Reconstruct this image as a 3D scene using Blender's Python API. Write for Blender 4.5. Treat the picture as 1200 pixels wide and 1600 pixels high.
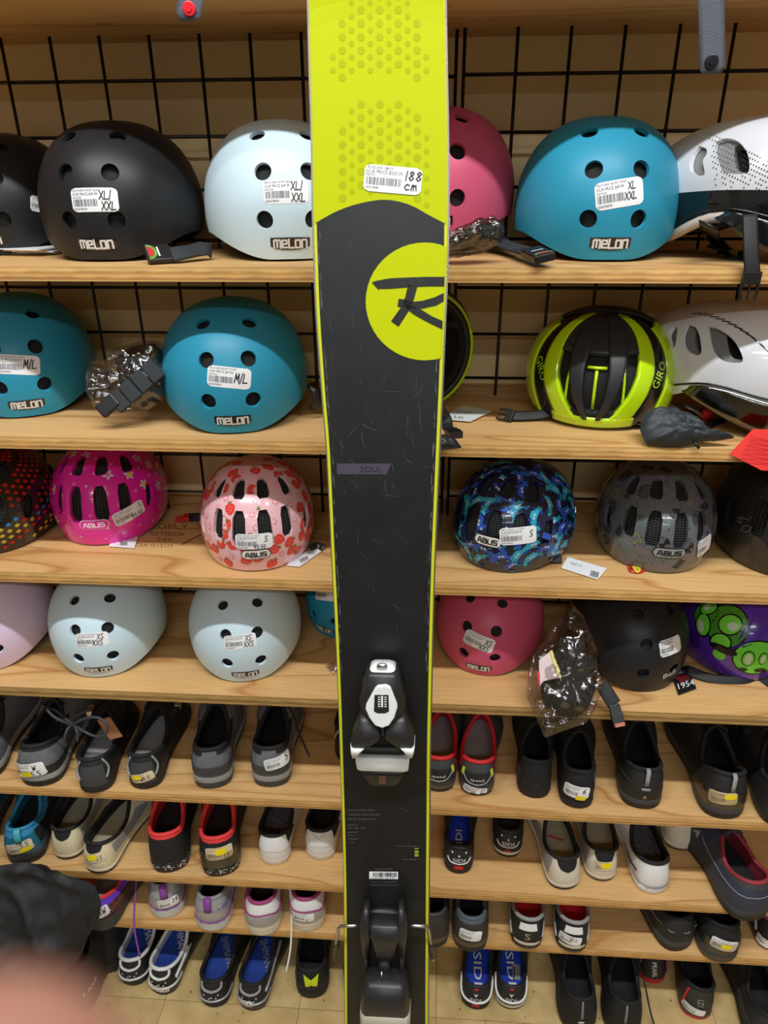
import bpy, bmesh, math, random
from mathutils import Matrix, Vector
from mathutils.bvhtree import BVHTree
from mathutils.kdtree import KDTree

for o in list(bpy.data.objects):
    bpy.data.objects.remove(o)
SC = bpy.context.scene
COL = SC.collection
random.seed(7)
R = math.radians
V = Vector

# ------------------------------------------------------------------ camera
CAMZ = 1.68                       # eye height above the shop floor
FPX = 1115.0                      # focal length in pixels of the 1200 x 1600 frame
PITCH, YAW, ROLL = R(25.361), R(-3.854), R(0.3213)
_f = V((math.sin(YAW)*math.cos(PITCH), math.cos(YAW)*math.cos(PITCH), -math.sin(PITCH)))
_r0 = V((math.cos(YAW), -math.sin(YAW), 0))
_d0 = _f.cross(_r0)
CR = _r0*math.cos(ROLL) + _d0*math.sin(ROLL)      # camera right
CD = -_r0*math.sin(ROLL) + _d0*math.cos(ROLL)     # camera down
CF = _f
CAM = V((0, 0, CAMZ))
cam = bpy.data.cameras.new('camera')
cam.sensor_fit = 'VERTICAL'
cam.sensor_height = 36.0
cam.lens = 36.0*FPX/1600.0
cam.clip_start = 0.002
cam.clip_end = 40
cam.dof.use_dof = True
cam.dof.focus_distance = 1.02
cam.dof.aperture_fstop = cam.lens/1000/0.0026     # a phone lens: 2.6 mm wide pupil
camo = bpy.data.objects.new('camera', cam)
COL.objects.link(camo)
camo.matrix_world = Matrix(((CR.x, -CD.x, -CF.x, 0), (CR.y, -CD.y, -CF.y, 0), (CR.z, -CD.z, -CF.z, CAMZ), (0, 0, 0, 1)))
SC.camera = camo

def ray(px, py):
    return (CF + CR*((px-600)/FPX) + CD*((py-800)/FPX))
def onz(px, py, z):
    d = ray(px, py)
    return CAM + d*((z-CAMZ)/d.z)
def ony(px, py, y):
    d = ray(px, py)
    return CAM + d*(y/d.y)
def onplane(px, py, p, n):
    d = ray(px, py)
    return CAM + d*((p-CAM).dot(n)/d.dot(n))

# ------------------------------------------------------------------ world, lamps, exposure
w = bpy.data.worlds.new('shop_air')
SC.world = w
w.use_nodes = True
w.node_tree.nodes['Background'].inputs[0].default_value = (0.93, 0.97, 1.0, 1)
w.node_tree.nodes['Background'].inputs[1].default_value = 0.03
SC.view_settings.view_transform = 'Standard'
SC.view_settings.look = 'None'
SC.view_settings.gamma = 1
SC.view_settings.exposure = 0.12
SC.view_settings.use_curve_mapping = False

def strip_light(x, y, z, lx, ly, watts):
    L = bpy.data.lights.new('ceiling_tube', 'AREA')
    L.shape = 'RECTANGLE'
    L.size, L.size_y = lx, ly
    L.energy = watts
    L.color = (0.94, 0.98, 1.0)
    o = bpy.data.objects.new('ceiling_tube', L)
    COL.objects.link(o)
    o.location = (x, y, z)
# rows of fluorescent tubes on the shop ceiling, parallel to the shelves
strip_light(0.0, 0.10, 3.02, 2.4, 0.07, 54)
strip_light(0.2, -1.9, 3.02, 2.4, 0.10, 36)
strip_light(0.0, -4.2, 3.02, 2.4, 0.10, 34)

# ------------------------------------------------------------------ materials
MATS = {}
def lin(c):
    out = []
    for v in c[:3]:
        v = v/255.0
        out.append(v/12.92 if v <= 0.04045 else ((v+0.055)/1.055)**2.4)
    return tuple(out)+(1.0,)
def mat(name, rgb, rough=0.5, metal=0.0, coat=0.0, var=0.0, vscale=40.0, bump=0.0, bscale=300.0, spec=0.5, rgb2=None):
    key = name
    if key in MATS:
        return MATS[key]
    m = bpy.data.materials.new(name)
    m.use_nodes = True
    nt = m.node_tree
    b = nt.nodes['Principled BSDF']
    b.inputs['Base Color'].default_value = lin(rgb)
    b.inputs['Roughness'].default_value = rough
    b.inputs['Metallic'].default_value = metal
    b.inputs['Specular IOR Level'].default_value = spec
    if coat:
        b.inputs['Coat Weight'].default_value = coat
        b.inputs['Coat Roughness'].default_value = 0.04
    tc = None
    if var or bump or rgb2:
        tc = nt.nodes.new('ShaderNodeTexCoord')
    if var or rgb2:
        n = nt.nodes.new('ShaderNodeTexNoise')
        n.inputs['Scale'].default_value = vscale
        n.inputs['Detail'].default_value = 4
        nt.links.new(tc.outputs['Object'], n.inputs['Vector'])
        cr = nt.nodes.new('ShaderNodeValToRGB')
        cr.color_ramp.elements[0].position = 0.32
        cr.color_ramp.elements[1].position = 0.68
        c = lin(rgb)
        if rgb2:
            cr.color_ramp.elements[0].color = c
            cr.color_ramp.elements[1].color = lin(rgb2)
        else:
            cr.color_ramp.elements[0].color = tuple(x*(1-var) for x in c[:3])+(1,)
            cr.color_ramp.elements[1].color = tuple(min(1, x*(1+var)) for x in c[:3])+(1,)
        nt.links.new(n.outputs['Fac'], cr.inputs['Fac'])
        nt.links.new(cr.outputs['Color'], b.inputs['Base Color'])
    if bump:
        n2 = nt.nodes.new('ShaderNodeTexNoise')
        n2.inputs['Scale'].default_value = bscale
        n2.inputs['Detail'].default_value = 3
        nt.links.new(tc.outputs['Object'], n2.inputs['Vector'])
        bp = nt.nodes.new('ShaderNodeBump')
        bp.inputs['Strength'].default_value = bump
        bp.inputs['Distance'].default_value = 0.002
        nt.links.new(n2.outputs['Fac'], bp.inputs['Height'])
        nt.links.new(bp.outputs['Normal'], b.inputs['Normal'])
    MATS[key] = m
    return m

def wood_mat(name, c1, c2, c3, knots=True):
    m = bpy.data.materials.new(name)
    m.use_nodes = True
    nt = m.node_tree
    N, Lk = nt.nodes, nt.links
    b = N['Principled BSDF']
    b.inputs['Roughness'].default_value = 0.5
    b.inputs['Specular IOR Level'].default_value = 0.35
    tc = N.new('ShaderNodeTexCoord')
    mp = N.new('ShaderNodeMapping')
    mp.inputs['Scale'].default_value = (0.8, 5.0, 5.0)
    Lk.new(tc.outputs['Object'], mp.inputs['Vector'])
    n1 = N.new('ShaderNodeTexNoise')
    n1.inputs['Scale'].default_value = 1.3
    n1.inputs['Detail'].default_value = 2
    n1.inputs['Distortion'].default_value = 0.35
    Lk.new(mp.outputs['Vector'], n1.inputs['Vector'])
    # contour lines of a slow noise: flat sawn grain
    mu = N.new('ShaderNodeMath'); mu.operation = 'MULTIPLY'; mu.inputs[1].default_value = 7.0
    Lk.new(n1.outputs['Fac'], mu.inputs[0])
    fr = N.new('ShaderNodeMath'); fr.operation = 'FRACT'
    Lk.new(mu.outputs[0], fr.inputs[0])
    cr = N.new('ShaderNodeValToRGB')
    e = cr.color_ramp.elements
    e[0].position = 0.0; e[0].color = lin(c2)
    e[1].position = 1.0; e[1].color = lin(c2)
    a = e.new(0.10); a.color = lin(c1)
    a = e.new(0.72); a.color = lin(c1)
    a = e.new(0.96); a.color = lin(c3)
    Lk.new(fr.outputs[0], cr.inputs['Fac'])
    # fine fibres
    mp2 = N.new('ShaderNodeMapping')
    mp2.inputs['Scale'].default_value = (6, 160, 160)
    Lk.new(tc.outputs['Object'], mp2.inputs['Vector'])
    n2 = N.new('ShaderNodeTexNoise'); n2.inputs['Scale'].default_value = 2.0; n2.inputs['Detail'].default_value = 5
    Lk.new(mp2.outputs['Vector'], n2.inputs['Vector'])
    mr = N.new('ShaderNodeMapRange')
    mr.inputs['From Min'].default_value = 0.3; mr.inputs['From Max'].default_value = 0.7
    mr.inputs['To Min'].default_value = 0.86; mr.inputs['To Max'].default_value = 1.08
    Lk.new(n2.outputs['Fac'], mr.inputs['Value'])
    mx = N.new('ShaderNodeMix'); mx.data_type = 'RGBA'; mx.blend_type = 'MULTIPLY'
    mx.inputs['Factor'].default_value = 1.0
    Lk.new(cr.outputs['Color'], mx.inputs[6]); Lk.new(mr.outputs['Result'], mx.inputs[7])
    out = mx.outputs[2]
    if knots:
        vo = N.new('ShaderNodeTexVoronoi'); vo.inputs['Scale'].default_value = 2.4
        mp3 = N.new('ShaderNodeMapping'); mp3.inputs['Scale'].default_value = (1.6, 2.6, 1)
        Lk.new(tc.outputs['Object'], mp3.inputs['Vector']); Lk.new(mp3.outputs['Vector'], vo.inputs['Vector'])
        cr3 = N.new('ShaderNodeValToRGB')
        cr3.color_ramp.elements[0].position = 0.03; cr3.color_ramp.elements[0].color = (0.5, 0.36, 0.27, 1)
        cr3.color_ramp.elements[1].position = 0.075; cr3.color_ramp.elements[1].color = (1, 1, 1, 1)
        Lk.new(vo.outputs['Distance'], cr3.inputs['Fac'])
        mx3 = N.new('ShaderNodeMix'); mx3.data_type = 'RGBA'; mx3.blend_type = 'MULTIPLY'
        mx3.inputs['Factor'].default_value = 0.8
        Lk.new(out, mx3.inputs[6]); Lk.new(cr3.outputs['Color'], mx3.inputs[7])
        out = mx3.outputs[2]
    Lk.new(out, b.inputs['Base Color'])
    MATS[name] = m
    return m

def ply_mat(name, cols, zs):
    """edge of a plywood board: veneers in z, fibres in x"""
    m = bpy.data.materials.new(name)
    m.use_nodes = True
    nt = m.node_tree; N = nt.nodes; Lk = nt.links
    b = N['Principled BSDF']; b.inputs['Roughness'].default_value = 0.6
    tc = N.new('ShaderNodeTexCoord')
    sp = N.new('ShaderNodeSeparateXYZ'); Lk.new(tc.outputs['Object'], sp.inputs[0])
    mp = N.new('ShaderNodeMapping'); mp.inputs['Scale'].default_value = (14, 1, 60)
    Lk.new(tc.outputs['Object'], mp.inputs['Vector'])
    n = N.new('ShaderNodeTexNoise'); n.inputs['Scale'].default_value = 2; n.inputs['Detail'].default_value = 5
    Lk.new(mp.outputs['Vector'], n.inputs['Vector'])
    ma = N.new('ShaderNodeMath'); ma.operation = 'MULTIPLY_ADD'; ma.inputs[1].default_value = 0.004; ma.inputs[2].default_value = -0.002
    Lk.new(n.outputs['Fac'], ma.inputs[0])
    ad = N.new('ShaderNodeMath'); ad.operation = 'ADD'; Lk.new(sp.outputs['Z'], ad.inputs[0]); Lk.new(ma.outputs[0], ad.inputs[1])
    mr = N.new('ShaderNodeMapRange'); mr.inputs['From Min'].default_value = zs[0]; mr.inputs['From Max'].default_value = zs[1]
    Lk.new(ad.outputs[0], mr.inputs['Value'])
    cr = N.new('ShaderNodeValToRGB'); cr.color_ramp.interpolation = 'LINEAR'
    e = cr.color_ramp.elements
    k = len(cols)
    e[0].position = 0; e[0].color = lin(cols[0]); e[1].position = 1; e[1].color = lin(cols[-1])
    for i in range(1, k-1):
        q = e.new((i-0.12)/(k-1)); q.color = lin(cols[i])
    Lk.new(mr.outputs['Result'], cr.inputs['Fac'])
    mr2 = N.new('ShaderNodeMapRange'); mr2.inputs['From Min'].default_value = 0.3; mr2.inputs['From Max'].default_value = 0.7
    mr2.inputs['To Min'].default_value = 0.78; mr2.inputs['To Max'].default_value = 1.1
    Lk.new(n.outputs['Fac'], mr2.inputs['Value'])
    mx = N.new('ShaderNodeMix'); mx.data_type = 'RGBA'; mx.blend_type = 'MULTIPLY'; mx.inputs['Factor'].default_value = 1
    Lk.new(cr.outputs['Color'], mx.inputs[6]); Lk.new(mr2.outputs['Result'], mx.inputs[7])
    Lk.new(mx.outputs[2], b.inputs['Base Color'])
    return m

def film_mat(name, tint=(255, 255, 255), gloss=0.16, bump=0.5, bscale=25):
    """thin clear plastic film: mostly see-through, shiny in its creases"""
    if name in MATS:
        return MATS[name]
    m = bpy.data.materials.new(name)
    m.use_nodes = True
    nt = m.node_tree; N = nt.nodes; Lk = nt.links
    N.remove(N['Principled BSDF'])
    tr = N.new('ShaderNodeBsdfTransparent'); tr.inputs['Color'].default_value = lin(tint)
    gl = N.new('ShaderNodeBsdfGlossy'); gl.inputs['Roughness'].default_value = 0.12
    tc = N.new('ShaderNodeTexCoord')
    n = N.new('ShaderNodeTexNoise'); n.inputs['Scale'].default_value = bscale; n.inputs['Detail'].default_value = 3
    n.inputs['Distortion'].default_value = 1.2
    Lk.new(tc.outputs['Object'], n.inputs['Vector'])
    bp = N.new('ShaderNodeBump'); bp.inputs['Strength'].default_value = bump; bp.inputs['Distance'].default_value = 0.01
    Lk.new(n.outputs['Fac'], bp.inputs['Height']); Lk.new(bp.outputs['Normal'], gl.inputs['Normal'])
    mx = N.new('ShaderNodeMixShader')
    mx.inputs[0].default_value = gloss
    Lk.new(tr.outputs[0], mx.inputs[1]); Lk.new(gl.outputs[0], mx.inputs[2])
    Lk.new(mx.outputs[0], N['Material Output'].inputs['Surface'])
    MATS[name] = m
    return m

# ------------------------------------------------------------------ object helpers
TM = {}                                        # thing name -> world matrix
def tag(o, label=None, cat=None, group=None, kind=None):
    if label: o['label'] = label
    if cat: o['category'] = cat
    if group: o['group'] = group
    if kind: o['kind'] = kind
    return o
def empty(name, label, cat, T=Matrix.Identity(4), group=None):
    o = bpy.data.objects.new(name, None)
    COL.objects.link(o)
    o.empty_display_size = 0.02
    o.matrix_world = T
    TM[o.name] = T.copy()
    tag(o, label, cat, group)
    return o
def mesh(name, verts, faces, m, smooth=True, mi=None):
    me = bpy.data.meshes.new(name)
    me.from_pydata([tuple(v) for v in verts], [], faces)
    ms = m if isinstance(m, (list, tuple)) else [m]
    for x in ms: me.materials.append(x)
    if smooth:
        me.polygons.foreach_set('use_smooth', [True]*len(me.polygons))
    if mi:
        me.polygons.foreach_set('material_index', mi)
    me.update()
    return me
def obj(name, me, parent=None, T=None):
    o = bpy.data.objects.new(name, me)
    COL.objects.link(o)
    if parent is not None: o.parent = parent
    if T is not None: o.matrix_local = T
    TM[o.name] = (TM[parent.name] if parent is not None and parent.name in TM else Matrix.Identity(4)) @ (T if T is not None else Matrix.Identity(4))
    return o
def part(name, verts, faces, m, parent=None, smooth=True, mi=None, world=False, label=None):
    if world and parent is not None:
        inv = TM[parent.name].inverted()
        verts = [inv @ V(v) for v in verts]
    o = obj(name, mesh(name, verts, faces, m, smooth, mi), parent)
    if label: o['label'] = label
    return o
class G:
    """geometry collector"""
    def __init__(s): s.v = []; s.f = []; s.mi = []
    def add(s, v, f, i=0):
        n = len(s.v)
        s.v += [V(p) for p in v]
        s.f += [tuple(k+n for k in q) for q in f]
        s.mi += [i]*len(f)
        return s
    def box(s, lo, hi, i=0, M=None):
        x0, y0, z0 = lo; x1, y1, z1 = hi
        p = [V(q) for q in ((x0,y0,z0),(x1,y0,z0),(x1,y1,z0),(x0,y1,z0),(x0,y0,z1),(x1,y0,z1),(x1,y1,z1),(x0,y1,z1))]
        if M is not None: p = [M @ q for q in p]
        return s.add(p, [(0,3,2,1),(4,5,6,7),(0,1,5,4),(1,2,6,5),(2,3,7,6),(3,0,4,7)], i)
    def tube(s, pts, r, n=8, i=0, closed=False, cap=True, flat=1.0, up=None):
        pts = [V(p) for p in pts]
        K = len(pts); rings = []
        prev = None
        for k in range(K):
            a = pts[(k-1) % K] if (closed or k > 0) else pts[k]
            b = pts[(k+1) % K] if (closed or k < K-1) else pts[k]
            t = (b-a)
            if t.length < 1e-9: t = V((0, 0, 1))
            t.normalize()
            if up is not None: ref = V(up)
            elif prev is not None: ref = prev
            else: ref = V((0, 0, 1)) if abs(t.z) < 0.9 else V((1, 0, 0))
            n1 = (ref - t*ref.dot(t))
            if n1.length < 1e-6: n1 = t.orthogonal()
            n1.normalize(); n2 = t.cross(n1); prev = n1
            rr = r[k] if isinstance(r, (list, tuple)) else r
            rings.append([pts[k] + n1*(rr*flat*math.cos(2*math.pi*j/n)) + n2*(rr*math.sin(2*math.pi*j/n)) for j in range(n)])
        vv = [p for q in rings for p in q]; ff = []
        for k in range(K if closed else K-1):
            for j in range(n):
                a = k*n+j; b = k*n+(j+1) % n; c = ((k+1) % K)*n+(j+1) % n; d = ((k+1) % K)*n+j
                ff.append((a, b, c, d))
        if cap and not closed:
            ff.append(tuple(reversed(range(n)))); ff.append(tuple((K-1)*n+j for j in range(n)))
        return s.add(vv, ff, i)
    def loft(s, rings, i=0, closed_ring=True, cap0=False, cap1=False):
        n = len(rings[0]); vv = [p for q in rings for p in q]; ff = []
        for k in range(len(rings)-1):
            for j in range(n if closed_ring else n-1):
                a = k*n+j; b = k*n+(j+1) % n
                ff.append((a, b, b+n, a+n))
        if cap0: ff.append(tuple(reversed(range(n))))
        if cap1: ff.append(tuple((len(rings)-1)*n+j for j in range(n)))
        return s.add(vv, ff, i)
    def prism(s, poly, h, M=None, i=0):
        """closed prism from a 2-D outline, z from 0 to h"""
        n = len(poly)
        p = [V((x, y, 0)) for x, y in poly]+[V((x, y, h)) for x, y in poly]
        if M is not None: p = [M @ q for q in p]
        f = [tuple(reversed(range(n))), tuple(range(n, 2*n))]+[(j, (j+1) % n, n+(j+1) % n, n+j) for j in range(n)]
        return s.add(p, f, i)
    def out(s, name, m, parent=None, smooth=True, world=False, label=None):
        return part(name, s.v, s.f, m, parent, smooth, s.mi if isinstance(m, (list, tuple)) else None, world, label)
def bevel(o, wd, seg=2):
    md = o.modifiers.new('bevel', 'BEVEL'); md.width = wd; md.segments = seg; md.limit_method = 'ANGLE'
    md.angle_limit = R(35)
    return o
def basis(o, x, y, z):
    return Matrix(((x[0], y[0], z[0], o[0]), (x[1], y[1], z[1], o[1]), (x[2], y[2], z[2], o[2]), (0, 0, 0, 1)))
def crom(pts, k=5, closed=False):
    """smooth curve through points (tuples or vectors)"""
    P = [V(tuple(p)+(0,)*(3-len(p))) if not isinstance(p, Vector) else p for p in pts]
    n = len(P); out = []
    for i in range(n-1):
        a, b, c, d = P[max(0, i-1)], P[i], P[i+1], P[min(n-1, i+2)]
        for j in range(k):
            t = j/k
            out.append(0.5*((2*b)+(c-a)*t+(2*a-5*b+4*c-d)*t*t+(3*b-a-3*c+d)*t**3))
    return out+[P[-1]]
def interp(tab, x):
    if x <= tab[0][0]: return tab[0][1]
    for (a, b), (c, d) in zip(tab, tab[1:]):
        if x <= c:
            t = (x-a)/(c-a)
            return b+(d-b)*t
    return tab[-1][1]
def sinterp(tab, x):
    """smooth (Catmull-Rom) table look-up"""
    n = len(tab)
    if x <= tab[0][0]: return tab[0][1]
    if x >= tab[-1][0]: return tab[-1][1]
    for k in range(n-1):
        if x <= tab[k+1][0]:
            x0, y0 = tab[k]; x1, y1 = tab[k+1]
            h = x1-x0; t = (x-x0)/h
            m0 = (y1-tab[k-1][1])/(x1-tab[k-1][0]) if k > 0 else (y1-y0)/h
            m1 = (tab[k+2][1]-y0)/(tab[k+2][0]-x0) if k+2 < n else (y1-y0)/h
            return (2*t**3-3*t**2+1)*y0+(t**3-2*t**2+t)*h*m0+(-2*t**3+3*t**2)*y1+(t**3-t**2)*h*m1

# ------------------------------------------------------------------ lettering
_TXT = {}
def text2d(s, align='CENTER'):
    """flat letters: (verts, faces), cap height about 0.7"""
    k = (s, align)
    if k in _TXT: return _TXT[k]
    cu = bpy.data.curves.new('t', 'FONT')
    cu.body = s; cu.size = 1.0; cu.align_x = align; cu.align_y = 'CENTER'
    cu.resolution_u = 2; cu.fill_mode = 'FRONT'
    o = bpy.data.objects.new('t', cu)
    me = bpy.data.meshes.new_from_object(o)
    vs = [(v.co.x, v.co.y) for v in me.vertices]
    fs = [tuple(p.vertices) for p in me.polygons]
    bpy.data.objects.remove(o); bpy.data.curves.remove(cu); bpy.data.meshes.remove(me)
    _TXT[k] = (vs, fs)
    return _TXT[k]
def text_fit(s, cx, cy, wd, ht, bold=0):
    """letters scaled into a box centred on cx, cy; returns verts2d, faces"""
    vs, fs = text2d(s)
    if not vs: return [], []
    x0 = min(v[0] for v in vs); x1 = max(v[0] for v in vs); y0 = min(v[1] for v in vs); y1 = max(v[1] for v in vs)
    sx = wd/(x1-x0); sy = ht/(y1-y0)
    return [(cx+(v[0]-(x0+x1)/2)*sx, cy+(v[1]-(y0+y1)/2)*sy) for v in vs], fs
HAND = {   # marker pen strokes in a unit box
 'X': [[(0, 1), (1, 0)], [(1, 1), (0, 0)]], 'L': [[(.1, 1), (0, 0), (1, .05)]], 'M': [[(0, 0), (.15, 1), (.5, .3), (.85, 1), (1, 0)]],
 'S': [[(.9, .9), (.5, 1), (.1, .8), (.3, .55), (.8, .4), (.8, .1), (.4, 0), (0, .1)]], '/': [[(0, -.1), (.7, 1.1)]],
 'W': [[(0, 1), (.2, 0), (.5, .7), (.75, 0), (1, 1)]], '-': [[(0, .5), (1, .5)]], '.': [[(.3, .02), (.4, .1)]],
 '1': [[(.5, 1), (.45, 0)]], '8': [[(.5, .55), (.15, .8), (.5, 1), (.85, .8), (.5, .55), (.1, .25), (.5, 0), (.9, .25), (.5, .55)]],
 '5': [[(.9, 1), (.2, 1), (.15, .6), (.6, .6), (.9, .35), (.6, 0), (.1, .05)]], '4': [[(.2, 1), (.1, .5), (.9, .5)], [(.75, 1), (.7, 0)]],
 '0': [[(.5, 1), (.1, .7), (.1, .3), (.5, 0), (.9, .3), (.9, .7), (.5, 1)]], '3': [[(.1, .9), (.6, 1), (.8, .75), (.4, .55), (.9, .3), (.5, 0), (0, .1)]],
 '7': [[(0, 1), (.9, 1), (.4, 0)]], '2': [[(.1, .8), (.5, 1), (.9, .75), (0, 0), (1, 0)]], '6': [[(.8, 1), (.2, .5), (.1, .2), (.5, 0), (.9, .25), (.5, .5), (.15, .3)]],
 '9': [[(.9, .7), (.5, .5), (.15, .75), (.5, 1), (.9, .7), (.6, 0)]],
 'c': [[(.9, .6), (.4, .7), (.05, .35), (.4, 0), (.9, .1)]], 'm': [[(0, 0), (.1, .65)], [(.1, .5), (.35, .65), (.45, 0)], [(.45, .5), (.75, .65), (.95, 0)]],
 ' ': []}
def hand2d(s, x, y, h, wd=None, t=None, slant=0.12):
    """handwriting as thick strokes, lower-left at x, y"""
    t = t or h*0.115
    cw = wd or h*0.56
    vs, fs = [], []
    cx = x
    for ch in s:
        k = 0.5 if ch in '/.-1' else 1.0
        for st in HAND.get(ch, []):
            P = [(cx+p[0]*cw*k*0.85+p[1]*h*slant, y+p[1]*h) for p in st]
            for a, b in zip(P, P[1:]):
                dx, dy = b[0]-a[0], b[1]-a[1]
                l = math.hypot(dx, dy) or 1
                ux, uy = dx/l*t*0.5, dy/l*t*0.5
                n = len(vs)
                vs += [(a[0]-uy-ux, a[1]+ux-uy), (b[0]-uy+ux, b[1]+ux+uy), (b[0]+uy+ux, b[1]-ux+uy), (a[0]+uy-ux, a[1]-ux-uy)]
                fs.append((n+3, n+2, n+1, n))
        cx += cw*k*1.12
    return vs, fs
def merge2d(*items):
    vs, fs = [], []
    for v, f in items:
        n = len(vs); vs += list(v); fs += [tuple(i+n for i in q) for q in f]
    return vs, fs
def barcode2d(x0, x1, y0, y1, seed=1):
    rnd = random.Random(seed); vs, fs = [], []
    x = x0
    while x < x1:
        wd = (x1-x0)/60*rnd.choice((1, 1, 2, 3)); n = len(vs)
        vs += [(x, y0), (min(x+wd, x1), y0), (min(x+wd, x1), y1), (x, y1)]; fs.append((n, n+1, n+2, n+3))
        x += wd+(x1-x0)/60*rnd.choice((1, 1, 2))
    return vs, fs
def rrect(w, h, r, n=3):
    out = []
    for cx, cy, a0 in ((w/2-r, h/2-r, 0), (-w/2+r, h/2-r, 90), (-w/2+r, -h/2+r, 180), (w/2-r, -h/2+r, 270)):
        for k in range(n+1):
            a = R(a0+90*k/n)
            out.append((cx+r*math.cos(a), cy+r*math.sin(a)))
    return out
def circ(cx, cy, r, n=16, ry=None):
    return [(cx+r*math.cos(2*math.pi*k/n), cy+(ry or r)*math.sin(2*math.pi*k/n)) for k in range(n)]

# ------------------------------------------------------------------ print and stickers that follow a surface
class Surf:
    """the outer surface of a thing, for laying prints and stickers on it"""
    def __init__(s, root, meshes):
        s.root = root; s.T = TM[root.name]; s.inv = s.T.inverted()
        vs, fs = [], []
        for me in meshes:
            n = len(vs)
            vs += [v.co.copy() for v in me.vertices]
            fs += [tuple(i+n for i in p.vertices) for p in me.polygons]
        s.bvh = BVHTree.FromPolygons(vs, fs)
    def pick(s, px, py):
        o = s.inv @ CAM
        d = (s.inv.to_3x3() @ ray(px, py)).normalized()
        h, n, i, dist = s.bvh.ray_cast(o, d)
        if h is None: return None
        if n.dot(d) > 0: n = -n
        return h, n
    def frame(s, px, py, rot=0.0, nrm=None):
        q = s.pick(px, py)
        if q is None:
            return None
        p, n = q
        if nrm is not None: n = V(nrm).normalized()
        r = (s.inv.to_3x3() @ CR)
        r = (r - n*r.dot(n)).normalized()
        u = n.cross(r)
        c, sn = math.cos(R(rot)), math.sin(R(rot))
        return p, n, r*c+u*sn, u*c-r*sn
    def lay(s, fr, pts, off, scale=1.0, reach=0.05):
        p, n, r, u = fr
        out, ok = [], []
        for x, y in pts:
            q = p + r*(x*scale) + u*(y*scale)
            h, hn, i, d = s.bvh.ray_cast(q+n*reach, -n, reach*2)
            if h is None:
                out.append(q+n*off); ok.append(False)
            else:
                if hn.dot(n) < 0: hn = -hn
                out.append(h+(hn*0.5+n*0.5)*off); ok.append(True)
        return out, ok
    def decal(s, name, fr, vs, fs, m, off=0.0004, parent=None, sc=1.0, drop=True, depth=None):
        out, ok = s.lay(fr, vs, off, sc)
        if depth is not None:
            p, n = fr[0], fr[1]
            ok = [o and (p-q).dot(n) < depth for o, q in zip(ok, out)]
        if drop: fs = [f for f in fs if all(ok[i] for i in f)]
        if not fs: return None
        return part(name, out, fs, m, parent or s.root, smooth=False)

def grid2d(w, h, nx, ny):
    vs = [(-w/2+w*i/nx, -h/2+h*j/ny) for j in range(ny+1) for i in range(nx+1)]
    # clipped corners
    c = min(w, h)*0.06
    for k, (sx, sy) in ((0, (1, 1)), (nx, (-1, 1)), (ny*(nx+1), (1, -1)), (ny*(nx+1)+nx, (-1, -1))):
        vs[k] = (vs[k][0]+sx*c, vs[k][1]+sy*c)
    fs = [(j*(nx+1)+i, j*(nx+1)+i+1, (j+1)*(nx+1)+i+1, (j+1)*(nx+1)+i) for j in range(ny) for i in range(nx)]
    return vs, fs

M_PAPER = mat('sticker_paper', (243, 243, 245), 0.45)
M_TAN = mat('aged_sticker_paper', (226, 208, 176), 0.5)
M_INK = mat('thermal_print', (118, 118, 124), 0.6)
M_PEN = mat('marker_pen', (26, 24, 40), 0.5)
M_YEL = mat('yellow_sticker', (246, 222, 20), 0.5)
def sticker(sf, px, py, w, h, rot=0, title='MELON BIKE HELMET', price='OUR PRICE $49.99', hand=(), paper=None, yellow=None, seed=1, code='200078090'):
    fr = sf.frame(px, py, rot)
    if fr is None:
        print('STICKER MISS', sf.root.name, px, py); return None
    k = 1.0/sf.T.to_scale()[0]
    w *= k; h *= k
    L = getattr(sf, 'lift', 0.0)
    vs, fs = grid2d(w, h, 10, 6)
    base = sf.decal('price_sticker', fr, vs, fs, paper or M_PAPER, 0.0004*k+L, drop=False)
    items = [text_fit(title, -w*0.15, h*0.40, w*0.62, h*0.09), text_fit(price, -w*0.19, h*0.235, w*0.55, h*0.14),
             text_fit('HMT7009', -w*0.37, h*0.10, w*0.2, h*0.07), barcode2d(-w*0.46, w*0.08, -h*0.26, h*0.03, seed),
             text_fit(code, -w*0.32, -h*0.37, w*0.3, h*0.09)]
    a, b = merge2d(*items)
    o = sf.decal('print', fr, a, b, M_INK, 0.0009*k+L, parent=base)
    if hand:
        it = [hand2d(t, (x-(.08 if len(t) > 2 else .02))*w, y*h, hh*h) for t, x, y, hh in hand]
        a, b = merge2d(*it)
        sf.decal('handwriting', fr, a, b, M_PEN, 0.0011*k+L, parent=base)
    if yellow:
        x, y, ww, hh = yellow
        vs, fs = grid2d(ww*w, hh*h, 4, 3)
        vs = [(a+x*w, b+y*h) for a, b in vs]
        sf.decal('yellow_sticker', fr, vs, fs, M_YEL, 0.0013*k+L, parent=base, drop=False)
    return base
# ------------------------------------------------------------------ the shop: floor, wall, shelves, grid
Y_FRONT, Y_GRID, Y_WALL = 0.9787, 1.2374, 1.316
ZB = [0, -0.1296, -0.3731, -0.6092, -0.8499, -1.0962, -1.3289, -1.4818]     # undersides of shelves 1..7 relative to the eye
ZS = [CAMZ+z+0.019 for z in ZB]                                             # upper faces
ZS[0] = CAMZ+0.190                                                          # underside of the top shelf
FLOOR = 0.0

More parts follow.
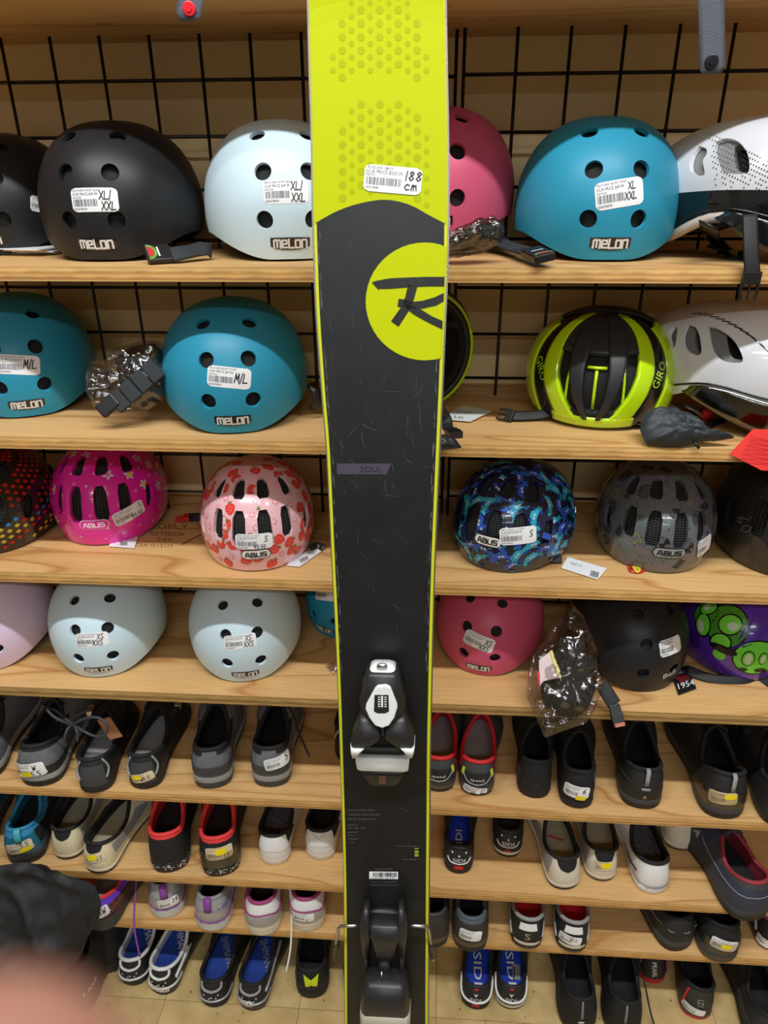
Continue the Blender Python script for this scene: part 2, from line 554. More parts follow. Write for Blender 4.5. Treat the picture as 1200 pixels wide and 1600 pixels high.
fl = bpy.data.materials.new('vinyl_tile'); fl.use_nodes = True
nt = fl.node_tree; b = nt.nodes['Principled BSDF']; b.inputs['Roughness'].default_value = 0.45
tc = nt.nodes.new('ShaderNodeTexCoord')
n1 = nt.nodes.new('ShaderNodeTexNoise'); n1.inputs['Scale'].default_value = 18; n1.inputs['Detail'].default_value = 6
nt.links.new(tc.outputs['Object'], n1.inputs['Vector'])
cr = nt.nodes.new('ShaderNodeValToRGB')
cr.color_ramp.elements[0].position = 0.33; cr.color_ramp.elements[0].color = lin((186, 158, 104))
cr.color_ramp.elements[1].position = 0.7; cr.color_ramp.elements[1].color = lin((216, 188, 132))
nt.links.new(n1.outputs['Fac'], cr.inputs['Fac'])
v1 = nt.nodes.new('ShaderNodeTexNoise'); v1.inputs['Scale'].default_value = 55; v1.inputs['Detail'].default_value = 2
nt.links.new(tc.outputs['Object'], v1.inputs['Vector'])
cr2 = nt.nodes.new('ShaderNodeValToRGB')
cr2.color_ramp.elements[0].position = 0.27; cr2.color_ramp.elements[0].color = (0.25, 0.22, 0.18, 1)
cr2.color_ramp.elements[1].position = 0.31; cr2.color_ramp.elements[1].color = (1, 1, 1, 1)
nt.links.new(v1.outputs['Fac'], cr2.inputs['Fac'])
mx = nt.nodes.new('ShaderNodeMix'); mx.data_type = 'RGBA'; mx.blend_type = 'MULTIPLY'; mx.inputs['Factor'].default_value = 1
nt.links.new(cr.outputs['Color'], mx.inputs[6]); nt.links.new(cr2.outputs['Color'], mx.inputs[7])
nt.links.new(mx.outputs[2], b.inputs['Base Color'])

g = G(); g.box((-3.6, -6.0, -0.05), (3.6, Y_WALL, -0.0015))
floor = g.out('floor', mat('floor_grout', (120, 98, 60), 0.7), smooth=False); tag(floor, 'beige vinyl tiled shop floor', 'floor', kind='structure')
TS = 0.3048
tile_me = {}
t0 = mesh('floor_tile', *(lambda q: (q.v, q.f))(G().box((-TS/2+0.0006, -TS/2+0.0006, -0.0014), (TS/2-0.0006, TS/2-0.0006, 0))), fl, False)
ox, oy = onz(258, 1562, 0).x, onz(258, 1562, 0).y
for i in range(-5, 6):
    for j in range(-4, 3):
        x, y = ox+(i+0.5)*TS, oy+(j+0.5)*TS
        if y+TS/2 > Y_WALL or abs(x) > 1.5: continue
        o = obj('floor_tile', t0, floor); o.location = (x, y, 0)

wall = G().box((-3.6, Y_WALL, -0.05), (3.6, Y_WALL+0.1, 3.1)).out('wall_back', mat('tan_wall_paint', (240, 214, 160), 0.55, var=0.05, vscale=3), smooth=False)
tag(wall, 'tan painted back wall behind the wire grids', 'wall', kind='structure')

# the rest of the sales room, behind and beside the photographer
SHOPW = mat('shop_wall_paint', (196, 190, 178), 0.7)
for nm, lo, hi, lb in (('wall_left', (-3.7, -6.0, -0.05), (-3.6, Y_WALL+.1, 3.1), 'plain pale wall left of the shelves'), ('wall_right', (3.6, -6.0, -0.05), (3.7, Y_WALL+.1, 3.1), 'plain pale wall right of the shelves'),
                       ('wall_front', (-3.7, -6.1, -0.05), (3.7, -6.0, 3.1), 'plain pale wall behind the photographer'), ('ceiling', (-3.7, -6.1, 3.1), (3.7, Y_WALL+.1, 3.2), 'white ceiling carrying the tube lights')):
    o = G().box(lo, hi).out(nm, mat('ceiling_white', (236, 236, 232), 0.8) if nm == 'ceiling' else SHOPW, smooth=False); tag(o, lb, nm.split('_')[0], kind='structure')

WOOD = wood_mat('plywood_face', (220, 176, 118), (186, 132, 76), (208, 160, 102))
PLY = ply_mat('plywood_edge', [(226, 184, 118), (170, 116, 58), (228, 182, 112), (196, 142, 76), (232, 190, 124), (206, 156, 90)], (0.0, 0.019))
CHIP = ply_mat('chipped_edge', [(150, 116, 66), (190, 152, 92), (134, 102, 58), (176, 140, 84), (200, 162, 100), (160, 124, 72)], (0.0, 0.019))
unit = empty('shelving_unit', 'tall plywood shelving unit with shelves full of helmets and shoes', 'shelves', Matrix.Translation((0, 1.15, 0)))
X0, X1 = -1.30, 1.36
SHELF_O = []
for k in range(0, 8):
    zt = ZS[k] if k else ZS[0]+0.019
    g = G().box((X0, Y_FRONT-1.15+0.001, zt-0.019), (X1, Y_WALL-1.15, zt))
    me = mesh('shelf', g.v, g.f, WOOD, False)
    for v in me.vertices: v.co.z -= (zt-0.019); v.co.x += 0.0
    o = obj('shelf', me, unit); o.location = (0, 0, zt-0.019)
    TM[o.name] = Matrix.Translation((0, 1.15, zt-0.019))
    # each board shows another stretch of grain
    for v in me.vertices: v.co.x += 0.37*k; v.co.y += 0.61*k
    o.location.x -= 0.37*k; o.location.y -= 0.61*k
    TM[o.name] = Matrix.Translation((-0.37*k, 1.15-0.61*k, zt-0.019)); SHELF_O.append(o)
    e = G().box((X0, Y_FRONT-1.15, 0.0), (X1, Y_FRONT-1.15+0.0008, 0.019))
    em = mesh('front_edge', e.v, e.f, CHIP if k == 4 else PLY, False)
    eo = obj('front_edge', em, o); eo.location = (0.37*k, 0.61*k, 0)
for sx in (X0-0.019, X1):
    G().box((sx, Y_FRONT-1.15, 0), (sx+0.019, Y_WALL-1.15, 2.3)).out('upright', WOOD, unit, smooth=False)

# mill stamp on the third shelf
STAMP = mat('mill_stamp_ink', (138, 96, 56), 0.6)
for txt, x, y, wp, hp in (('SHOPLY', 258, 822, 72, 9), ('EXTERIOR', 262, 834, 52, 7), ('DFP', 258, 843, 24, 5), ('CSA O121M', 240, 852, 58, 5)):
    vs, fs = text_fit(txt, 0, 0, wp, hp)
    part('mill_stamp', [onz(x+a-b*.15, y-b+a*.03, ZS[3]+.0004) for a, b in vs], fs, STAMP, SHELF_O[3], smooth=False, world=True)
part('mill_stamp', [onz(x, y, ZS[3]+.0004) for x, y in ((283, 850), (318, 832), (306, 815), (307.5, 815), (320.5, 832.5), (284, 852))], [(0, 1, 4, 5), (1, 2, 3, 4)], STAMP, SHELF_O[3], smooth=False, world=True)

# black wire grid panels, 3 inch mesh
BLK = mat('black_powder_coat', (16, 15, 15), 0.38, bump=0.05)
GS = 0.0762
XL, ZL, XR, ZR = -0.6590, CAMZ+0.1303, 0.0383, CAMZ+0.1324
def grid_panel(label, x0, nx, z0, nz):
    root = empty('wire_grid_panel', label, 'grid panel', Matrix.Translation((x0, Y_GRID, z0)), 'wire grid panels behind the shelves')
    H = (nz)*GS; W = (nx-1)*GS
    a = G().tube([(0, 0, 0.058), (0, 0, -H)], 0.0026, 8); va = mesh('vertical_wire', a.v, a.f, BLK)
    b = G().tube([(0, 0.005, 0), (W, 0.005, 0)], 0.0026, 8); vb = mesh('cross_wire', b.v, b.f, BLK)
    for i in range(nx):
        o = obj('vertical_wire', va, root); o.location = (i*GS, 0, 0)
    for j in range(nz+1):
        o = obj('cross_wire', vb, root); o.location = (0, 0, -j*GS)
    return root
# the left panel hangs one mesh further left; it ends where the right one starts
grid_panel('black wire grid panel behind the helmets left of the ski', XL-6*GS, 16, ZL, 12)
grid_panel('black wire grid panel behind the helmets right of the ski', XR, 17, ZR, 12)
# ------------------------------------------------------------------ the ski, standing on the floor and leaning towards the shelves
SK_A = V((onplane(594, 300, V((0, 0.803, 0)), V((0, 1, 0)))))       # widest point of the shovel
SK_B = V((onplane(604.5, 1250, V((0, 0.6745, 0)), V((0, 1, 0)))))   # near the waist
SK_S = (SK_A-SK_B).normalized()
SK_X = (V((1, 0, 0))-SK_S*SK_S.x).normalized()
SK_N = SK_X.cross(SK_S).normalized()
if SK_N.y > 0: SK_N = -SK_N
SK_T = basis(SK_B, SK_X, SK_S, SK_N)         # local: x across, y up along the ski, z out of the top sheet
SK_I = SK_T.inverted()
def sk(px, py, z=0.0):
    p = SK_I @ onplane(px, py, SK_B+SK_N*z, SK_N)
    return (p.x, p.y)
ski = empty('ski', 'wide black and fluorescent yellow ski with a white toe binding standing upright', 'ski', SK_T)
S_FLOOR = -((SK_B.z)/SK_S.z)+0.004            # tail end on the floor
LEFT = [(484, 0), (486, 100), (489, 200), (491, 330), (496, 480), (501, 560), (507, 640), (512, 700), (516, 780), (520, 870), (525, 970), (529, 1060), (533, 1180), (537, 1310), (539, 1420), (540, 1600)]
RIGHT = [(693, 0), (695, 100), (697, 200), (698, 300), (697, 400), (693, 500), (689, 600), (685, 690), (681, 780), (677, 880), (674, 980), (672, 1080), (670, 1180), (669, 1300), (668, 1420), (667, 1600)]
LT = sorted((sk(*p)[1], sk(*p)[0]) for p in LEFT)
RT = sorted((sk(*p)[1], sk(*p)[0]) for p in RIGHT)
S_TOP = sk(590, 0)[1]
SB = min(LT[0][0], RT[0][0])
hw0 = (RT[0][1]-LT[0][1])/2; c0 = (RT[0][1]+LT[0][1])/2
# beyond the frame: a round tail below, a round upturned tip above
def tail(s):                 # half width below the frame
    t = (SB-s)/(SB-S_FLOOR)
    w_ = hw0+(0.062-hw0)*min(1, t/0.75)
    if t > 0.9: w_ *= math.sqrt(max(0, 1-((t-0.9)/0.1)**2))*0.85+0.15
    return w_
S_END = S_TOP+0.16
def ends(s):
    if s < SB:
        w_ = tail(s); return c0-w_, c0+w_
    st = S_TOP-0.005
    if s > st:
        l, r = sinterp(LT, st), sinterp(RT, st)
        t = min(1, (s-st)/(S_END-st)); k = math.sqrt(max(0, 1-t**2.2)); c = (l+r)/2
        return c+(l-c)*k, c+(r-c)*k
    return sinterp(LT, s), sinterp(RT, s)
def bend(s):                 # rocker: tip and tail rise out of the plane
    z = 0
    if s > S_TOP-0.02: z += 2.2*(s-S_TOP+0.02)**2
    if s < SB-0.25: z += 0.25*(SB-0.25-s)**2
    return z
def thick(s):
    return 0.006+0.008*max(0, 1-((s+0.15)/0.75)**2)
NS = 90
ss = [S_FLOOR+(S_END-S_FLOOR)*k/NS for k in range(NS+1)]
body, top, edge = G(), G(), G()
rings = []
for s in ss:
    l, r = ends(s); z = bend(s); t = thick(s)
    rings.append([V((l, s, z-0.0005)), V((l-0.0012, s, z-0.0012)), V((l-0.0012, s, z-t)), V((r+0.0012, s, z-t)), V((r+0.0012, s, z-0.0012)), V((r, s, z-0.0005))])
M_SKYEL = mat('ski_yellow', (186, 196, 4), 0.45, spec=0.15)
M_SKBLK = mat('ski_black', (22, 24, 26), 0.40, var=0.22, vscale=22, bump=0.03, bscale=150)
M_SIDE = mat('ski_sidewall', (206, 208, 40), 0.4)
M_STEEL = mat('ski_steel_edge', (150, 148, 140), 0.35, metal=0.9, bump=0.2, bscale=500)
g = G(); g.loft(rings, cap0=True, cap1=True)
g.out('ski_body', M_SIDE, ski, smooth=False)
# steel edges along the base corners
for sd in (0, 1):
    g = G(); pr = []
    for s in ss:
        e = ends(s)[sd]; z = bend(s)-thick(s); q = -1 if sd == 0 else 1
        pr.append([V((e+q*0.0008, s, z)), V((e+q*0.0030, s, z)), V((e+q*0.0030, s, z+0.0042)), V((e+q*0.0008, s, z+0.0042))])
    g.loft(pr, cap0=True, cap1=True); g.out('steel_edge', M_STEEL, ski, smooth=False, label='worn steel edge')
# arched border between the black body and the yellow shovel
AR = [sk(x, y) for x, y in ((492, 349), (520, 333), (550, 321), (580, 314), (598, 312), (620, 314), (645, 322), (670, 336), (697, 350))]
def arch(x): return sinterp(AR, x)
# black sheet and yellow sheet as strips between the edges
NX = 14
def sheet(name, m, lowfn, highfn, n, inset):
    vs, fs = [], []
    for k in range(n+1):
        for i in range(NX+1):
            u = i/NX
            s = None
            x = None
            # solve x at the local s
            s_lo_hi = (lowfn, highfn)
            xm = 0.0
            for it in range(4):
                a = lowfn(xm); b_ = highfn(xm)
                s = a+(b_-a)*k/n
                l, r = ends(s); xm = l+inset+(r-l-2*inset)*u
            vs.append(V((xm, s, bend(s)+0.0003)))
    for k in range(n):
        for i in range(NX):
            a = k*(NX+1)+i
            fs.append((a, a+1, a+NX+2, a+NX+1))
    return part(name, vs, fs, m, ski, smooth=False)
bsheet = sheet('top_sheet', M_SKBLK, lambda x: S_FLOOR+0.003, arch, 60, 0.0024)
bsheet['label'] = 'scratched matt black top sheet'
ysheet = sheet('shovel_sheet', M_SKYEL, arch, lambda x: S_END-0.004, 24, 0.0006)
ysheet['label'] = 'fluorescent yellow shovel'
def flat(name, px_poly, m, z, parent, tri=False):
    p = [sk(*q) for q in px_poly]
    return part(name, [V((x, y, z)) for x, y in p], [tuple(range(len(p)))], m, parent, smooth=False)
# honeycomb print on the yellow
M_HONEY = mat('honeycomb_print', (168, 178, 4), 0.45, spec=0.15)
vs, fs = [], []
def inside(px, py):
    if py < 128:
        half = 57+22*max(0, min(1, (py-10)/105)); cut = 112+0.0045*(px-593)**2
        return abs(px-593) < half and py < cut
    top = 152+0.0095*(px-597)**2
    return abs(px-597) < 74 and top < py < 322+0.002*(px-597)**2
for col in range(-6, 7):
    for row in range(-3, 34):
        px = 593+col*14.6+0.006*(row*10.5); py = row*21.0/1.0*0.5*2/2*1.0+ (5 if col % 2 else 0)
        py = row*10.4*2/2*2/2
        py = row*21.0 + (10.5 if col % 2 else 0) - 5
        if py > 330 or not inside(px, py): continue
        rr = 6.2 if col % 2 == 0 else 4.6
        n = len(vs)
        pp = [sk(px+rr*math.cos(R(60*k)), py+rr*1.12*math.sin(R(60*k))) for k in range(6)]
        if any(q[1] < arch(q[0])+0.001 for q in pp): continue
        vs += [V((x, y, bend(y)+0.0005)) for x, y in pp]; fs.append(tuple(n+5-k for k in range(6)))
part('honeycomb_print', vs, fs, M_HONEY, ysheet, smooth=False)
# round badge, cut by the right edge
pts = []
for k in range(49):
    a = 2*math.pi*k/48
    px, py = 664+92.5*math.cos(a), 471+92*math.sin(a)
    pts.append((px, py))
q = []
for px, py in pts[:-1]:
    x, s = sk(px, py); r = ends(s)[1]-0.0008
    q.append(V((min(x, r), s, 0.0008)))
badge = part('round_badge', q, [tuple(range(len(q)))], M_SKYEL, ski, smooth=False)
badge['label'] = 'yellow round logo cut off by the edge'
def band(name, px, wd, m, z, parent, clip=True):
    """a stroke of varying width through pixel points"""
    P = [sk(*p) for p in px]; vs, fs = [], []
    for k, p in enumerate(P):
        a = P[max(0, k-1)]; b_ = P[min(len(P)-1, k+1)]
        dx, dy = b_[0]-a[0], b_[1]-a[1]; l = math.hypot(dx, dy)
        nx, ny = -dy/l*wd[k]/2, dx/l*wd[k]/2
        for t in (1, -1):
            x, y = p[0]+nx*t, p[1]+ny*t
            if clip: x = min(x, ends(y)[1]-0.0008)
            vs.append(V((x, y, z)))
    for k in range(len(P)-1): fs.append((2*k, 2*k+1, 2*k+3, 2*k+2))
    return (vs, fs)
g = G()
for px, wd in ([((587, 448), (590, 445), (610, 443), (640, 441), (670, 440), (700, 440)), (.012, .0085, .0105, .0098, .0095, .0095)],
               [((645, 446), (640, 466), (632, 484), (617, 506)), (.010, .0095, .009, .010)],
               [((622, 473), (630, 474), (645, 477), (660, 476), (680, 471), (700, 464)), (.008, .0085, .0075, .0078, .0085, .009)],
               [((634, 478), (650, 486), (672, 499), (700, 508)), (.004, .0085, .0075, .009)]):
    a, f_ = band('x', px, wd, None, 0.0013, None); g.add(a, f_)
g.out('badge_letter', M_SKBLK, badge, smooth=False, label='black stylised letter R')
# tape decal
tape = flat('tape_decal', [(526, 724), (611, 724), (604, 741), (527, 741)], mat('tape_violet', (74, 66, 82), 0.25, coat=0.3), 0.0008, ski)
def sktext(name, s, px, py, wpx, hpx, m, parent, rot=0, z=0.0011):
    vs, fs = text_fit(s, 0, 0, wpx, hpx)
    c, sn = math.cos(R(rot)), math.sin(R(rot))
    out = [sk(px+x*c-(-y)*sn, py+x*sn+(-y)*c) for x, y in vs]
    return part(name, [V((x, y, z)) for x, y in out], fs, m, parent, smooth=False)
sktext('tape_lettering', 'SOUL', 580, 733, 34, 9, mat('tape_letters', (44, 38, 52), 0.3), tape)
M_GREYINK = mat('grey_print', (96, 96, 98), 0.5)
for s, x, y, wp, hp in (('LIGHT WOOD CORE', 564, 1265, 42, 3), ('POWDER TURN ROCKER', 569, 1272, 51, 3), ('AIR TIP TECHNOLOGY', 566, 1279, 46, 3), ('SIDECUT', 552, 1288, 18, 2.6), ('136 106 126', 557, 1293, 27, 2.6), ('RADIUS', 551, 1299.5, 16, 2.6), ('18 m', 549, 1304, 10, 2.6), ('WEIGHT', 552, 1310, 17, 2.6), ('2 kg', 549, 1315, 9, 2.6),
                        ('ALL MOUNTAIN 2', 636, 1321, 36, 2.6), ('POWDER 7', 642, 1342, 24, 2.6), ('MADE IN SPAIN', 600, 1357, 27, 3), ('0 10   5 11 HOMME', 600, 1377, 40, 2.6), ('DESIGNED IN THE ALPS', 600, 1382, 43, 2.4)):
    sktext('small_print', s, x, y, wp, hp, M_GREYINK, bsheet)
sktext('size_number', '188', 651, 1331, 13, 6.5, mat('lime_print', (196, 214, 60), 0.4), bsheet, rot=90)
lab = flat('barcode_label', [(577, 1361), (622, 1361.5), (622, 1373), (577, 1372.5)], M_PAPER, 0.0008, ski)
vs, fs = barcode2d(583, 620, 1362.5, 1369, 5)
part('barcode', [V((*sk(x, y), 0.0011)) for x, y in vs], [tuple(reversed(f)) for f in fs], M_PEN, lab, smooth=False)
sktext('barcode_digits', '3 607681 421757', 599, 1371, 38, 2, M_PEN, lab)
# price sticker on the yellow
def skxy(px, py, rot, vs): return [sk(px+x*math.cos(R(rot))+y*math.sin(R(rot)), py+x*math.sin(R(rot))-y*math.cos(R(rot))) for x, y in vs]
W_, H_ = 90, 42
gv, gf = grid2d(W_, H_, 10, 6)
pst = part('price_sticker', [V((x, y, bend(y)+.0011)) for x, y in skxy(614, 281, 5, gv)], gf, M_PAPER, ski, smooth=False, label='white price sticker with handwriting')
a, b_ = merge2d(text_fit('ROSSI SKIS 188CM', -W_*.23, H_*.40, W_*.44, H_*.10), text_fit('OUR PRICE $250.00', -W_*.155, H_*.235, W_*.64, H_*.155), text_fit('FS8YM01', -W_*.39, H_*.12, W_*.18, H_*.07), barcode2d(-W_*.46, W_*.14, -H_*.24, H_*.04, 4), text_fit('100278085', -W_*.35, -H_*.34, W_*.24, H_*.09))
part('print', [V((x, y, bend(y)+.0014)) for x, y in skxy(614, 281, 5, a)], b_, M_INK, pst, smooth=False)
a, b_ = merge2d(hand2d('188', W_*.20, H_*.02, H_*.34, wd=H_*.24, t=1.7), hand2d('cm', W_*.20, -H_*.34, H_*.30, wd=H_*.24, t=1.7))
part('handwriting', [V((x, y, bend(y)+.0016)) for x, y in skxy(614, 281, 5, a)], b_, M_PEN, pst, smooth=False)
# scratches: pale hairlines worn into the black sheet
rnd = random.Random(4); g = G()
for k in range(110):
    px = rnd.uniform(505, 685); py = rnd.choice((rnd.uniform(340, 700), rnd.uniform(350, 1000), rnd.uniform(400, 1300)))
    ang = rnd.gauss(R(65), 0.6); ln = rnd.uniform(4, 34)*(1 if rnd.random() > .15 else 1.7); cv = rnd.uniform(-0.4, 0.4)
    P = []
    for j in range(4):
        P.append((px+math.cos(ang+cv*j/3)*ln*j/3, py+math.sin(ang+cv*j/3)*ln*j/3))
    if any((not (ends(sk(*p)[1])[0]+0.003 < sk(*p)[0] < ends(sk(*p)[1])[1]-0.003)) or sk(*p)[1] > arch(sk(*p)[0])-0.002 for p in P): continue
    if any(abs(p[0]-664) < 94 and abs(p[1]-471) < 94 for p in P): continue
    wd = rnd.uniform(.00012, .0004)
    a, f_ = band('x', P, (wd*.3, wd, wd, wd*.2), None, 0.0007, None); g.add(a, f_)
for sd, tab in ((0, LEFT), (1, RIGHT)):        # chipped borders
    for k in range(46):
        py = rnd.uniform(370, 1060); s = sk(600, py)[1]; e = ends(s)[sd]; q = 1 if sd == 0 else -1
        l = rnd.uniform(.003, .018); wd = rnd.uniform(.0004, .0013)
        if sd == 1 and 380 < py < 565: continue
        x = e+q*(0.0032+rnd.uniform(0, .002))
        g.add([V((x, s, .0007)), V((x+q*wd, s+l*.2, .0007)), V((x+q*wd*.6, s+l*.8, .0007)), V((x, s+l, .0007))], [(0, 1, 2, 3)])
g.out('scratches', mat('scratch_pale', (92, 94, 95), 0.5), bsheet, smooth=False)['kind'] = 'stuff'
# ---- toe binding
M_BBLK = mat('binding_black', (38, 37, 39), 0.4, bump=0.04)
M_BDARK = mat('binding_dark', (20, 20, 21), 0.5)
M_BWHT = mat('binding_white', (236, 238, 238), 0.32)
M_BMET = mat('binding_metal', (196, 196, 194), 0.28, metal=1.0)
toe = obj('toe_binding', None, ski); TM[toe.name] = SK_T; toe['label'] = 'black and white toe binding'
def slab(name, secs, m, parent, smooth=True, bev=0.0):
    """secs: (py, left px, right px, z base, z top) -> closed hull along the ski"""
    g = G(); rings = []
    for py, xl, xr, z0, z1 in secs:
        a = sk(xl, py, z1); b_ = sk(xr, py, z1); y = (a[1]+b_[1])/2; xl_, xr_ = a[0], b_[0]
        d = (z1-z0)*0.28; e = min(0.006, (xr_-xl_)*0.16)
        rings.append([V((xl_, y, z0)), V((xl_, y, z1-d)), V((xl_+e*.35, y, z1-d*.35)), V((xl_+e, y, z1)), V((xr_-e, y, z1)), V((xr_-e*.35, y, z1-d*.35)), V((xr_, y, z1-d)), V((xr_, y, z0))])
    g.loft(rings, cap0=True, cap1=True)
    return g.out(name, m, parent, smooth)
slab('base_plate', [(1228, 575, 620, 0, .010), (1215, 568, 628, 0, .013), (1195, 560, 636, 0, .014), (1160, 556, 640, 0, .016), (1120, 560, 636, 0, .016), (1075, 563, 632, 0, .012), (1060, 566, 628, 0, .010)], M_BDARK, toe)
slab('housing', [(1150, 583, 612, .018, .034), (1140, 573, 622, .014, .040), (1120, 566, 630, .012, .046), (1105, 559, 634, .012, .046), (1085, 565, 628, .012, .050), (1060, 569, 623, .012, .046), (1052, 571, 621, .012, .042)], M_BBLK, toe)
slab('end_cap', [(1056, 575, 619, .014, .040), (1050, 577, 617, .014, .040), (1044, 581, 613, .014, .034), (1039, 587, 607, .014, .028)], M_BWHT, toe)
g = G(); a = sk(597, 1041, .036)
g.prism(circ(0, 0, .0062, 16, .004), .003, Matrix.Translation((a[0], a[1], .035)))
g.out('adjustment_screw', M_BMET, toe)
def plate(name, px, z0, z1, m, parent):
    p = [sk(x, y, z1) for x, y in px]
    g = G(); n = len(p)
    g.add([V((x, y, z0)) for x, y in p]+[V((x, y, z1)) for x, y in p], [tuple(range(n)), tuple(reversed(range(n, 2*n)))]+[(j, j+n, n+(j+1) % n, (j+1) % n) for j in range(n)])
    bm = bmesh.new(); me = mesh(name, g.v, g.f, m, False); bm.from_mesh(me); bmesh.ops.recalc_face_normals(bm, faces=bm.faces); bm.to_mesh(me); bm.free()
    return obj(name, me, parent)
win = bevel(plate('window_frame', [(586, 1076), (590, 1073), (603, 1072), (610, 1075), (614, 1084), (620, 1100), (621, 1106), (616, 1122), (608, 1134), (597, 1138), (586, 1134), (577, 1122), (571, 1108), (572, 1102), (580, 1086)], .046, .0525, M_BWHT, toe), .0012)
bevel(plate('indicator_window', [(585, 1086), (607, 1086), (608, 1112), (602, 1115), (590, 1115), (584, 1112)], .051, .0530, mat('window_smoke', (40, 42, 44), 0.12, var=0.4, vscale=700), win), .0006)
for y in range(5):
    for x in (590.5, 600.5): plate('scale_mark', [(x, 1089+y*3.6), (x+3.5, 1089+y*3.6), (x+3.5, 1090.3+y*3.6), (x, 1090.3+y*3.6)], .0530, .0534, M_BWHT, win)
plate('indicator_needle', [(595.5, 1088), (598.5, 1088), (598.5, 1105), (595.5, 1105)], .0530, .0536, M_BWHT, win)
for sg in (-1, 1):
    wing = slab('toe_wing', [(1182, *sorted((597+sg*38, 597+sg*50)), .016, .040), (1170, *sorted((597+sg*20, 597+sg*50)), .016, .046), (1158, *sorted((597+sg*2, 597+sg*49)), .018, .050), (1145, *sorted((597+sg*2, 597+sg*45)), .018, .050), (1130, *sorted((597+sg*14, 597+sg*39)), .016, .046), (1118, *sorted((597+sg*20, 597+sg*36)), .014, .040)], M_BBLK, toe)
    slab('wing_roller', [(1185, *sorted((597+sg*38, 597+sg*48)), .016, .044), (1178, *sorted((597+sg*34, 597+sg*50.5)), .016, .0485), (1171, *sorted((597+sg*26, 597+sg*50.8)), .018, .0485)], M_BWHT, wing)
slab('sole_gap', [(1186, 560, 634, .012, .018), (1168, 566, 628, .012, .020)], M_BDARK, toe)
bevel(slab('anti_friction_pad', [(1206, 557, 638, .012, .026), (1196, 555, 639, .012, .028), (1186, 555, 640, .012, .028)], M_BWHT, toe), .001)
hk = slab('pad_carrier', [(1231, 580, 618, .006, .016), (1226, 574, 624, .006, .018), (1214, 566, 630, .006, .021), (1205, 558, 636, .006, .022)], M_BBLK, toe)
plate('slot_insert', [(592, 1213), (603, 1213), (603, 1225), (592, 1225)], .018, .0222, mat('slot_bronze', (124, 92, 72), 0.4, metal=.6), hk)
# white side letters
sktext('side_logo', 'R', 626, 1092, 8, 34, M_BWHT, toe, z=.030)
# ---- heel binding
heel = obj('heel_binding', None, ski); TM[heel.name] = SK_T; heel['label'] = 'black heel binding with steel brake'
slab('heel_track', [(1600, 574, 632, 0, .012), (1540, 574, 632, 0, .012), (1500, 574, 632, 0, .014), (1440, 572, 634, 0, .014), (1425, 574, 630, 0, .012)], M_BDARK, heel)
slab('heel_bridge', [(1502, 588, 612, .012, .028), (1494, 586, 616, .012, .034), (1472, 578, 624, .012, .037), (1452, 575, 626, .012, .037), (1444, 581, 619, .012, .030)], M_BBLK, heel)
for sg in (-1, 1):
    slab('brake_housing', [(1498, *sorted((599+sg*24, 599+sg*33)), .010, .026), (1470, *sorted((599+sg*20, 599+sg*37)), .010, .034), (1448, *sorted((599+sg*22, 599+sg*37)), .010, .036), (1430, *sorted((599+sg*22, 599+sg*33)), .010, .034), (1420, *sorted((599+sg*24, 599+sg*31)), .010, .028)], M_BBLK, heel)
    slab('heel_arm', [(1536, *sorted((599+sg*24, 599+sg*31)), .010, .022), (1497, *sorted((599+sg*25, 599+sg*32)), .010, .022)], M_BDARK, heel)
    a = [V((*sk(599+sg*x, y, z), z)) for x, y, z in ((36, 1446, .018), (52, 1446.5, .018), (67, 1447.5, .018), (70, 1451, .016), (72, 1462, .006), (74, 1474, -.002))]
    G().tube(a, .0024, 8).out('brake_wire', M_BMET, heel)
    c1, c2 = V((*sk(599+sg*73, 1472), -.002)), V((*sk(599+sg*77, 1512), -.016))
    g = G().tube([c1, c1.lerp(c2, .3), c2], [.0036, .0042, .0048], 8, flat=.6)
    g.out('brake_paddle', M_BBLK, heel)
    G().tube([c2, c2+(c2-c1).normalized()*.006], [.0045, .003], 8, flat=.6).out('paddle_tip', M_BMET if sg > 0 else M_BBLK, heel)
    G().tube([V((*sk(599+sg*23, 1434), .030)), V((*sk(599+sg*5, 1437), .030))], .0013, 6).out('spring_pin', M_BMET, heel)
slab('spring_tower', [(1536, 588, 612, .012, .026), (1518, 590, 610, .012, .028), (1500, 592, 608, .012, .024)], M_BDARK, heel)
cup = slab('heel_cup', [(1600, 562, 640, .012, .046), (1584, 563, 639, .012, .050), (1566, 564, 638, .012, .052), (1548, 568, 634, .012, .048), (1538, 572, 630, .012, .042), (1532, 588, 614, .012, .038)], M_BBLK, heel)
slab('heel_lever', [(1660, 568, 634, .012, .052), (1625, 562, 640, .012, .054), (1600, 561, 641, .014, .053), (1588, 562, 640, .030, .048)], mat('lever_khaki', (168, 160, 140), 0.45), heel)
G().tube([V((*sk(599, 1484), .034)), V((*sk(599, 1492), .038))], .0016, 6).out('heel_pin', M_BMET, heel)
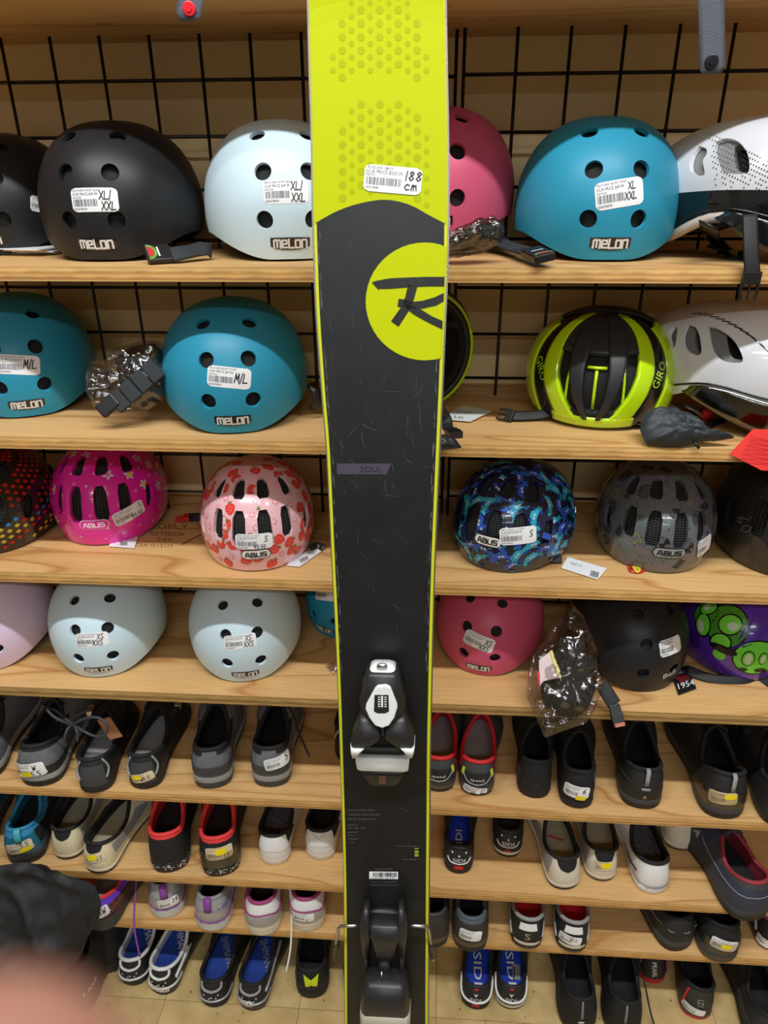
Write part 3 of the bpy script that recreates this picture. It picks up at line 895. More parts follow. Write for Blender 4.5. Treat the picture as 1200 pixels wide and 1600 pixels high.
# ------------------------------------------------------------------ helmets
class Dome:
    """helmet shell: front is -y, crown +z; az 0 = front, positive to +x"""
    def __init__(s, a, b, H, c, rim, tuck=0.05, q=0.92, squash=None):
        s.a, s.b, s.H, s.c, s.rim, s.tuck, s.q, s.squash = a, b, H, c, rim, tuck, q, squash
    def P(s, az, t, k=1.0):
        zr = s.rim(az)
        if t < 0.25:
            z = zr+(s.c-zr)*t/0.25
            r = 1-s.tuck*((s.c-z)/s.c)**2
        else:
            th = (t-0.25)/0.75*math.pi/2
            z = s.c+(s.H-s.c)*math.sin(th); r = max(0.0, math.cos(th))**s.q
        x, y = s.a*r*math.sin(az), -s.b*r*math.cos(az)
        if s.squash: x, y, z = s.squash(x, y, z)
        return V((x*k, y*k, s.c+(z-s.c)*k))
    def N(s, az, t):
        e = 0.01
        t = min(max(t, 0.02), 0.97)
        n = (s.P(az+e, t)-s.P(az-e, t)).cross(s.P(az, t+e)-s.P(az, t-e))
        return n.normalized()
    def shell(s, na=72, nt=26, th=0.004, k=1.0):
        """closed thick shell"""
        g = G(); rings = []
        for j in range(nt):
            t = (j/(nt-1))*0.985
            rings.append([s.P(2*math.pi*i/na, t, k) for i in range(na)])
        inner = []
        kk = k*(1-th/s.a)
        for j in range(nt):
            t = (j/(nt-1))*0.985
            inner.append([s.P(2*math.pi*i/na, t, kk) for i in range(na)])
        g.loft(rings+[], cap1=True)
        n0 = len(g.v)
        g2 = G(); g2.loft(inner, cap1=True)
        n = na
        g.add(g2.v, [tuple(reversed(f)) for f in g2.f])
        for i in range(na):
            a, b = i, (i+1) % na
            g.f.append((b, a, n0+a, n0+b)); g.mi.append(0)
        return g
    def at(s, az, z):
        """t for a height z at an azimuth"""
        lo, hi = 0.0, 1.0
        for _ in range(30):
            m = (lo+hi)/2
            if s.P(az, m).z < z: lo = m
            else: hi = m
        return lo

def cut(me, cutters, orig_n):
    """subtract the cutter prisms, keep the smooth shading of the uncut shell"""
    kd = KDTree(len(me.vertices))
    nr = [v.normal.copy() for v in me.vertices]; co = [v.co.copy() for v in me.vertices]
    for i, c in enumerate(co): kd.insert(c, i)
    kd.balance()
    o = bpy.data.objects.new('tmp', me); COL.objects.link(o)
    cm = bpy.data.meshes.new('cut'); cm.from_pydata([tuple(v) for v in cutters.v], [], cutters.f)
    bm = bmesh.new(); bm.from_mesh(cm); bmesh.ops.recalc_face_normals(bm, faces=bm.faces); bm.to_mesh(cm); bm.free()
    c = bpy.data.objects.new('tmpc', cm); COL.objects.link(c)
    md = o.modifiers.new('b', 'BOOLEAN'); md.operation = 'DIFFERENCE'; md.solver = 'EXACT'; md.object = c
    bpy.context.view_layer.update()
    dg = bpy.context.evaluated_depsgraph_get()
    res = bpy.data.meshes.new_from_object(o.evaluated_get(dg))
    bpy.data.objects.remove(o); bpy.data.objects.remove(c); bpy.data.meshes.remove(cm)
    ln = []
    for p in res.polygons:
        fn = p.normal
        for li in p.loop_indices:
            q = res.vertices[res.loops[li].vertex_index].co
            n = V((0, 0, 0))
            for cc, i, d in kd.find_n(q, 4):
                n += nr[i]/(d+1e-5) if nr[i].dot(fn) > 0.2 else V((0, 0, 0))
            n = n.normalized() if n.length > 0 else fn
            ln.append(n if n.dot(fn) > 0.72 else fn)
    res.polygons.foreach_set('use_smooth', [True]*len(res.polygons))
    res.normals_split_custom_set([tuple(n) for n in ln])
    return res
def radial(g, D, outline, k0=0.80, k1=1.12):
    """cutter: outline of surface points pushed in and out from the shell centre"""
    C = V((0, 0, D.c)); n = len(outline)
    a = [C+(p-C)*k0 for p in outline]; b = [C+(p-C)*k1 for p in outline]
    g.add(a+b, [tuple(reversed(range(n))), tuple(range(n, 2*n))]+[(j, (j+1) % n, n+(j+1) % n, n+j) for j in range(n)])
def disc(D, az, z, r, n=20, ry=None):
    t = D.at(az, z); p = D.P(az, t); nn = D.N(az, t)
    x = V((0, 0, 1)).cross(nn).normalized(); y = nn.cross(x)
    return [p+x*(r*math.cos(2*math.pi*k/n))+y*((ry or r)*math.sin(2*math.pi*k/n)) for k in range(n)]
def smooth_tri(x): return x*x*(3-2*x)

# --- the round skate style helmet, built once
def skate_rim(az):
    a = abs((az+math.pi) % (2*math.pi)-math.pi)/math.pi        # 0 front .. 1 back
    up = smooth_tri(min(1, max(0, (a-0.07)/0.36)))*0.032          # the rim climbs from the brow to the ears
    down = smooth_tri(min(1, max(0, (a-0.60)/0.28)))*0.026        # and drops again at the nape
    return 0.003*math.exp(-(a/0.2)**2)+up-down
SKATE = Dome(0.110, 0.127, 0.172, 0.062, skate_rim, 0.09, 0.80)
_sh = SKATE.shell(88, 30, 0.005)
_m0 = mesh('shell', _sh.v, _sh.f, mat('shell_blank', (200, 200, 200), 0.5))
_c = G()
for sg in (-1, 1):
    radial(_c, SKATE, disc(SKATE, R(16.5)*sg, 0.0515, 0.0112))
    radial(_c, SKATE, disc(SKATE, R(16.5)*sg, 0.108, 0.0112))
    radial(_c, SKATE, disc(SKATE, R(26)*sg, 0.150, 0.0108, ry=0.0095))
    radial(_c, SKATE, disc(SKATE, math.pi-R(18)*sg, 0.055, 0.0112))
    radial(_c, SKATE, disc(SKATE, math.pi-R(18)*sg, 0.108, 0.0112))
SKATE_RAW = mesh('raw', _sh.v[:88*30], [f for f in _sh.f if max(f) < 88*30], _m0.materials[0])
SKATE_ME = cut(_m0, _c, 0)
_l = SKATE.shell(48, 16, 0.02, 0.925); SKATE_LINER = mesh('foam_liner', _l.v, _l.f, mat('black_foam', (22, 22, 23), 0.8))
# soft edge band along the rim
_g = G().tube([SKATE.P(2*math.pi*k/72, 0.004, 0.968) for k in range(72)], 0.0026, 6, closed=True)
SKATE_RIM = mesh('rim_trim', _g.v, _g.f, mat('rim_black', (24, 24, 25), 0.5))
# straps under the helmet
_g = G()
for sg in (-1, 1):
    for da in (0.46, 0.66):
        p = SKATE.P(math.pi*da*sg, 0.02, 0.95)
        _g.tube([p+V((0, 0, 0.02)), p+V((-sg*0.012, 0.003, -0.0)), p*0.62+V((0, 0, 0.004)), V((sg*0.02, 0.01, 0.0045))], 0.0085, 6, flat=0.14, up=(0.0, 0.2, 1))
SKATE_STRAP = mesh('chin_strap', _g.v, _g.f, mat('strap_black', (26, 27, 29), 0.6, bump=0.1, bscale=900))

M_LOGO = mat('logo_plate_black', (20, 20, 21), 0.16, coat=0.6)
M_LOGOL = mat('logo_letters', (222, 222, 220), 0.3)
def rounded_letters(word, h, wd, t):
    """chunky logo letters from strokes, centred"""
    L = {'M': [[(0, 0), (0, .85), (.15, 1), (.9, 1), (1, .85), (1, 0)], [(.5, 1), (.5, .1)]], 'E': [[(1, .05), (.1, .05), (0, .15), (0, .85), (.1, 1), (.9, 1), (.95, .55), (.3, .5)]],
         'L': [[(0, 1.1), (0, .12), (.1, 0), (1, 0)]], 'O': [[(.1, 0), (0, .15), (0, .85), (.1, 1), (.9, 1), (1, .85), (1, .15), (.9, 0), (.1, 0)]], 'N': [[(0, 0), (0, .9), (.1, 1), (.9, 1), (1, .85), (1, 0)]]}
    vs, fs = [], []
    ws = {'M': 1.35}
    tot = sum(ws.get(c, 1) for c in word)+0.42*(len(word)-1); cw = wd/tot; x = -wd/2
    for ch in word:
        w_ = cw*ws.get(ch, 1)
        for st in L[ch]:
            P = [(x+p[0]*w_, (p[1]-.5)*h) for p in st]
            for a, b in zip(P, P[1:]):
                dx, dy = b[0]-a[0], b[1]-a[1]; l = math.hypot(dx, dy) or 1
                ux, uy = dx/l*t/2, dy/l*t/2; n = len(vs)
                vs += [(a[0]-uy-ux, a[1]+ux-uy), (b[0]-uy+ux, b[1]+ux+uy), (b[0]+uy+ux, b[1]-ux+uy), (a[0]+uy-ux, a[1]-ux-uy)]; fs.append((n+3, n+2, n+1, n))
        x += w_+cw*0.42
    return vs, fs
def strip_poly(outline_top, outline_bot):
    """2-D strip between two polylines of equal length"""
    n = len(outline_top); vs = outline_top+outline_bot
    return vs, [(k+n, k+n+1, k+1, k) for k in range(n-1)]
def skate_helmet(label, rgb, px, py, shelf, scale, yaw=0.0, tilt=0.0, roll=0.0, group='round skate style helmets', logo=True, sink=0.0, rough=0.42, lift=0.0, matname=None):
    front = onz(px, py, ZS[shelf]+0.004*scale)
    yw = R(yaw)
    c = front+V((-math.sin(yw)*0, 0, 0))+V((math.sin(-yw)*-0.0, 0, 0))
    # front rim point of the rotated helmet sits at the picked place
    off = Matrix.Rotation(yw, 3, 'Z') @ V((0, -SKATE.b*scale*0.94, 0))
    loc = front-off; loc.z = ZS[shelf]+lift-sink+max(0, math.sin(R(tilt))*0.1)
    T = Matrix.Translation(loc) @ Matrix.Rotation(yw, 4, 'Z') @ Matrix.Rotation(R(tilt), 4, 'X') @ Matrix.Rotation(R(roll), 4, 'Y') @ Matrix.Scale(scale, 4)
    root = empty('skate_helmet', label, 'helmet', T, group)
    m = mat('shell_'+(matname or '%d_%d_%d' % rgb), rgb, rough, spec=0.35)
    sh = obj('shell', SKATE_ME, root); sh.material_slots[0].link = 'OBJECT'; sh.material_slots[0].material = m
    obj('foam_liner', SKATE_LINER, root); obj('rim_trim', SKATE_RIM, root); obj('chin_strap', SKATE_STRAP, root)
    sf = Surf(root, [SKATE_RAW])
    if logo:
        az, z = 0.0, 0.0225
        t = SKATE.at(az, z); p = SKATE.P(az, t); n = SKATE.N(az, t); r = V((0, 0, 1)).cross(n).normalized(); r = V((1, 0, 0)); u = n.cross(r).normalized()
        fr = (p, n, r, u)
        xs = [-0.0255+0.051*k/12 for k in range(13)]
        top = [(x, 0.0083-0.0014*(abs(x)/0.0255)**2) for x in xs]; bot = [(x, -0.0078+0.004*(abs(x)/0.0255)**3) for x in xs]
        vs, fs = strip_poly(top, bot)
        pl = sf.decal('logo_plate', fr, vs, fs, M_LOGO, 0.0007, drop=False)
        vs, fs = rounded_letters('MELON', 0.0095, 0.042, 0.0024)
        sf.decal('logo_lettering', fr, vs, fs, M_LOGOL, 0.0013, parent=pl, drop=False)
    return root, sf

BLUE = (44, 146, 178); ICE = (205, 228, 240); PINK = (204, 84, 116); BLACKH = (33, 34, 37)
h, sf = skate_helmet('matt black helmet cut off by the left edge of the top shelf', BLACKH, -16, 396, 1, 1.0, yaw=8)
sticker(sf, 63, 320, .030, .022, -8, seed=9)
h, sf = skate_helmet('matt black helmet on the top shelf with a size XL sticker', BLACKH, 156, 405, 1, 1.06, yaw=2)
sticker(sf, 147, 312, .062, .030, 1, title='MELON BIKE HELMET BLACK', hand=(('XL/', .19, .02, .34), ('XXL', .22, -.42, .34)))
h, sf = skate_helmet('pale ice blue helmet on the top shelf beside the ski', ICE, 455, 404, 1, 1.06, yaw=14)
sticker(sf, 447, 299, .060, .030, 3, title='MELON BIKE HELMET BERLIN', hand=(('XL/', .19, .06, .34), ('XXL', .19, -.42, .34)), seed=2)
h, sf = skate_helmet('raspberry pink helmet half hidden behind the ski on the top shelf', PINK, 676, 398, 1, 1.06, yaw=-3, lift=0.018, tilt=-3)
h, sf = skate_helmet('teal blue helmet on the top shelf with a size XL sticker', BLUE, 950, 405, 1, 1.06, yaw=0)
sticker(sf, 969, 302, .062, .034, 9, title='MELON BIKE HELMET SYDNEY', hand=(('XL', .19, .10, .26), ('XXL', .17, -.26, .26)), seed=3)
h, sf = skate_helmet('teal blue helmet on the second shelf cut off by the left edge', BLUE, 46, 650, 2, 1.04, yaw=26)
sticker(sf, 28, 570, .062, .030, -3, title='MELON BIKE HELMET SYDNEY', hand=(('M/L', .20, -.16, .42),), seed=4)
h, sf = skate_helmet('teal blue helmet on the second shelf with a size M/L sticker', BLUE, 366, 676, 2, 1.05, yaw=11)
sticker(sf, 358, 590, .062, .030, -6, title='MELON BIKE HELMET SYDNEY', hand=(('M/L', .20, -.2, .42),), seed=5)
h, sf = skate_helmet('lilac helmet on the fourth shelf cut off by the left edge', (224, 202, 226), -22, 1049, 4, .97, yaw=15)
h, sf = skate_helmet('pale ice blue helmet with an XS sticker between the lilac helmet and its twin', ICE, 157, 1058, 4, .965, yaw=11)
sticker(sf, 143, 1000, .056, .026, 3, title='MELON BIKE HELMET BERLIN', hand=(('XS', .19, .03, .36), ('XXS', .10, -.40, .36)), seed=6)
h, sf = skate_helmet('pale ice blue helmet with an XS sticker on the fourth shelf nearest the ski', ICE, 385, 1065, 4, .955, yaw=12)
sticker(sf, 375, 1003, .056, .026, 6, title='MELON BIKE HELMET BERLIN', hand=(('XS', .19, .03, .36), ('XXS', .18, -.40, .36)), seed=7)
h, sf = skate_helmet('small teal helmet set far back on the fourth shelf behind the ski', BLUE, 508, 993, 4, .88, yaw=-30)
sticker(sf, 508, 928, .05, .026, -5, seed=8)
h, sf = skate_helmet('raspberry pink helmet with an XS sticker on the fourth shelf', PINK, 747, 1054, 4, .92, yaw=-14)
sticker(sf, 748, 1003, .055, .028, -18, title='MELON BIKE HELMET', hand=(('XS', .22, .0, .36), ('XXS', .14, -.44, .36)), seed=11)
h, sf = skate_helmet('matt black helmet on the fourth shelf behind the plastic bag', BLACKH, 1022, 1080, 4, .95, yaw=16, logo=False)
sticker(sf, 1049, 1010, .046, .030, 12, title='BELL HELMET', price='OUR PRICE $39.99', seed=12)
fr = sf.frame(1046, 1053, 8)
if fr:
    vs, fs = text_fit('Bell', 0, 0, .028, .012)
    sf.decal('script_logo', fr, vs, fs, M_LOGOL, .0008)

# --- children's helmets with slots
def kid_rim(az):
    a = abs((az+math.pi) % (2*math.pi)-math.pi)/math.pi
    return 0.010*math.exp(-(a/0.22)**2)*0.2+math.exp(-((a-0.5)/0.16)**2)*0.012
KID = Dome(0.093, 0.112, 0.146, 0.050, kid_rim, 0.10, 0.86)
def azslot(D, az0, az1, z0, z1, slant=0.0, n=5):
    """slot between two meridians: rounded ends"""
    L_, R_ = [], []
    for k in range(n+1):
        u = k/n; z = z0+(z1-z0)*u
        sq = 1 if 0 < k < n else 0.6
        cz = (az0+az1)/2+slant*(u-.5); hw_ = (az1-az0)/2*sq
        L_.append(D.P(R(cz-hw_), D.at(R(cz-hw_), z))); R_.append(D.P(R(cz+hw_), D.at(R(cz+hw_), z)))
    return L_+list(reversed(R_))
_sh = KID.shell(96, 34, 0.006)
_m0 = mesh('shell', _sh.v, _sh.f, mat('shell_blank', (200, 200, 200), 0.5))
_c = G()
for sg in (-1, 1):
    for a0, a1, z0, z1, sl in ((6, 19.5, .047, .102, 0), (30, 42, .054, .100, 2), (58, 67, .050, .084, 5),
                               (9, 26, .116, .137, 3), (44, 60, .112, .133, 6), (150, 162, .055, .10, 0), (168, 176, .055, .10, 0), (110, 122, .06, .10, 0)):
        s0, s1 = sorted((a0*sg, a1*sg))
        radial(_c, KID, azslot(KID, s0, s1, z0, z1, sl*sg), .78, 1.12)
KID_RAW = mesh('raw', _sh.v[:96*34], [f for f in _sh.f if max(f) < 96*34], _m0.materials[0])
KID_FULL = mesh('shell', _sh.v, _sh.f, _m0.materials[0])
KID_ME = cut(_m0, _c, 0)
_l = KID.shell(48, 16, 0.02, 0.90); KID_LINER = mesh('foam_liner', _l.v, _l.f, MATS['black_foam'])
# insect net behind the slots
_g = G()
for k in range(46):
    az = R(-80+160*k/45)
    _g.tube([KID.P(az, t/16, .945) for t in range(3, 15)], 0.0006, 3, cap=False)
for j in range(34):
    t = .2+.68*j/33
    _g.tube([KID.P(R(-80+160*k/20), t, .945) for k in range(21)], 0.0006, 3, cap=False)
KID_NET = mesh('insect_net', _g.v, _g.f, mat('net_black', (52, 53, 54), 0.6))
_g = G().tube([KID.P(2*math.pi*k/64, 0.004, 0.965) for k in range(64)], 0.0026, 6, closed=True)
KID_RIM = mesh('rim_trim', _g.v, _g.f, MATS['rim_black'])
_g = G().tube([(0, .09, .03), (.02, .11, .02), (0, .125, .012), (-.02, .11, .02), (0, .09, .03)], .012, 8, flat=.5)
KID_DIAL = mesh('fit_dial', _g.v, _g.f, mat('dial_black', (22, 22, 24), .5))
def kid_helmet(label, rgb, px, py, shelf, scale, yaw=0.0, tilt=0.0, roll=0.0, matname=None, rough=0.2):
    front = onz(px, py, ZS[shelf]+0.003)
    yw = R(yaw)
    off = Matrix.Rotation(yw, 3, 'Z') @ V((0, -KID.b*scale*0.9, 0))
    loc = front-off; loc.z = ZS[shelf]+0.001+max(0, math.sin(R(abs(tilt)))*0.1*scale)
    T = Matrix.Translation(loc) @ Matrix.Rotation(yw, 4, 'Z') @ Matrix.Rotation(R(tilt), 4, 'X') @ Matrix.Rotation(R(roll), 4, 'Y') @ Matrix.Scale(scale, 4)
    root = empty('kids_helmet', label, 'helmet', T, "children's helmets on the third shelf")
    sh = obj('shell', KID_ME, root); sh.material_slots[0].link = 'OBJECT'
    sh.material_slots[0].material = mat('kid_'+(matname or '%d_%d_%d' % rgb), rgb, rough, coat=0.7)
    obj('foam_liner', KID_LINER, root); obj('insect_net', KID_NET, root); obj('rim_trim', KID_RIM, root); obj('fit_dial', KID_DIAL, root)
    sf_ = Surf(root, [KID_RAW]); sf_.lift = .0016; sf_.cut = Surf(root, [KID_ME])
    return root, sf_
ABUS = {'A': [[(0, 0), (.3, 1), (.7, 1), (1, 0)], [(.15, .32), (.85, .32)]], 'B': [[(0, 0), (0, 1), (.85, 1), (.9, .6), (.85, .52), (0, .52)], [(.85, .52), (1, .45), (1, .1), (.9, 0), (0, 0)]],
        'U': [[(0, 1), (0, .1), (.1, 0), (.9, 0), (1, .1), (1, 1)]], 'S': [[(1, 1), (.1, 1), (0, .9), (0, .6), (.1, .52), (.9, .48), (1, .4), (1, .1), (.9, 0), (0, 0)]]}
def strokes2d(word, table, h, wd, t, gap=.3):
    vs, fs = [], []; n_ = len(word); cw = wd/(n_+gap*(n_-1)); x = -wd/2
    for ch in word:
        for st in table[ch]:
            P = [(x+p[0]*cw, (p[1]-.5)*h) for p in st]
            for a, b in zip(P, P[1:]):
                dx, dy = b[0]-a[0], b[1]-a[1]; l = math.hypot(dx, dy) or 1
                ux, uy = dx/l*t/2, dy/l*t/2; n = len(vs)
                vs += [(a[0]-uy-ux*.8, a[1]+ux-uy*.8), (b[0]-uy+ux*.8, b[1]+ux+uy*.8), (b[0]+uy+ux*.8, b[1]-ux+uy*.8), (a[0]+uy-ux*.8, a[1]-ux-uy*.8)]; fs.append((n+3, n+2, n+1, n))
        x += cw*(1+gap)
    return vs, fs
def kid_logo(sf, px, py, rot=0, w=.048, h=.0165, bg=(244, 240, 240), ink=(20, 20, 24), ring=(20, 20, 24)):
    fr = sf.frame(px, py, rot)
    if not fr: print('LOGO MISS', px, py); return
    k = 1/sf.T.to_scale()[0]; w *= k; h *= k
    def pill(w_, h_, n=8):
        xs = [-w_/2+w_*i/18 for i in range(19)]
        f = lambda x: h_/2*min(1, math.sqrt(max(0, 1-max(0, (abs(x)-(w_/2-h_/2))/(h_/2))**2)))
        return strip_poly([(x, f(x)+1e-5) for x in xs], [(x, -f(x)-1e-5) for x in xs])
    vs, fs = pill(w*1.05, h*1.12)
    b = sf.decal('logo_badge', fr, vs, fs, mat('badge_%d_%d_%d' % ring, ring, .3), .0012, drop=False)
    vs, fs = pill(w*.985, h*.95)
    sf.decal('badge_face', fr, vs, fs, mat('badge_%d_%d_%d' % bg, bg, .3), .0018, parent=b, drop=False)
    vs, fs = strokes2d('ABUS', ABUS, h*.46, w*.72, h*.115, .34)
    sf.decal('badge_lettering', fr, vs, fs, mat('badge_%d_%d_%d' % ink, ink, .3), .0024, parent=b, drop=False)

def scatter(D, sf, n, mind, seed, tmin=.06, tmax=.9, azr=(-115, 115)):
    """well spaced spots on the shell: frames in local coordinates"""
    rnd = random.Random(seed); out = []; tries = 0
    while len(out) < n and tries < 6000:
        tries += 1
        az = R(rnd.uniform(*azr)); t = math.asin(rnd.uniform(math.sin(tmin*1.5), math.sin(min(1.5, tmax*1.5))))/1.5
        p = D.P(az, t)
        if any((p-q[0]).length < mind for q in out): continue
        n_ = D.N(az, t); r = V((math.cos(az), math.sin(az), 0)); r = (r-n_*r.dot(n_)).normalized(); u = n_.cross(r)
        a = rnd.uniform(0, 360)
        out.append((p, n_, r, u, a, rnd.random()))
    return out
def spin(fr, a):
    p, n, r, u = fr[:4]; c, s = math.cos(R(a)), math.sin(R(a))
    return (p, n, r*c+u*s, u*c-r*s)
def printed(sf, name, items, mats, parent=None, off=0.0007):
    """items: (frame, verts2d, faces, material index, layer) laid on the shell as one print"""
    g = G()
    for fr, vs, fs, mi, layer in items:
        o, ok = getattr(sf, 'cut', sf).lay(fr, vs, off+0.00025*layer, 1.0, 0.03)
        p, n = fr[0], fr[1]
        rad = max(math.hypot(*v) for v in vs)
        ok = [a and (p-q).dot(n) < 0.0025+rad*rad*9 for a, q in zip(ok, o)]
        g.add(o, [f for f in fs if all(ok[i] for i in f)], mi)
    o = g.out(name, mats, parent or sf.root, smooth=False); o['kind'] = 'stuff'
    return o
def blob(pts):
    return pts, [tuple(range(len(pts)))]
def fan(pts):
    n = len(pts); c = (sum(p[0] for p in pts)/n, sum(p[1] for p in pts)/n)
    return pts+[c], [(k, (k+1) % n, n) for k in range(n)]

# pink helmet with flowers
h, sf = kid_helmet("glossy magenta children's helmet with white flower prints", (236, 34, 168), 152, 851, 3, 1.08, yaw=6)
def flower(r, nn=5):
    return fan([(r*(.72+.28*math.cos(nn*2*math.pi*k/20))*math.cos(2*math.pi*k/20), r*(.72+.28*math.cos(nn*2*math.pi*k/20))*math.sin(2*math.pi*k/20)) for k in range(20)])
it = []
for fr in scatter(KID, sf, 90, .019, 3):
    f = spin(fr, fr[4]); k = fr[5]
    if k < .28:
        it.append((f, *flower(.0095), 0, 0)); it.append((f, *fan(circ(0, 0, .0036, 10)), 1 if k < .15 else 2, 1))
    elif k < .6: it.append((f, *flower(.0042, 5), 2, 0))
    else:
        it.append((f, *fan(circ(0, 0, .0022, 8)), 3, 0))
printed(sf, 'flower_print', it, [mat('print_paleblue', (206, 214, 228), .25), mat('print_yellow', (240, 196, 40), .25), mat('print_rose', (250, 110, 190), .25), mat('print_lilac', (232, 190, 220), .25)])
kid_logo(sf, 147, 820, 1, bg=(236, 34, 168), ink=(250, 226, 240), ring=(250, 226, 240))
sticker(sf, 202, 802, .058, .026, 14, title='ABUS SMILEY 3.0 KIDS', price='OUR PRICE $79.99', hand=(('S', .36, .06, .3), ('45-50', .1, -.46, .3)), seed=21)
# strawberry helmet
h, sf = kid_helmet("glossy pale pink children's helmet printed with strawberries", (246, 196, 204), 400, 891, 3, 1.05, yaw=9)
it = []
berry = [(0, -.0082), (.003, -.0066), (.0056, -.003), (.0066, .001), (.0058, .0042), (.003, .0058), (0, .0062), (-.003, .0058), (-.0058, .0042), (-.0066, .001), (-.0056, -.003), (-.003, -.0066)]
for fr in scatter(KID, sf, 170, .0172, 5):
    k = fr[5]; f = spin(fr, (fr[4]-180)*.45)
    if k < .68:
        it.append((f, *fan([(x*1.3, y*1.3) for x, y in berry]), 0, 0))
        for a in (-50, -18, 18, 50):
            c, s_ = math.sin(R(a)), math.cos(R(a))
            it.append((f, [(0-s_*.0012, .0078+c*.0012), (c*.006, .0078+s_*.0055), (0+s_*.0012, .0078-c*.0012)], [(0, 1, 2)], 1, 1))
        for x, y in ((-.003, .001), (.003, .001), (0, -.003), (0, .004), (-.002, -.0055), (.0028, -.003)):
            it.append((f, *fan(circ(x, y, .0006, 5)), 2, 1))
    else:
        it.append((f, *flower(.0062), 3, 0)); it.append((f, *fan(circ(0, 0, .0022, 8)), 2, 1))
printed(sf, 'strawberry_print', it, [mat('print_berry', (232, 70, 62), .25), mat('print_leaf', (104, 128, 44), .25), mat('print_cream', (252, 214, 214), .25), mat('print_blossom', (244, 150, 182), .25)])
kid_logo(sf, 400, 866, 0, w=.046)
sticker(sf, 397, 846, .058, .026, 0, title='ABUS SMILEY 3.0 KIDS', price='OUR PRICE $79.99', hand=(('S', .30, -.02, .36), ('45-50', .06, -.46, .26)), seed=22)
# blue helmet with cars
h, sf = kid_helmet("glossy navy children's helmet printed with blue cars", (16, 26, 58), 752, 886, 3, 1.06, yaw=-34)
it = []
car = [(a*1.35, b*1.35) for a, b in [(-.0125, -.0035), (-.0125, .003), (-.010, .0042), (-.006, .0092), (.0045, .0092), (.0085, .004), (.0125, .0028), (.0125, -.0035)]]
for fr in scatter(KID, sf, 230, .0195, 9):
    f = spin(fr, (fr[4]-180)*.5); c = 0 if fr[5] < .5 else 1
    it.append((f, *fan(car), c, 0))
    it.append((f, [(-.0048, .004), (-.0038, .0078), (-.001, .0078), (-.001, .004)], [(3, 2, 1, 0)], 2, 1))
    it.append((f, [(.0005, .004), (.0005, .0078), (.0036, .0078), (.006, .004)], [(3, 2, 1, 0)], 2, 1))
    for x in (-.0085, .0085):
        it.append((f, *fan(circ(x, -.0036, .0034, 10)), 3, 1)); it.append((f, *fan(circ(x, -.0036, .0025, 10)), 1-c, 2)); it.append((f, *fan(circ(x, -.0036, .0013, 8)), 3, 3))
printed(sf, 'car_print', it, [mat('print_teal', (44, 166, 190), .25), mat('print_cobalt', (48, 86, 190), .25), mat('print_glass', (176, 192, 226), .25), mat('print_navy', (16, 26, 58), .25)])
kid_logo(sf, 762, 845, -4, w=.044)
sticker(sf, 810, 837, .058, .028, 5, title='ABUS SMILEY 3.0 KIDS', price='OUR PRICE $79.99', hand=(('S', .32, -.1, .36),), seed=23)
# grey doodle helmet
h, sf = kid_helmet("glossy grey children's helmet with black and green doodles", (96, 97, 104), 1030, 894, 3, 1.05, yaw=-7)
it = []
def ringpts(r, t, n=20, k=1.0):
    vs, fs = [], []
    for i in range(n):
        a = 2*math.pi*i/n; vs += [(r*math.cos(a), r*k*math.sin(a)), ((r-t)*math.cos(a), (r-t)*k*math.sin(a))]
    return vs, [(2*i, 2*((i+1) % n), 2*((i+1) % n)+1, 2*i+1) for i in range(n)]
rd = random.Random(12)
for fr in scatter(KID, sf, 70, .024, 15):
    f = spin(fr, fr[4]); k = fr[5]
    if k < .3:
        for r in (.012, .009, .006, .003): it.append((f, *ringpts(r, .0011), 0, 0))
    elif k < .45:
        it.append((f, *ringpts(.013, .0012, 20, .8), 2, 0)); it.append((f, *ringpts(.009, .001, 20, .8), 2, 0))
    elif k < .6:
        for y in range(4): it.append((f, *hand2d('S', -.008, -.008+y*.005, .003, wd=.016, t=.0009), 0, 0))
    elif k < .75:
        a, b_ = merge2d(hand2d('M', -.009, 0, .007, wd=.016, t=.0012), hand2d('W', -.009, -.009, .007, wd=.016, t=.0012)); it.append((f, a, b_, 1, 0))
    else:
        it.append((f, *fan(circ(0, 0, .0105, 18, .008)), 0, 0))
        for y in (-.004, -.0015, .001, .0035): it.append((f, [(-.009, y), (.009, y), (.009, y+.0012), (-.009, y+.0012)], [(0, 1, 2, 3)], 3, 1))
for fr in scatter(KID, sf, 160, .011, 16):
    f = spin(fr, fr[4]); it.append((f, *(fan(circ(0, 0, .0011, 6)) if fr[5] < .5 else hand2d('X', -.002, -.002, .004, t=.0006)), 0 if fr[5] < .6 else 3, 0))
printed(sf, 'doodle_print', it, [mat('print_black', (30, 30, 34), .25), mat('print_olive', (150, 150, 60), .25), mat('print_sage', (104, 140, 122), .25), mat('print_grey', (120, 121, 128), .25)])
kid_logo(sf, 1046, 864, 0, bg=(150, 152, 154), w=.050)
sticker(sf, 1100, 852, .034, .032, 12, title='ABUS SMILEY', price='PRICE $79.99', seed=24)
# grey helmet behind the ski
h, sf = kid_helmet("grey patterned children's helmet mostly hidden behind the ski", (120, 128, 138), 612, 888, 3, .98, yaw=6)
it = []
for fr in scatter(KID, sf, 40, .02, 31):
    f = spin(fr, fr[4])
    for r in (.010, .007, .004): it.append((f, *ringpts(r, .0009), 0 if fr[5] < .7 else 1, 0))
printed(sf, 'topographic_print', it, [mat('print_slate', (62, 70, 78), .25), mat('print_lime', (190, 190, 60), .25)])
sticker(sf, 687, 847, .034, .03, 14, title='ABUS', price='$79.99', hand=(('M', .18, -.1, .36),), seed=25)
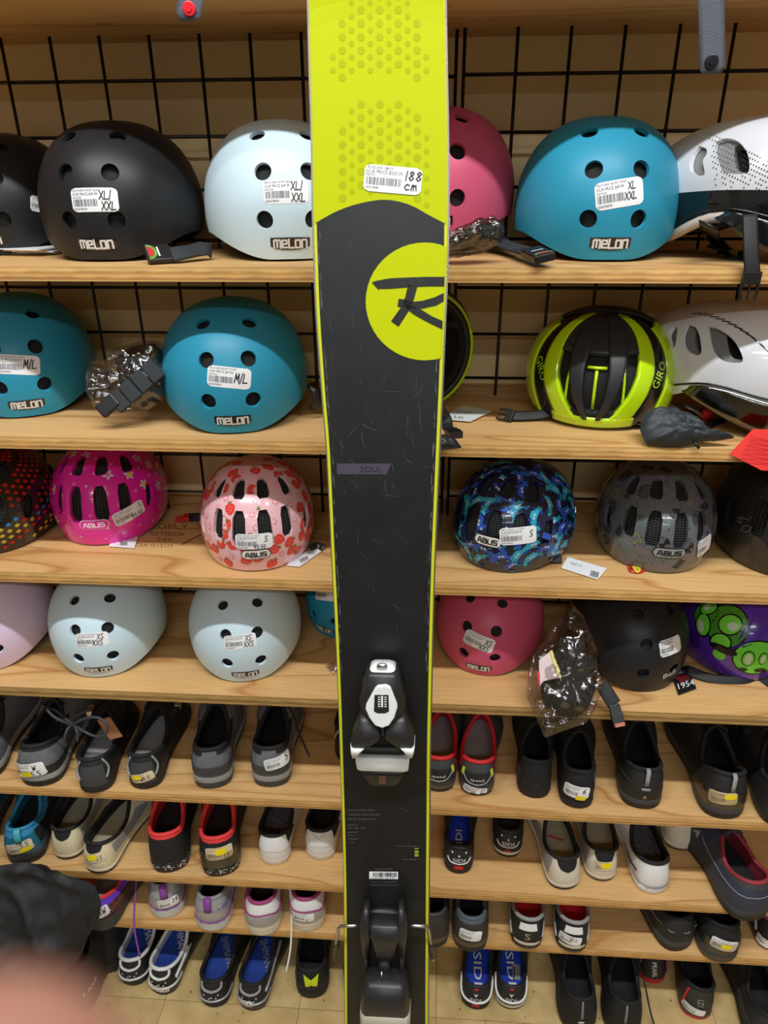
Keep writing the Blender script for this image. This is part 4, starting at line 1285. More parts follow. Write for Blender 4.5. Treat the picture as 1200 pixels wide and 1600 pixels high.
# chequered helmet at the left edge
h, sf = kid_helmet("black children's helmet with red and yellow checks at the left edge", (24, 22, 22), -45, 868, 3, 1.08, yaw=0)
it = []
for i in range(-18, 19):
    for j in range(30):
        if (i+j) % 2: continue
        az = R(i*7.0+35); t = .05+j*.028
        if t > .86: continue
        p = KID.P(az, t); n = KID.N(az, t); r = V((math.cos(az), math.sin(az), 0)); r = (r-n*r.dot(n)).normalized(); u = n.cross(r)
        rd2 = (i*7+j*13) % 5
        mi = 1 if j < 7 and rd2 else (2 if 5 < j < 12 and rd2 in (1, 3) else 0)
        if rd2 == 4: continue
        it.append(((p, n, r, u), [(0, -.0036), (.0048, 0), (0, .0036), (-.0048, 0)], [(0, 1, 2, 3)], mi, 0))
printed(sf, 'check_print', it, [mat('print_red', (190, 34, 22), .3), mat('print_mustard', (196, 168, 50), .3), mat('print_sky', (40, 120, 180), .3)])
# black helmet at the right edge of the third shelf
h, sf = kid_helmet('matt black helmet under the red tag at the right edge', (18, 18, 19), 1238, 905, 3, 1.2, yaw=-12, rough=.6, matname='matt_black')
fr = sf.frame(1163, 818, -60)
if fr:
    vs, fs = merge2d(hand2d('60', -.012, -.008, .016, wd=.012, t=.0016)); sf.decal('side_emblem', fr, vs, fs, mat('emblem_grey', (96, 96, 98), .4), .0008)
# purple helmet with green creatures
h, sf = kid_helmet('glossy purple helmet with green big-eyed creatures at the right edge', (84, 42, 168), 1160, 1062, 4, 1.10, yaw=-8)
for ch in list(h.children):
    if ch.name.startswith('insect_net'): bpy.data.objects.remove(ch)
    elif ch.name.startswith('shell'):
        mm = ch.material_slots[0].material; ch.data = KID_FULL; ch.material_slots[0].link = 'OBJECT'; ch.material_slots[0].material = mm
sf.cut = sf
sf_p = sf
M_ALN = [mat('print_alien', (118, 222, 66), .22), mat('print_alien_dark', (74, 150, 40), .22), mat('print_outline', (14, 12, 18), .22), mat('print_eye', (206, 226, 196), .22), mat('print_violet', (62, 28, 132), .22)]
it = []
def oval(px, py, rx, ry, rot, mi, layer):
    fr = sf.frame(px, py, rot)
    if fr is None: return
    pts = circ(0, 0, rx, 20, ry)
    vs = [(0, 0)]+[(x*.5, y*.5) for x, y in pts]+pts; n = 20
    fs = [(0, 1+k, 1+(k+1) % n) for k in range(n)]+[(1+k, 1+n+k, 1+n+(k+1) % n, 1+(k+1) % n) for k in range(n)]
    it.append((fr, vs, fs, mi, layer))
for px, py, rx, ry, rot in ((1135, 978, .030, .034, -20), (1102, 958, .022, .018, 10), (1183, 1030, .034, .030, 0)):
    oval(px, py, rx*1.08, ry*1.08, rot, 2, 0); oval(px, py, rx, ry, rot, 1 if px < 1150 else 0, 1)
for px, py, rx, ry, rot in ((1099, 976, .0125, .0175, -10), (1141, 976, .0165, .015, 20), (1126, 1003, .015, .013, 20), (1108, 950, .014, .010, 0), (1169, 1029, .0085, .0125, 0), (1192, 1029, .006, .010, 0)):
    oval(px, py, rx*1.16, ry*1.16, rot, 2, 3); oval(px, py, rx, ry, rot, 0, 4)
for px, py, rx, ry in ((1096, 978, .006, .010), (1145, 979, .008, .007), (1169, 1029, .0055, .0095), (1192, 1029, .004, .0075), (1106, 949, .007, .005)):
    oval(px, py, rx, ry, 0, 3, 5)
oval(1130, 1014, .022, .007, -6, 2, 6); oval(1124, 1022, .010, .009, 0, 0, 5)
oval(1160, 1045, .007, .004, 20, 2, 6); oval(1187, 1046, .010, .004, 0, 2, 6)
for px, py, rx, ry, rot in ((1085, 998, .012, .016, 30), (1075, 1035, .026, .006, 20), (1165, 985, .004, .022, -30), (1160, 1008, .016, .004, 20)):
    oval(px, py, rx, ry, rot, 4, 0)
printed(sf, 'creature_print', it, M_ALN)
# ------------------------------------------------------------------ shoes
def hw_table(W, heel=.74, waist=.70):
    h = W/2
    return [(0, 0), (.006, .26*h*heel/.74), (.02, .46*h*heel/.74), (.05, .64*h*heel/.74), (.10, .72*h*heel/.74), (.17, h*heel), (.30, h*waist), (.42, h*(waist+.03)), (.58, .90*h), (.70, h), (.80, .96*h), (.90, .76*h), (.96, .50*h), (.99, .24*h), (1, 0)]
CT = [(0, 0), (.01, .30), (.04, .56), (.10, .80), (.22, .98), (.40, 1.0), (.60, .92), (.80, .66), (.92, .40), (.98, .18), (1, 0)]
class Shoe:
    def __init__(s, L=.27, W=.098, sole=.022, hc=.078, hs=.060, ht=.088, y0=.012, yo=.125, ow=.029, heel=.74, bulge=.004, notch=0.0, toe=2.3, side=1, slope=1.0):
        s.L, s.W, s.sole, s.hc, s.hs, s.ht, s.y0, s.yo, s.ow, s.bulge, s.notch, s.toe, s.side = L, W, sole, hc, hs, ht, y0, yo, ow, bulge, notch, toe, side
        s.tab = hw_table(W, heel)
    def v(s, ph): return .5-.5*math.cos(ph)
    def cx(s, v): return s.side*s.W*.07*math.sin(math.pi*max(0, (v-.25)/.75))       # toe curves inwards
    def O(s, ph, k=1.0):
        v = s.v(ph); sg = 1 if math.sin(ph) >= 0 else -1
        return sg*sinterp(s.tab, v)*k+s.cx(v), v*s.L
    def C(s, ph):
        v = s.v(ph); sg = 1 if math.sin(ph) >= 0 else -1
        y = s.y0+s.yo*v
        x = sg*s.ow*sinterp(CT, v)+s.cx(y/s.L)
        z = sinterp([(0, s.hc), (.10, s.hc-.004), (.45, s.hs), (.75, s.hs+(s.ht-s.hs)*.45), (1, s.ht)], v)
        if s.notch: z -= s.notch*math.exp(-(v/.02)**2)
        return x, y, z
    def S(s, ph, t):
        """surface of the upper: ph 0 = heel, pi/2 = right side, pi = toe; t 0 = sole, 1 = collar"""
        ox, oy = s.O(ph); cx, cy, cz = s.C(ph); v = s.v(ph)
        f = smooth_tri(min(1, max(0, (v-.35)/.5)))           # how far this line belongs to the fore foot
        g = t**(1.5-.45*f) if f < 1 else t**1.05
        p = 1.05+(s.toe-1.05)*f
        z = s.sole+(cz-s.sole)*(1-(1-t)**p)
        x = ox+(cx-ox)*g; y = oy+(cy-oy)*g
        b = s.bulge*math.sin(math.pi*t)
        dx, dy = ox-s.cx(v), oy-s.L*.3
        l = math.hypot(dx, dy) or 1
        return V((x+dx/l*b, y+dy/l*b*(1 if v < .3 else .3), z))
    def NS(s, ph, t):
        e = .02; t = min(max(t, .03), .97)
        n = (s.S(ph+e, t)-s.S(ph-e, t)).cross(s.S(ph, t+e)-s.S(ph, t-e))
        n.normalize()
        c = V((0, s.L*.35, s.sole)); p = s.S(ph, t)
        return n if n.dot(p-c) > 0 else -n
    def at(s, deg, t, off=0.0):
        ph = R(deg) % (2*math.pi)
        p = s.S(ph, t)
        return p+s.NS(ph, t)*off if off else p
    def panel(s, d0, d1, t0, t1, off=.0009, nd=14, nt=5):
        """t0, t1: numbers or functions of u in 0..1 along the panel"""
        vs, fs = [], []
        for j in range(nt+1):
            for i in range(nd+1):
                u = i/nd; a = t0(u) if callable(t0) else t0; b = t1(u) if callable(t1) else t1
                vs.append(s.at(d0+(d1-d0)*u, a+(b-a)*j/nt, off))
        for j in range(nt):
            for i in range(nd):
                q = j*(nd+1)+i; fs.append((q, q+1, q+nd+2, q+nd+1))
        return vs, fs
def shoe(label, px, py, shelf, alpha, P, mats, group=None, cat='shoe', name='shoe', extras=None, tilt=0, z=None, lift=0.0):
    """mats: upper, sole, outsole, collar, lining, insole"""
    zs = ZS[shelf] if shelf is not None else FLOOR
    a = onz(px, py, zs)
    b = onz(px+60*math.sin(R(alpha)), py-60*math.cos(R(alpha)), zs)
    hd = math.atan2(b.x-a.x, b.y-a.y)
    T = Matrix.Translation(a+V((0, 0, .0008+lift))) @ Matrix.Rotation(-hd, 4, 'Z') @ Matrix.Rotation(R(tilt), 4, 'X')
    root = empty(name, label, cat, T, group)
    s = Shoe(**P)
    N = 44; NT = 9
    phs = [2*math.pi*k/N for k in range(N)]
    mu, ms, mo, mc, ml, mi = mats
    g = G(); g.loft([[s.S(ph, j/NT) for ph in phs] for j in range(NT+1)])
    up = g.out('upper', mu, root)
    rs = []
    for zz, k in ((.52, 1.035), (.56, 1.05), (.9, 1.035), (1.0, 1.0), (1.02, .96)):
        rs.append([V((s.O(ph, k)[0], s.O(ph, k)[1]*(1+(k-1)*.5)-(k-1)*.12*s.W, s.sole*zz)) for ph in phs])
    g = G(); g.loft(rs, cap0=True); so = g.out('midsole', ms, root)
    rs = []
    for zz, k in ((0, .94), (.06, .99), (.3, 1.02), (.53, 1.04)):
        rs.append([V((s.O(ph, k)[0], s.O(ph, k)[1]*(1+(k-1)*.5)-(k-1)*.12*s.W, s.sole*zz+.10*max(0, s.v(ph)-.72)**2*(1-zz))) for ph in phs])
    g = G(); g.loft(rs, cap0=True); g.out('outsole', mo, root)
    cr = P.get('cr', .0042) if False else CRAD.get(id(P), .0042)
    cl = []
    for ph in phs:
        x, y, zz = s.C(ph); cl.append(V((x, y, zz)))
    G().tube(cl, cr, 8, closed=True).out('collar', mc, root)
    r2 = []
    fz = s.sole+.014
    for f, in ((0.0,), (.35,), (.7,), (1.0,)):
        rr = []
        for ph in phs:
            x, y, zz = s.C(ph); ox, oy = s.O(ph); v = s.v(ph)
            ty = s.y0*.9+(s.yo+.035)*v; tx = (1 if math.sin(ph) >= 0 else -1)*min(abs(s.ow*1.02), s.W*.36)*sinterp(CT, v)**.8+s.cx(ty/s.L)
            rr.append(V((x+(tx-x)*f, y+(ty-y)*f, zz+(fz-zz)*f)))
        r2.append(rr)
    g = G(); g.loft(r2); g.out('lining', ml, root)
    last = r2[-1]; c = sum(last, V((0, 0, 0)))/N
    ins = part('insole', [p+V((0, 0, .0006)) for p in last]+[c+V((0, 0, .0006))], [(k, (k+1) % N, N) for k in range(N)], mi, root, smooth=False)
    ctx = dict(s=s, root=root, upper=up, sole=so, insole=ins, T=T, fz=fz)
    if extras:
        for e in extras: e(ctx)
    sf_ = Surf(root, [up.data, so.data]); sf_.lift = .0022
    return root, sf_
CRAD = {}
# --- add-ons; each returns a function of the shoe being built
def Panel(name, m, d0, d1, t0, t1, off=.0011, nd=14, nt=5, label=None):
    def f(c):
        vs, fs = c['s'].panel(d0, d1, t0, t1, off, nd, nt); part(name, vs, fs, m, c['root'], label=label)
    return f
def Line(name, m, pts, r=.0012, off=.0013, n=6):
    def f(c):
        P = [c['s'].at(q.x, q.y, off) for q in crom(pts, 6)]
        G().tube(P, r, n).out(name, m, c['root'])
    return f
def Tongue(m, h=.02, w=.5, lean=-.012):
    def f(c):
        s = c['s']; y = s.y0+s.yo*.93; vs, fs = [], []
        for j in range(6):
            for i in range(7):
                u = (i/6-.5)*2; t = j/5
                x = u*s.ow*w*(1+.25*t)*(1-.25*max(0, t-.6)); yy = y+.035*(1-t)+lean*t+abs(u)**2*-.006
                zz = s.ht-.028+(.028+h)*t-abs(u)**2*.006
                vs.append(V((x+s.cx(y/s.L), yy, zz)))
        for j in range(5):
            for i in range(6): q = j*7+i; fs.append((q, q+1, q+8, q+7))
        o = part('tongue', vs, fs, m, c['root']); md = o.modifiers.new('s', 'SOLIDIFY'); md.thickness = .005; md.offset = 0
    return f
def Laces(m, n=4, r=.0022, bow=False, loose=None):
    def f(c):
        s = c['s']; g = G()
        for k in range(n):
            t = .93-.17*k
            P = [s.at(180-38+k*4, t*.92, .002), s.at(180-18, t*.97, .004), s.at(180, t, .005), s.at(180+18, t*.97, .004), s.at(180+38-k*4, t*.92, .002)]
            g.tube(P, r, 6, flat=.6)
        p = s.at(180, .95, .008)
        if bow:
            for sg in (-1, 1):
                g.tube([p, p+V((sg*.018, -.012, .012)), p+V((sg*.042, -.018, .008)), p+V((sg*.05, -.026, -.004)), p+V((sg*.034, -.03, -.006)), p+V((sg*.014, -.014, .004)), p], r, 6)
                g.tube([p, p+V((sg*.008, -.018, .002)), p+V((sg*.014, -.034, -.012)), p+V((sg*.012, -.042, -.026))], r, 6)
        if loose:
            g.tube(crom([p]+[V(q) for q in loose], 5), r, 6)
        g.out('laces', m, c['root'])
    return f
def Strap(m, t=.62, w=.16, buckle=None, sg=1, nm='strap'):
    def f(c):
        s = c['s']
        vs, fs = s.panel(180-52, 180+52, t-w/2, t+w/2, .0035, 12, 3)
        o = part(nm, vs, fs, m, c['root']); md = o.modifiers.new('s', 'SOLIDIFY'); md.thickness = .0025; md.offset = 0
        if buckle:
            p = s.at(180-sg*50, t, .006)
            g = G(); M = Matrix.Translation(p)
            g.box((-.007, -.012, -.005), (.007, .012, .007), M=M)
            ob = g.out('buckle', buckle, o, smooth=False); bevel(ob, .002)
    return f
def HeelTab(m, w=.012, h=.02, off=.006):
    def f(c):
        s = c['s']; top = s.C(0); p0 = V((0, top[1], top[2]))
        P = [p0+V((0, .004, -.004)), p0+V((0, -.003, .006)), p0+V((0, -.010, .002)), s.at(0, .72, .004), s.at(0, .55, .001)]
        G().tube(P, w/2, 8, flat=.22, up=(0, -.5, 1)).out('heel_loop', m, c['root'])
    return f
def Dots(m, pts, r=.0018):
    def f(c):
        s = c['s']
        for d, t in pts:
            p = s.at(d, t, .0004); n = s.NS(R(d) % (2*math.pi), t)
            x = n.orthogonal().normalized(); y = n.cross(x)
            g = G(); g.prism(circ(0, 0, r, 8), .001, basis(p, x, y, n)); g.out('reflector_dot', m, c['root'], smooth=False)
    return f
def InsText(m, txt, w=.09, h=.016, y=.06, rot=90, x=0.0):
    def f(c):
        s = c['s']; vs, fs = text_fit(txt, 0, 0, w, h); cc, sn = math.cos(R(rot)), math.sin(R(rot))
        part('insole_lettering', [V((x+a*cc-b*sn+s.cx(y/s.L), y+a*sn+b*cc, c['fz']+.0016)) for a, b in vs], fs, m, c['insole'], smooth=False)
    return f
def HeelText(m, txt, t=.45, w=.03, h=.008, d=0.0, off=.0014, rot=0):
    def f(c):
        s = c['s']; vs, fs = text_fit(txt, 0, 0, w, h); out = []
        p, n = s.at(d, t), s.NS(R(d) % (2*math.pi), t)
        r = (s.at(d+6, t)-s.at(d-6, t)).normalized(); u = r.cross(n)*-1
        u = n.cross(r)
        cc, sn = math.cos(R(rot)), math.sin(R(rot))
        up_ = BVHTree.FromPolygons([v.co for v in c['upper'].data.vertices], [tuple(q.vertices) for q in c['upper'].data.polygons])
        for a, b in vs:
            q = p+r*(a*cc-b*sn)+u*(a*sn+b*cc); hh, hn, i, dd = up_.ray_cast(q+n*.02, -n, .05)
            out.append((hh if hh else q)+n*off)
        part('heel_lettering', out, fs, m, c['root'], smooth=False)
    return f
def Patch(name, m, d, t, pts, off=.0013):
    """flat shape in millimetres laid on the upper round (d, t)"""
    def f(c):
        s = c['s']; p, n = s.at(d, t), s.NS(R(d) % (2*math.pi), t)
        r = (s.at(d+6, t)-s.at(d-6, t)).normalized(); u = n.cross(r)
        up_ = BVHTree.FromPolygons([v.co for v in c['upper'].data.vertices], [tuple(q.vertices) for q in c['upper'].data.polygons])
        out = []
        P = list(pts); k = len(P); cx_ = sum(a for a, b in P)/k; cy_ = sum(b for a, b in P)/k
        P2 = P+[((a+cx_)/2, (b+cy_)/2) for a, b in P]+[(cx_, cy_)]
        for a, b in P2:
            q = p+r*(a*.001)+u*(b*.001); hh, hn, i, dd = up_.ray_cast(q+n*.02, -n, .05)
            out.append((hh if hh else q)+n*off)
        fs = [(j, (j+1) % k, k+(j+1) % k, k+j) for j in range(k)]+[(k+j, k+(j+1) % k, 2*k) for j in range(k)]
        part(name, out, fs, m, c['root'], smooth=False)
    return f
def Chips(m, z0=.35, z1=.9, n=130, d0=-75, d1=75, seed=1):
    """speckles on the sole wall"""
    def f(c):
        s = c['s']; rd = random.Random(seed); g = G()
        for k in range(n):
            d = R(rd.uniform(d0, d1)) % (2*math.pi); zz = rd.uniform(z0, z1)*s.sole
            x, y = s.O(d, 1.05); y = y*1.025-.05*.12*s.W
            x2, y2 = s.O(d+.03, 1.05); y2 = y2*1.025-.05*.12*s.W
            t = V((x2-x, y2-y, 0)); t = t.normalized() if t.length else V((1, 0, 0)); n_ = V((t.y, -t.x, 0))
            p = V((x, y, zz))+n_*.0007
            a = rd.uniform(.0012, .003); b = rd.uniform(.0006, .0014); q = rd.uniform(-.8, .8)
            e1 = t*math.cos(q)+V((0, 0, 1))*math.sin(q); e2 = V((0, 0, 1))*math.cos(q)-t*math.sin(q)
            g.add([p-e1*a, p-e2*b, p+e1*a, p+e2*b], [(0, 1, 2, 3)])
        o = g.out('speckles', m, c['root'], smooth=False); o['kind'] = 'stuff'
    return f
def Bow():
    def f(c):
        g = G(); w_ = lambda x, y, d: ony(x, y, d)
        for P in ([(114, 1132, 1.0), (98, 1127, .99), (82, 1118, .99), (74, 1108, 1.0), (84, 1108, 1.02), (104, 1124, 1.01), (114, 1132, 1.0)],
                  [(114, 1132, 1.0), (135, 1122, .99), (155, 1122, .985), (168, 1134, .98), (164, 1148, .98), (148, 1150, .985), (130, 1142, .99), (114, 1132, 1.0)],
                  [(112, 1132, 1.0), (104, 1142, .985), (100, 1158, .98)], [(115, 1133, 1.0), (120, 1142, .985), (121, 1158, .98)], [(88, 1126, 1.02), (110, 1122, 1.02), (140, 1108, 1.03)]):
            g.tube(crom([w_(*p) for p in P], 5), .0026, 6)
        g.out('laces', GRD, c['root'], world=True)
        g = G(); g.box((-.014, -.001, -.03), (.014, .001, .02), M=Matrix.Translation(ony(170, 1135, 1.03)) @ Matrix.Rotation(R(-20), 4, 'Y'))
        g.out('card_tag', mat('kraft_card', (176, 122, 88), .7), c['root'], smooth=False, world=True)
    return f
K = lambda n, c, r=.6, **k: mat('shoe_'+n, c, r, **k)
BK = K('black', (32, 32, 34), .62, bump=.12, bscale=500); BK2 = K('black_mesh', (24, 25, 28), .75, bump=.3, bscale=700); RUB = K('black_rubber', (30, 30, 31), .6, bump=.1)
GR = K('grey_suede', (104, 106, 112), .75, var=.12, vscale=60, bump=.15); GRL = K('grey_light', (150, 151, 153), .55); GRD = K('grey_dark', (62, 64, 68), .6)
WH = K('white', (232, 232, 232), .45); OFF = K('off_white', (222, 214, 198), .5, var=.08, vscale=30); CRM = K('cream', (226, 214, 178), .5, var=.06, vscale=30)
SIL = K('silver', (176, 178, 182), .35, metal=.35); RED = K('red', (206, 36, 44), .6); REDL = K('red_collar', (232, 62, 62), .7)
BLU = K('insole_blue', (26, 66, 190), .6); BLD = K('insole_navy', (28, 62, 148), .65); TEAL = K('teal', (24, 104, 128), .35); SKY = K('sky_blue', (42, 132, 178), .65)
PUR = K('purple', (136, 66, 158), .6); VIO = K('violet', (104, 60, 200), .6); MAG = K('magenta', (160, 62, 118), .6); YEL = K('yellow', (212, 228, 30), .5)
NAVY = K('navy', (52, 58, 78), .6, bump=.1); INS = K('insole_grey', (150, 150, 152), .7); TAN = K('insole_tan', (170, 160, 134), .7); BRN = K('stained', (92, 80, 66), .6, var=.2, vscale=60)
CHR = mat('shoe_chrome', (220, 220, 220), .12, metal=1); GUN = mat('shoe_gunmetal', (70, 70, 72), .25, metal=.8); CLR = film_mat('clear_tape', (240, 235, 225), .14, .25, 60)
GROUP = {5: 'shoes on the upper shoe shelf', 6: 'shoes on the middle shoe shelf', 7: 'shoes on the lower shoe shelf', None: 'shoes on the floor under the shelves'}
def stick(sf, px, py, w=.042, h=.022, rot=0, hand=(), paper=None, yellow=None, seed=1):
    return sticker(sf, px, py, w, h, rot, title='CYCLING SHOE', price='PRICE $49.99', hand=hand, paper=paper, yellow=yellow, seed=seed, code='200045710')
CYC = dict(L=.265, W=.094, sole=.014, hc=.064, hs=.046, ht=.066, yo=.135, ow=.029, heel=.70, bulge=.003)       # slim cycling shoe
MTB = dict(L=.285, W=.108, sole=.028, hc=.086, hs=.068, ht=.098, yo=.125, ow=.031, heel=.76, bulge=.004)       # bulky flat-pedal shoe
RUN = dict(L=.27, W=.100, sole=.028, hc=.088, hs=.068, ht=.094, yo=.12, ow=.028, heel=.74, bulge=.005)
def S5(label, px, py, al, P, mats, extras=(), shelf=5, **k):
    return shoe(label, px, py, shelf, al, dict(P), mats, GROUP[shelf], name=k.pop('name', 'shoe'), extras=extras, **k)
# ---- shelf 5
S5('grey suede shoe cut off by the left edge of the upper shoe shelf', -32, 1222, 26, dict(MTB), (GR, GRL, RUB, BK2, BK2, BK2), [Tongue(BK2), Laces(GR, 3)])
r, sf = S5('grey suede shoe with tied laces and a size 5.5 sticker', 62, 1230, 24, dict(MTB, hc=.092), (GR, GRL, RUB, BK2, BK2, BK2), [Tongue(BK2), Bow(), Panel('heel_patch', BK, -60, 60, .02, lambda u: .34-.1*abs(u-.5)), Panel('collar_panel', BK2, -115, 115, .84, 1.0)])
stick(sf, 43, 1204, .064, .032, 10, hand=(('W', .22, .02, .34), ('5.5', .16, -.45, .36)), yellow=(-.08, -.25, .38, .4))
tanp = dict(CYC, hc=.074, hs=.055, ht=.078, ow=.031)
silver_heel = [Line('silver_piping', GRL, ((-24, .95), (-30, .6), (-20, .3)), .0022), Line('silver_piping', GRL, ((24, .95), (30, .6), (20, .3)), .0022), Panel('heel_cup', GRD, -20, 20, .06, .78)]
S5('black cycling shoe with a grey insole and silver heel piping', 150, 1240, 14, tanp, (BK, BK, RUB, BK2, BK2, INS), silver_heel+[Strap(BK, .55, .2, CHR, -1), Strap(BK, .3, .16)])
r, sf = S5('black cycling shoe with silver piping and a yellow tag beside its twin', 226, 1234, 17, tanp, (BK, BK, RUB, BK2, BK2, INS), silver_heel+[Strap(BK, .55, .2, CHR, 1), Strap(BK, .3, .16, GUN, 1)])
stick(sf, 222, 1215, .042, .020, 14, hand=(('W5.5', .0, -.3, .4),), paper=M_TAN, yellow=(-.2, .15, .42, .46))
skate = [Tongue(BK2, .012), Laces(BK, 3), Panel('heel_stripe', GRD, -60, 60, .10, .42), Panel('collar_panel', BK2, -110, -14, .80, 1.0), Panel('collar_panel', BK2, 14, 110, .80, 1.0)]
S5('plain grey skate shoe with a black stripe across the heel', 333, 1233, 6, dict(MTB, L=.25, W=.098, hc=.088), (GR, GRL, GRD, BK2, BK2, BK2), skate)
r, sf = S5('grey skate shoe with a white size 5 sticker on its heel', 424, 1231, 6, dict(MTB, L=.25, W=.098, hc=.088), (GR, GRL, GRD, BK2, BK2, BK2), skate[:1]+[Laces(BK, 3, loose=((.04, .10, .10), (.055, .06, .08), (.075, .03, .045)))]+skate[2:])
stick(sf, 434, 1191, .050, .024, 11, hand=(('5', .3, -.1, .5),))
S5('black cycling shoe half hidden behind the ski toe binding', 548, 1192, 4, tanp, (BK, BK, RUB, BK2, BK2, BK2), [Line('silver_piping', SIL, ((-30, .9), (-40, .4)), .002), Strap(BK, .55, .2, CHR, -1)])
spd = [Panel('heel_badge', BK, -26, 26, .26, .62), Line('badge_edge', SIL, ((-28, .60), (-10, .28), (10, .28), (28, .60)), .001), HeelText(WH, 'speed', .42, .026, .007, off=.003), Panel('heel_top', GRD, -30, 30, .66, .92), Panel('side_flash', RED, 40, 75, .1, .8), Panel('side_flash', RED, -75, -40, .55, .95), Panel('reflex_flash', YEL, 24, 32, .46, .72), Panel('reflex_flash', YEL, -32, -24, .46, .72)]
S5('red and black race shoe half hidden behind the ski', 684, 1238, 2, tanp, (GRD, BRN, RUB, RED, RED, INS), spd+[Strap(BK, .6, .2)])
r, sf = S5('red and black race shoe with a grey insole and white sticker', 744, 1244, 1, tanp, (GRD, BRN, RUB, RED, RED, INS), spd+[Strap(BK, .6, .2, GUN, 1), Strap(BK, .35, .2, GUN, 1)])
stick(sf, 742, 1234, .044, .018, -8, hand=(('37', .25, -.1, .4),))
slip = dict(CYC, hc=.080, hs=.070, ht=.092, ow=.027, yo=.10, W=.090)
S5('plain black neoprene shoe with a padded collar', 834, 1248, -2, slip, (BK2, BK2, RUB, BK2, BK2, BK2), [Panel('side_panel', K('grey_mesh', (58, 58, 62), .8), -80, -30, .05, .6), HeelText(GRD, 'O', .28, .010, .010), Tongue(BK2, .012)])
r, sf = S5('black neoprene shoe with a white and a yellow sticker', 901, 1264, -6, slip, (BK2, RUB, RUB, BK2, BK2, BK2), [Tongue(BK2, .012), Panel('side_panel', GRD, 30, 80, .3, .9)])
stick(sf, 901, 1237, .044, .026, -6, hand=(('6', .25, .0, .4),), yellow=(.2, -.42, .42, .36))
blk = [Tongue(BK2, .014), Laces(BK, 4)]
r, sf = S5('black trail shoe with a grey pull tab and a gold emblem', 1003, 1265, -13, dict(MTB, W=.100, sole=.022), (BK, K('sole_slate', (62, 64, 68), .6), RUB, BK2, BK2, BK2), blk+[HeelTab(GRL, .008), Patch('reflector', GRL, 0, .46, [(-9, 0), (9, 0), (7, -5), (-7, -5)]), Patch('gold_emblem', K('gold', (150, 128, 62), .4), 0, .16, [(0, 5), (3, 1), (3, -3), (0, -5), (-3, -3), (-3, 1)]), Line('heel_seam', GRD, ((-60, .55), (60, .55)), .0008)])
r, sf = S5('black mid-cut shoe with clear tape and a tan price tag', 1133, 1281, -24, dict(MTB, W=.104, sole=.024, hc=.098, ht=.104), (BK, K('sole_slate', (62, 64, 68), .6), RUB, BK2, BK2, BK2), blk+[HeelTab(GRL, .008), Panel('clear_tape', CLR, -60, 60, .05, .5, .003)])
stick(sf, 1130, 1247, .046, .026, 5, paper=M_TAN, yellow=(.25, .2, .42, .42))
S5('black cycling shoe with a ratchet buckle at the right edge', 1228, 1296, -26, dict(MTB, W=.104), (BK, RUB, RUB, BK2, BK2, BK2), blk+[Strap(BK, .6, .2, GUN, -1), Strap(BK, .4, .16, GUN, -1), Line('pull_cord', GUN, ((-70, .9), (-60, .4)), .0012, .003)])
# ---- shelf 6
S5('blue trail shoe cut off by the left edge', -38, 1345, 14, dict(RUN), (TEAL, GRD, RUB, SKY, SKY, BK2), [Laces(BK, 3)], shelf=6)
r, sf = S5('blue trail shoe with a blue collar and a yellow tag', 40, 1351, 15, dict(RUN, W=.104), (TEAL, GRD, RUB, SKY, SKY, BK2), [Panel('collar_panel', SKY, -110, 110, .74, 1.0), HeelTab(K('aqua', (72, 170, 182), .5), .014), Panel('side_panel', BK2, 30, 120, .2, .8), Laces(BK, 3), Tongue(BK2)], shelf=6)
CRAD_ = None
stick(sf, 30, 1325, .05, .026, 12, hand=(('5.5', .15, .0, .4),), paper=M_TAN, yellow=(.2, -.28, .44, .42))
crm = [Panel('heel_dip', BK2, -22, 22, lambda u: .62+1.3*(u-.5)**2, 1.0), Panel('side_panel', GRL, 40, 110, .35, .8), Strap(GRL, .6, .2, CHR, 1), Strap(BK, .36, .18, CHR, 1)]
S5('cream cycling shoe with a black collar behind the tagged one', 104, 1344, 22, dict(tanp, W=.092), (CRM, CRM, RUB, BK2, BK2, TAN), crm+[InsText(GRL, 'COMP', .06, .014, .09)], shelf=6)
r, sf = S5('cream cycling shoe with a yellow price tag and straps', 151, 1366, 29, dict(tanp, W=.096), (CRM, CRM, RUB, BK2, BK2, TAN), crm+[Line('hang_strap', GRL, ((150, .8), (120, .4), (105, .1)), .004, .006)], shelf=6)
stick(sf, 148, 1340, .042, .020, 14, hand=(('S.5', .15, -.3, .4),), paper=M_TAN, yellow=(-.12, .1, .5, .6))
redb = dict(MTB, hc=.098, hs=.084, ht=.108, W=.104, ow=.033, sole=.026)
CR_RED = redb
S5('black skate shoe with a red collar and speckled sole', 267, 1364, 3, redb, (BK2, BK, RUB, REDL, REDL, BK2), [Panel('collar_panel', REDL, -115, 115, .86, 1.0, .0016), Chips(WH, seed=2), Line('sole_line', GRD, ((-70, .03), (70, .03)), .001)], shelf=6)
r, sf = S5('black skate shoe with a red collar and a taped price tag', 346, 1370, 1, redb, (BK2, BK, RUB, REDL, REDL, BK2), [Panel('collar_panel', REDL, -115, 115, .86, 1.0, .0016), Chips(WH, seed=3), Line('sole_line', GRD, ((-70, .03), (70, .03)), .001), Panel('clear_tape', CLR, -60, 70, .02, .55, .003), Line('red_lace', REDL, ((165, .98), (150, .9)), .002)], shelf=6)
stick(sf, 343, 1333, .052, .028, 4, hand=(('7.5', .2, -.4, .3),), paper=M_TAN, yellow=(.05, .15, .42, .5))
wht = [Panel('heel_wing', WH, -34, 34, .42, lambda u: .95-.9*max(0, .28-abs(u-.5)), .0016), Panel('side_panel', BK2, 30, 70, .55, .98), Panel('side_panel', BK2, -70, -30, .55, .98), Laces(TAN, 3, .002), Dots(GRL, [(170, .4), (190, .5)], .002)]
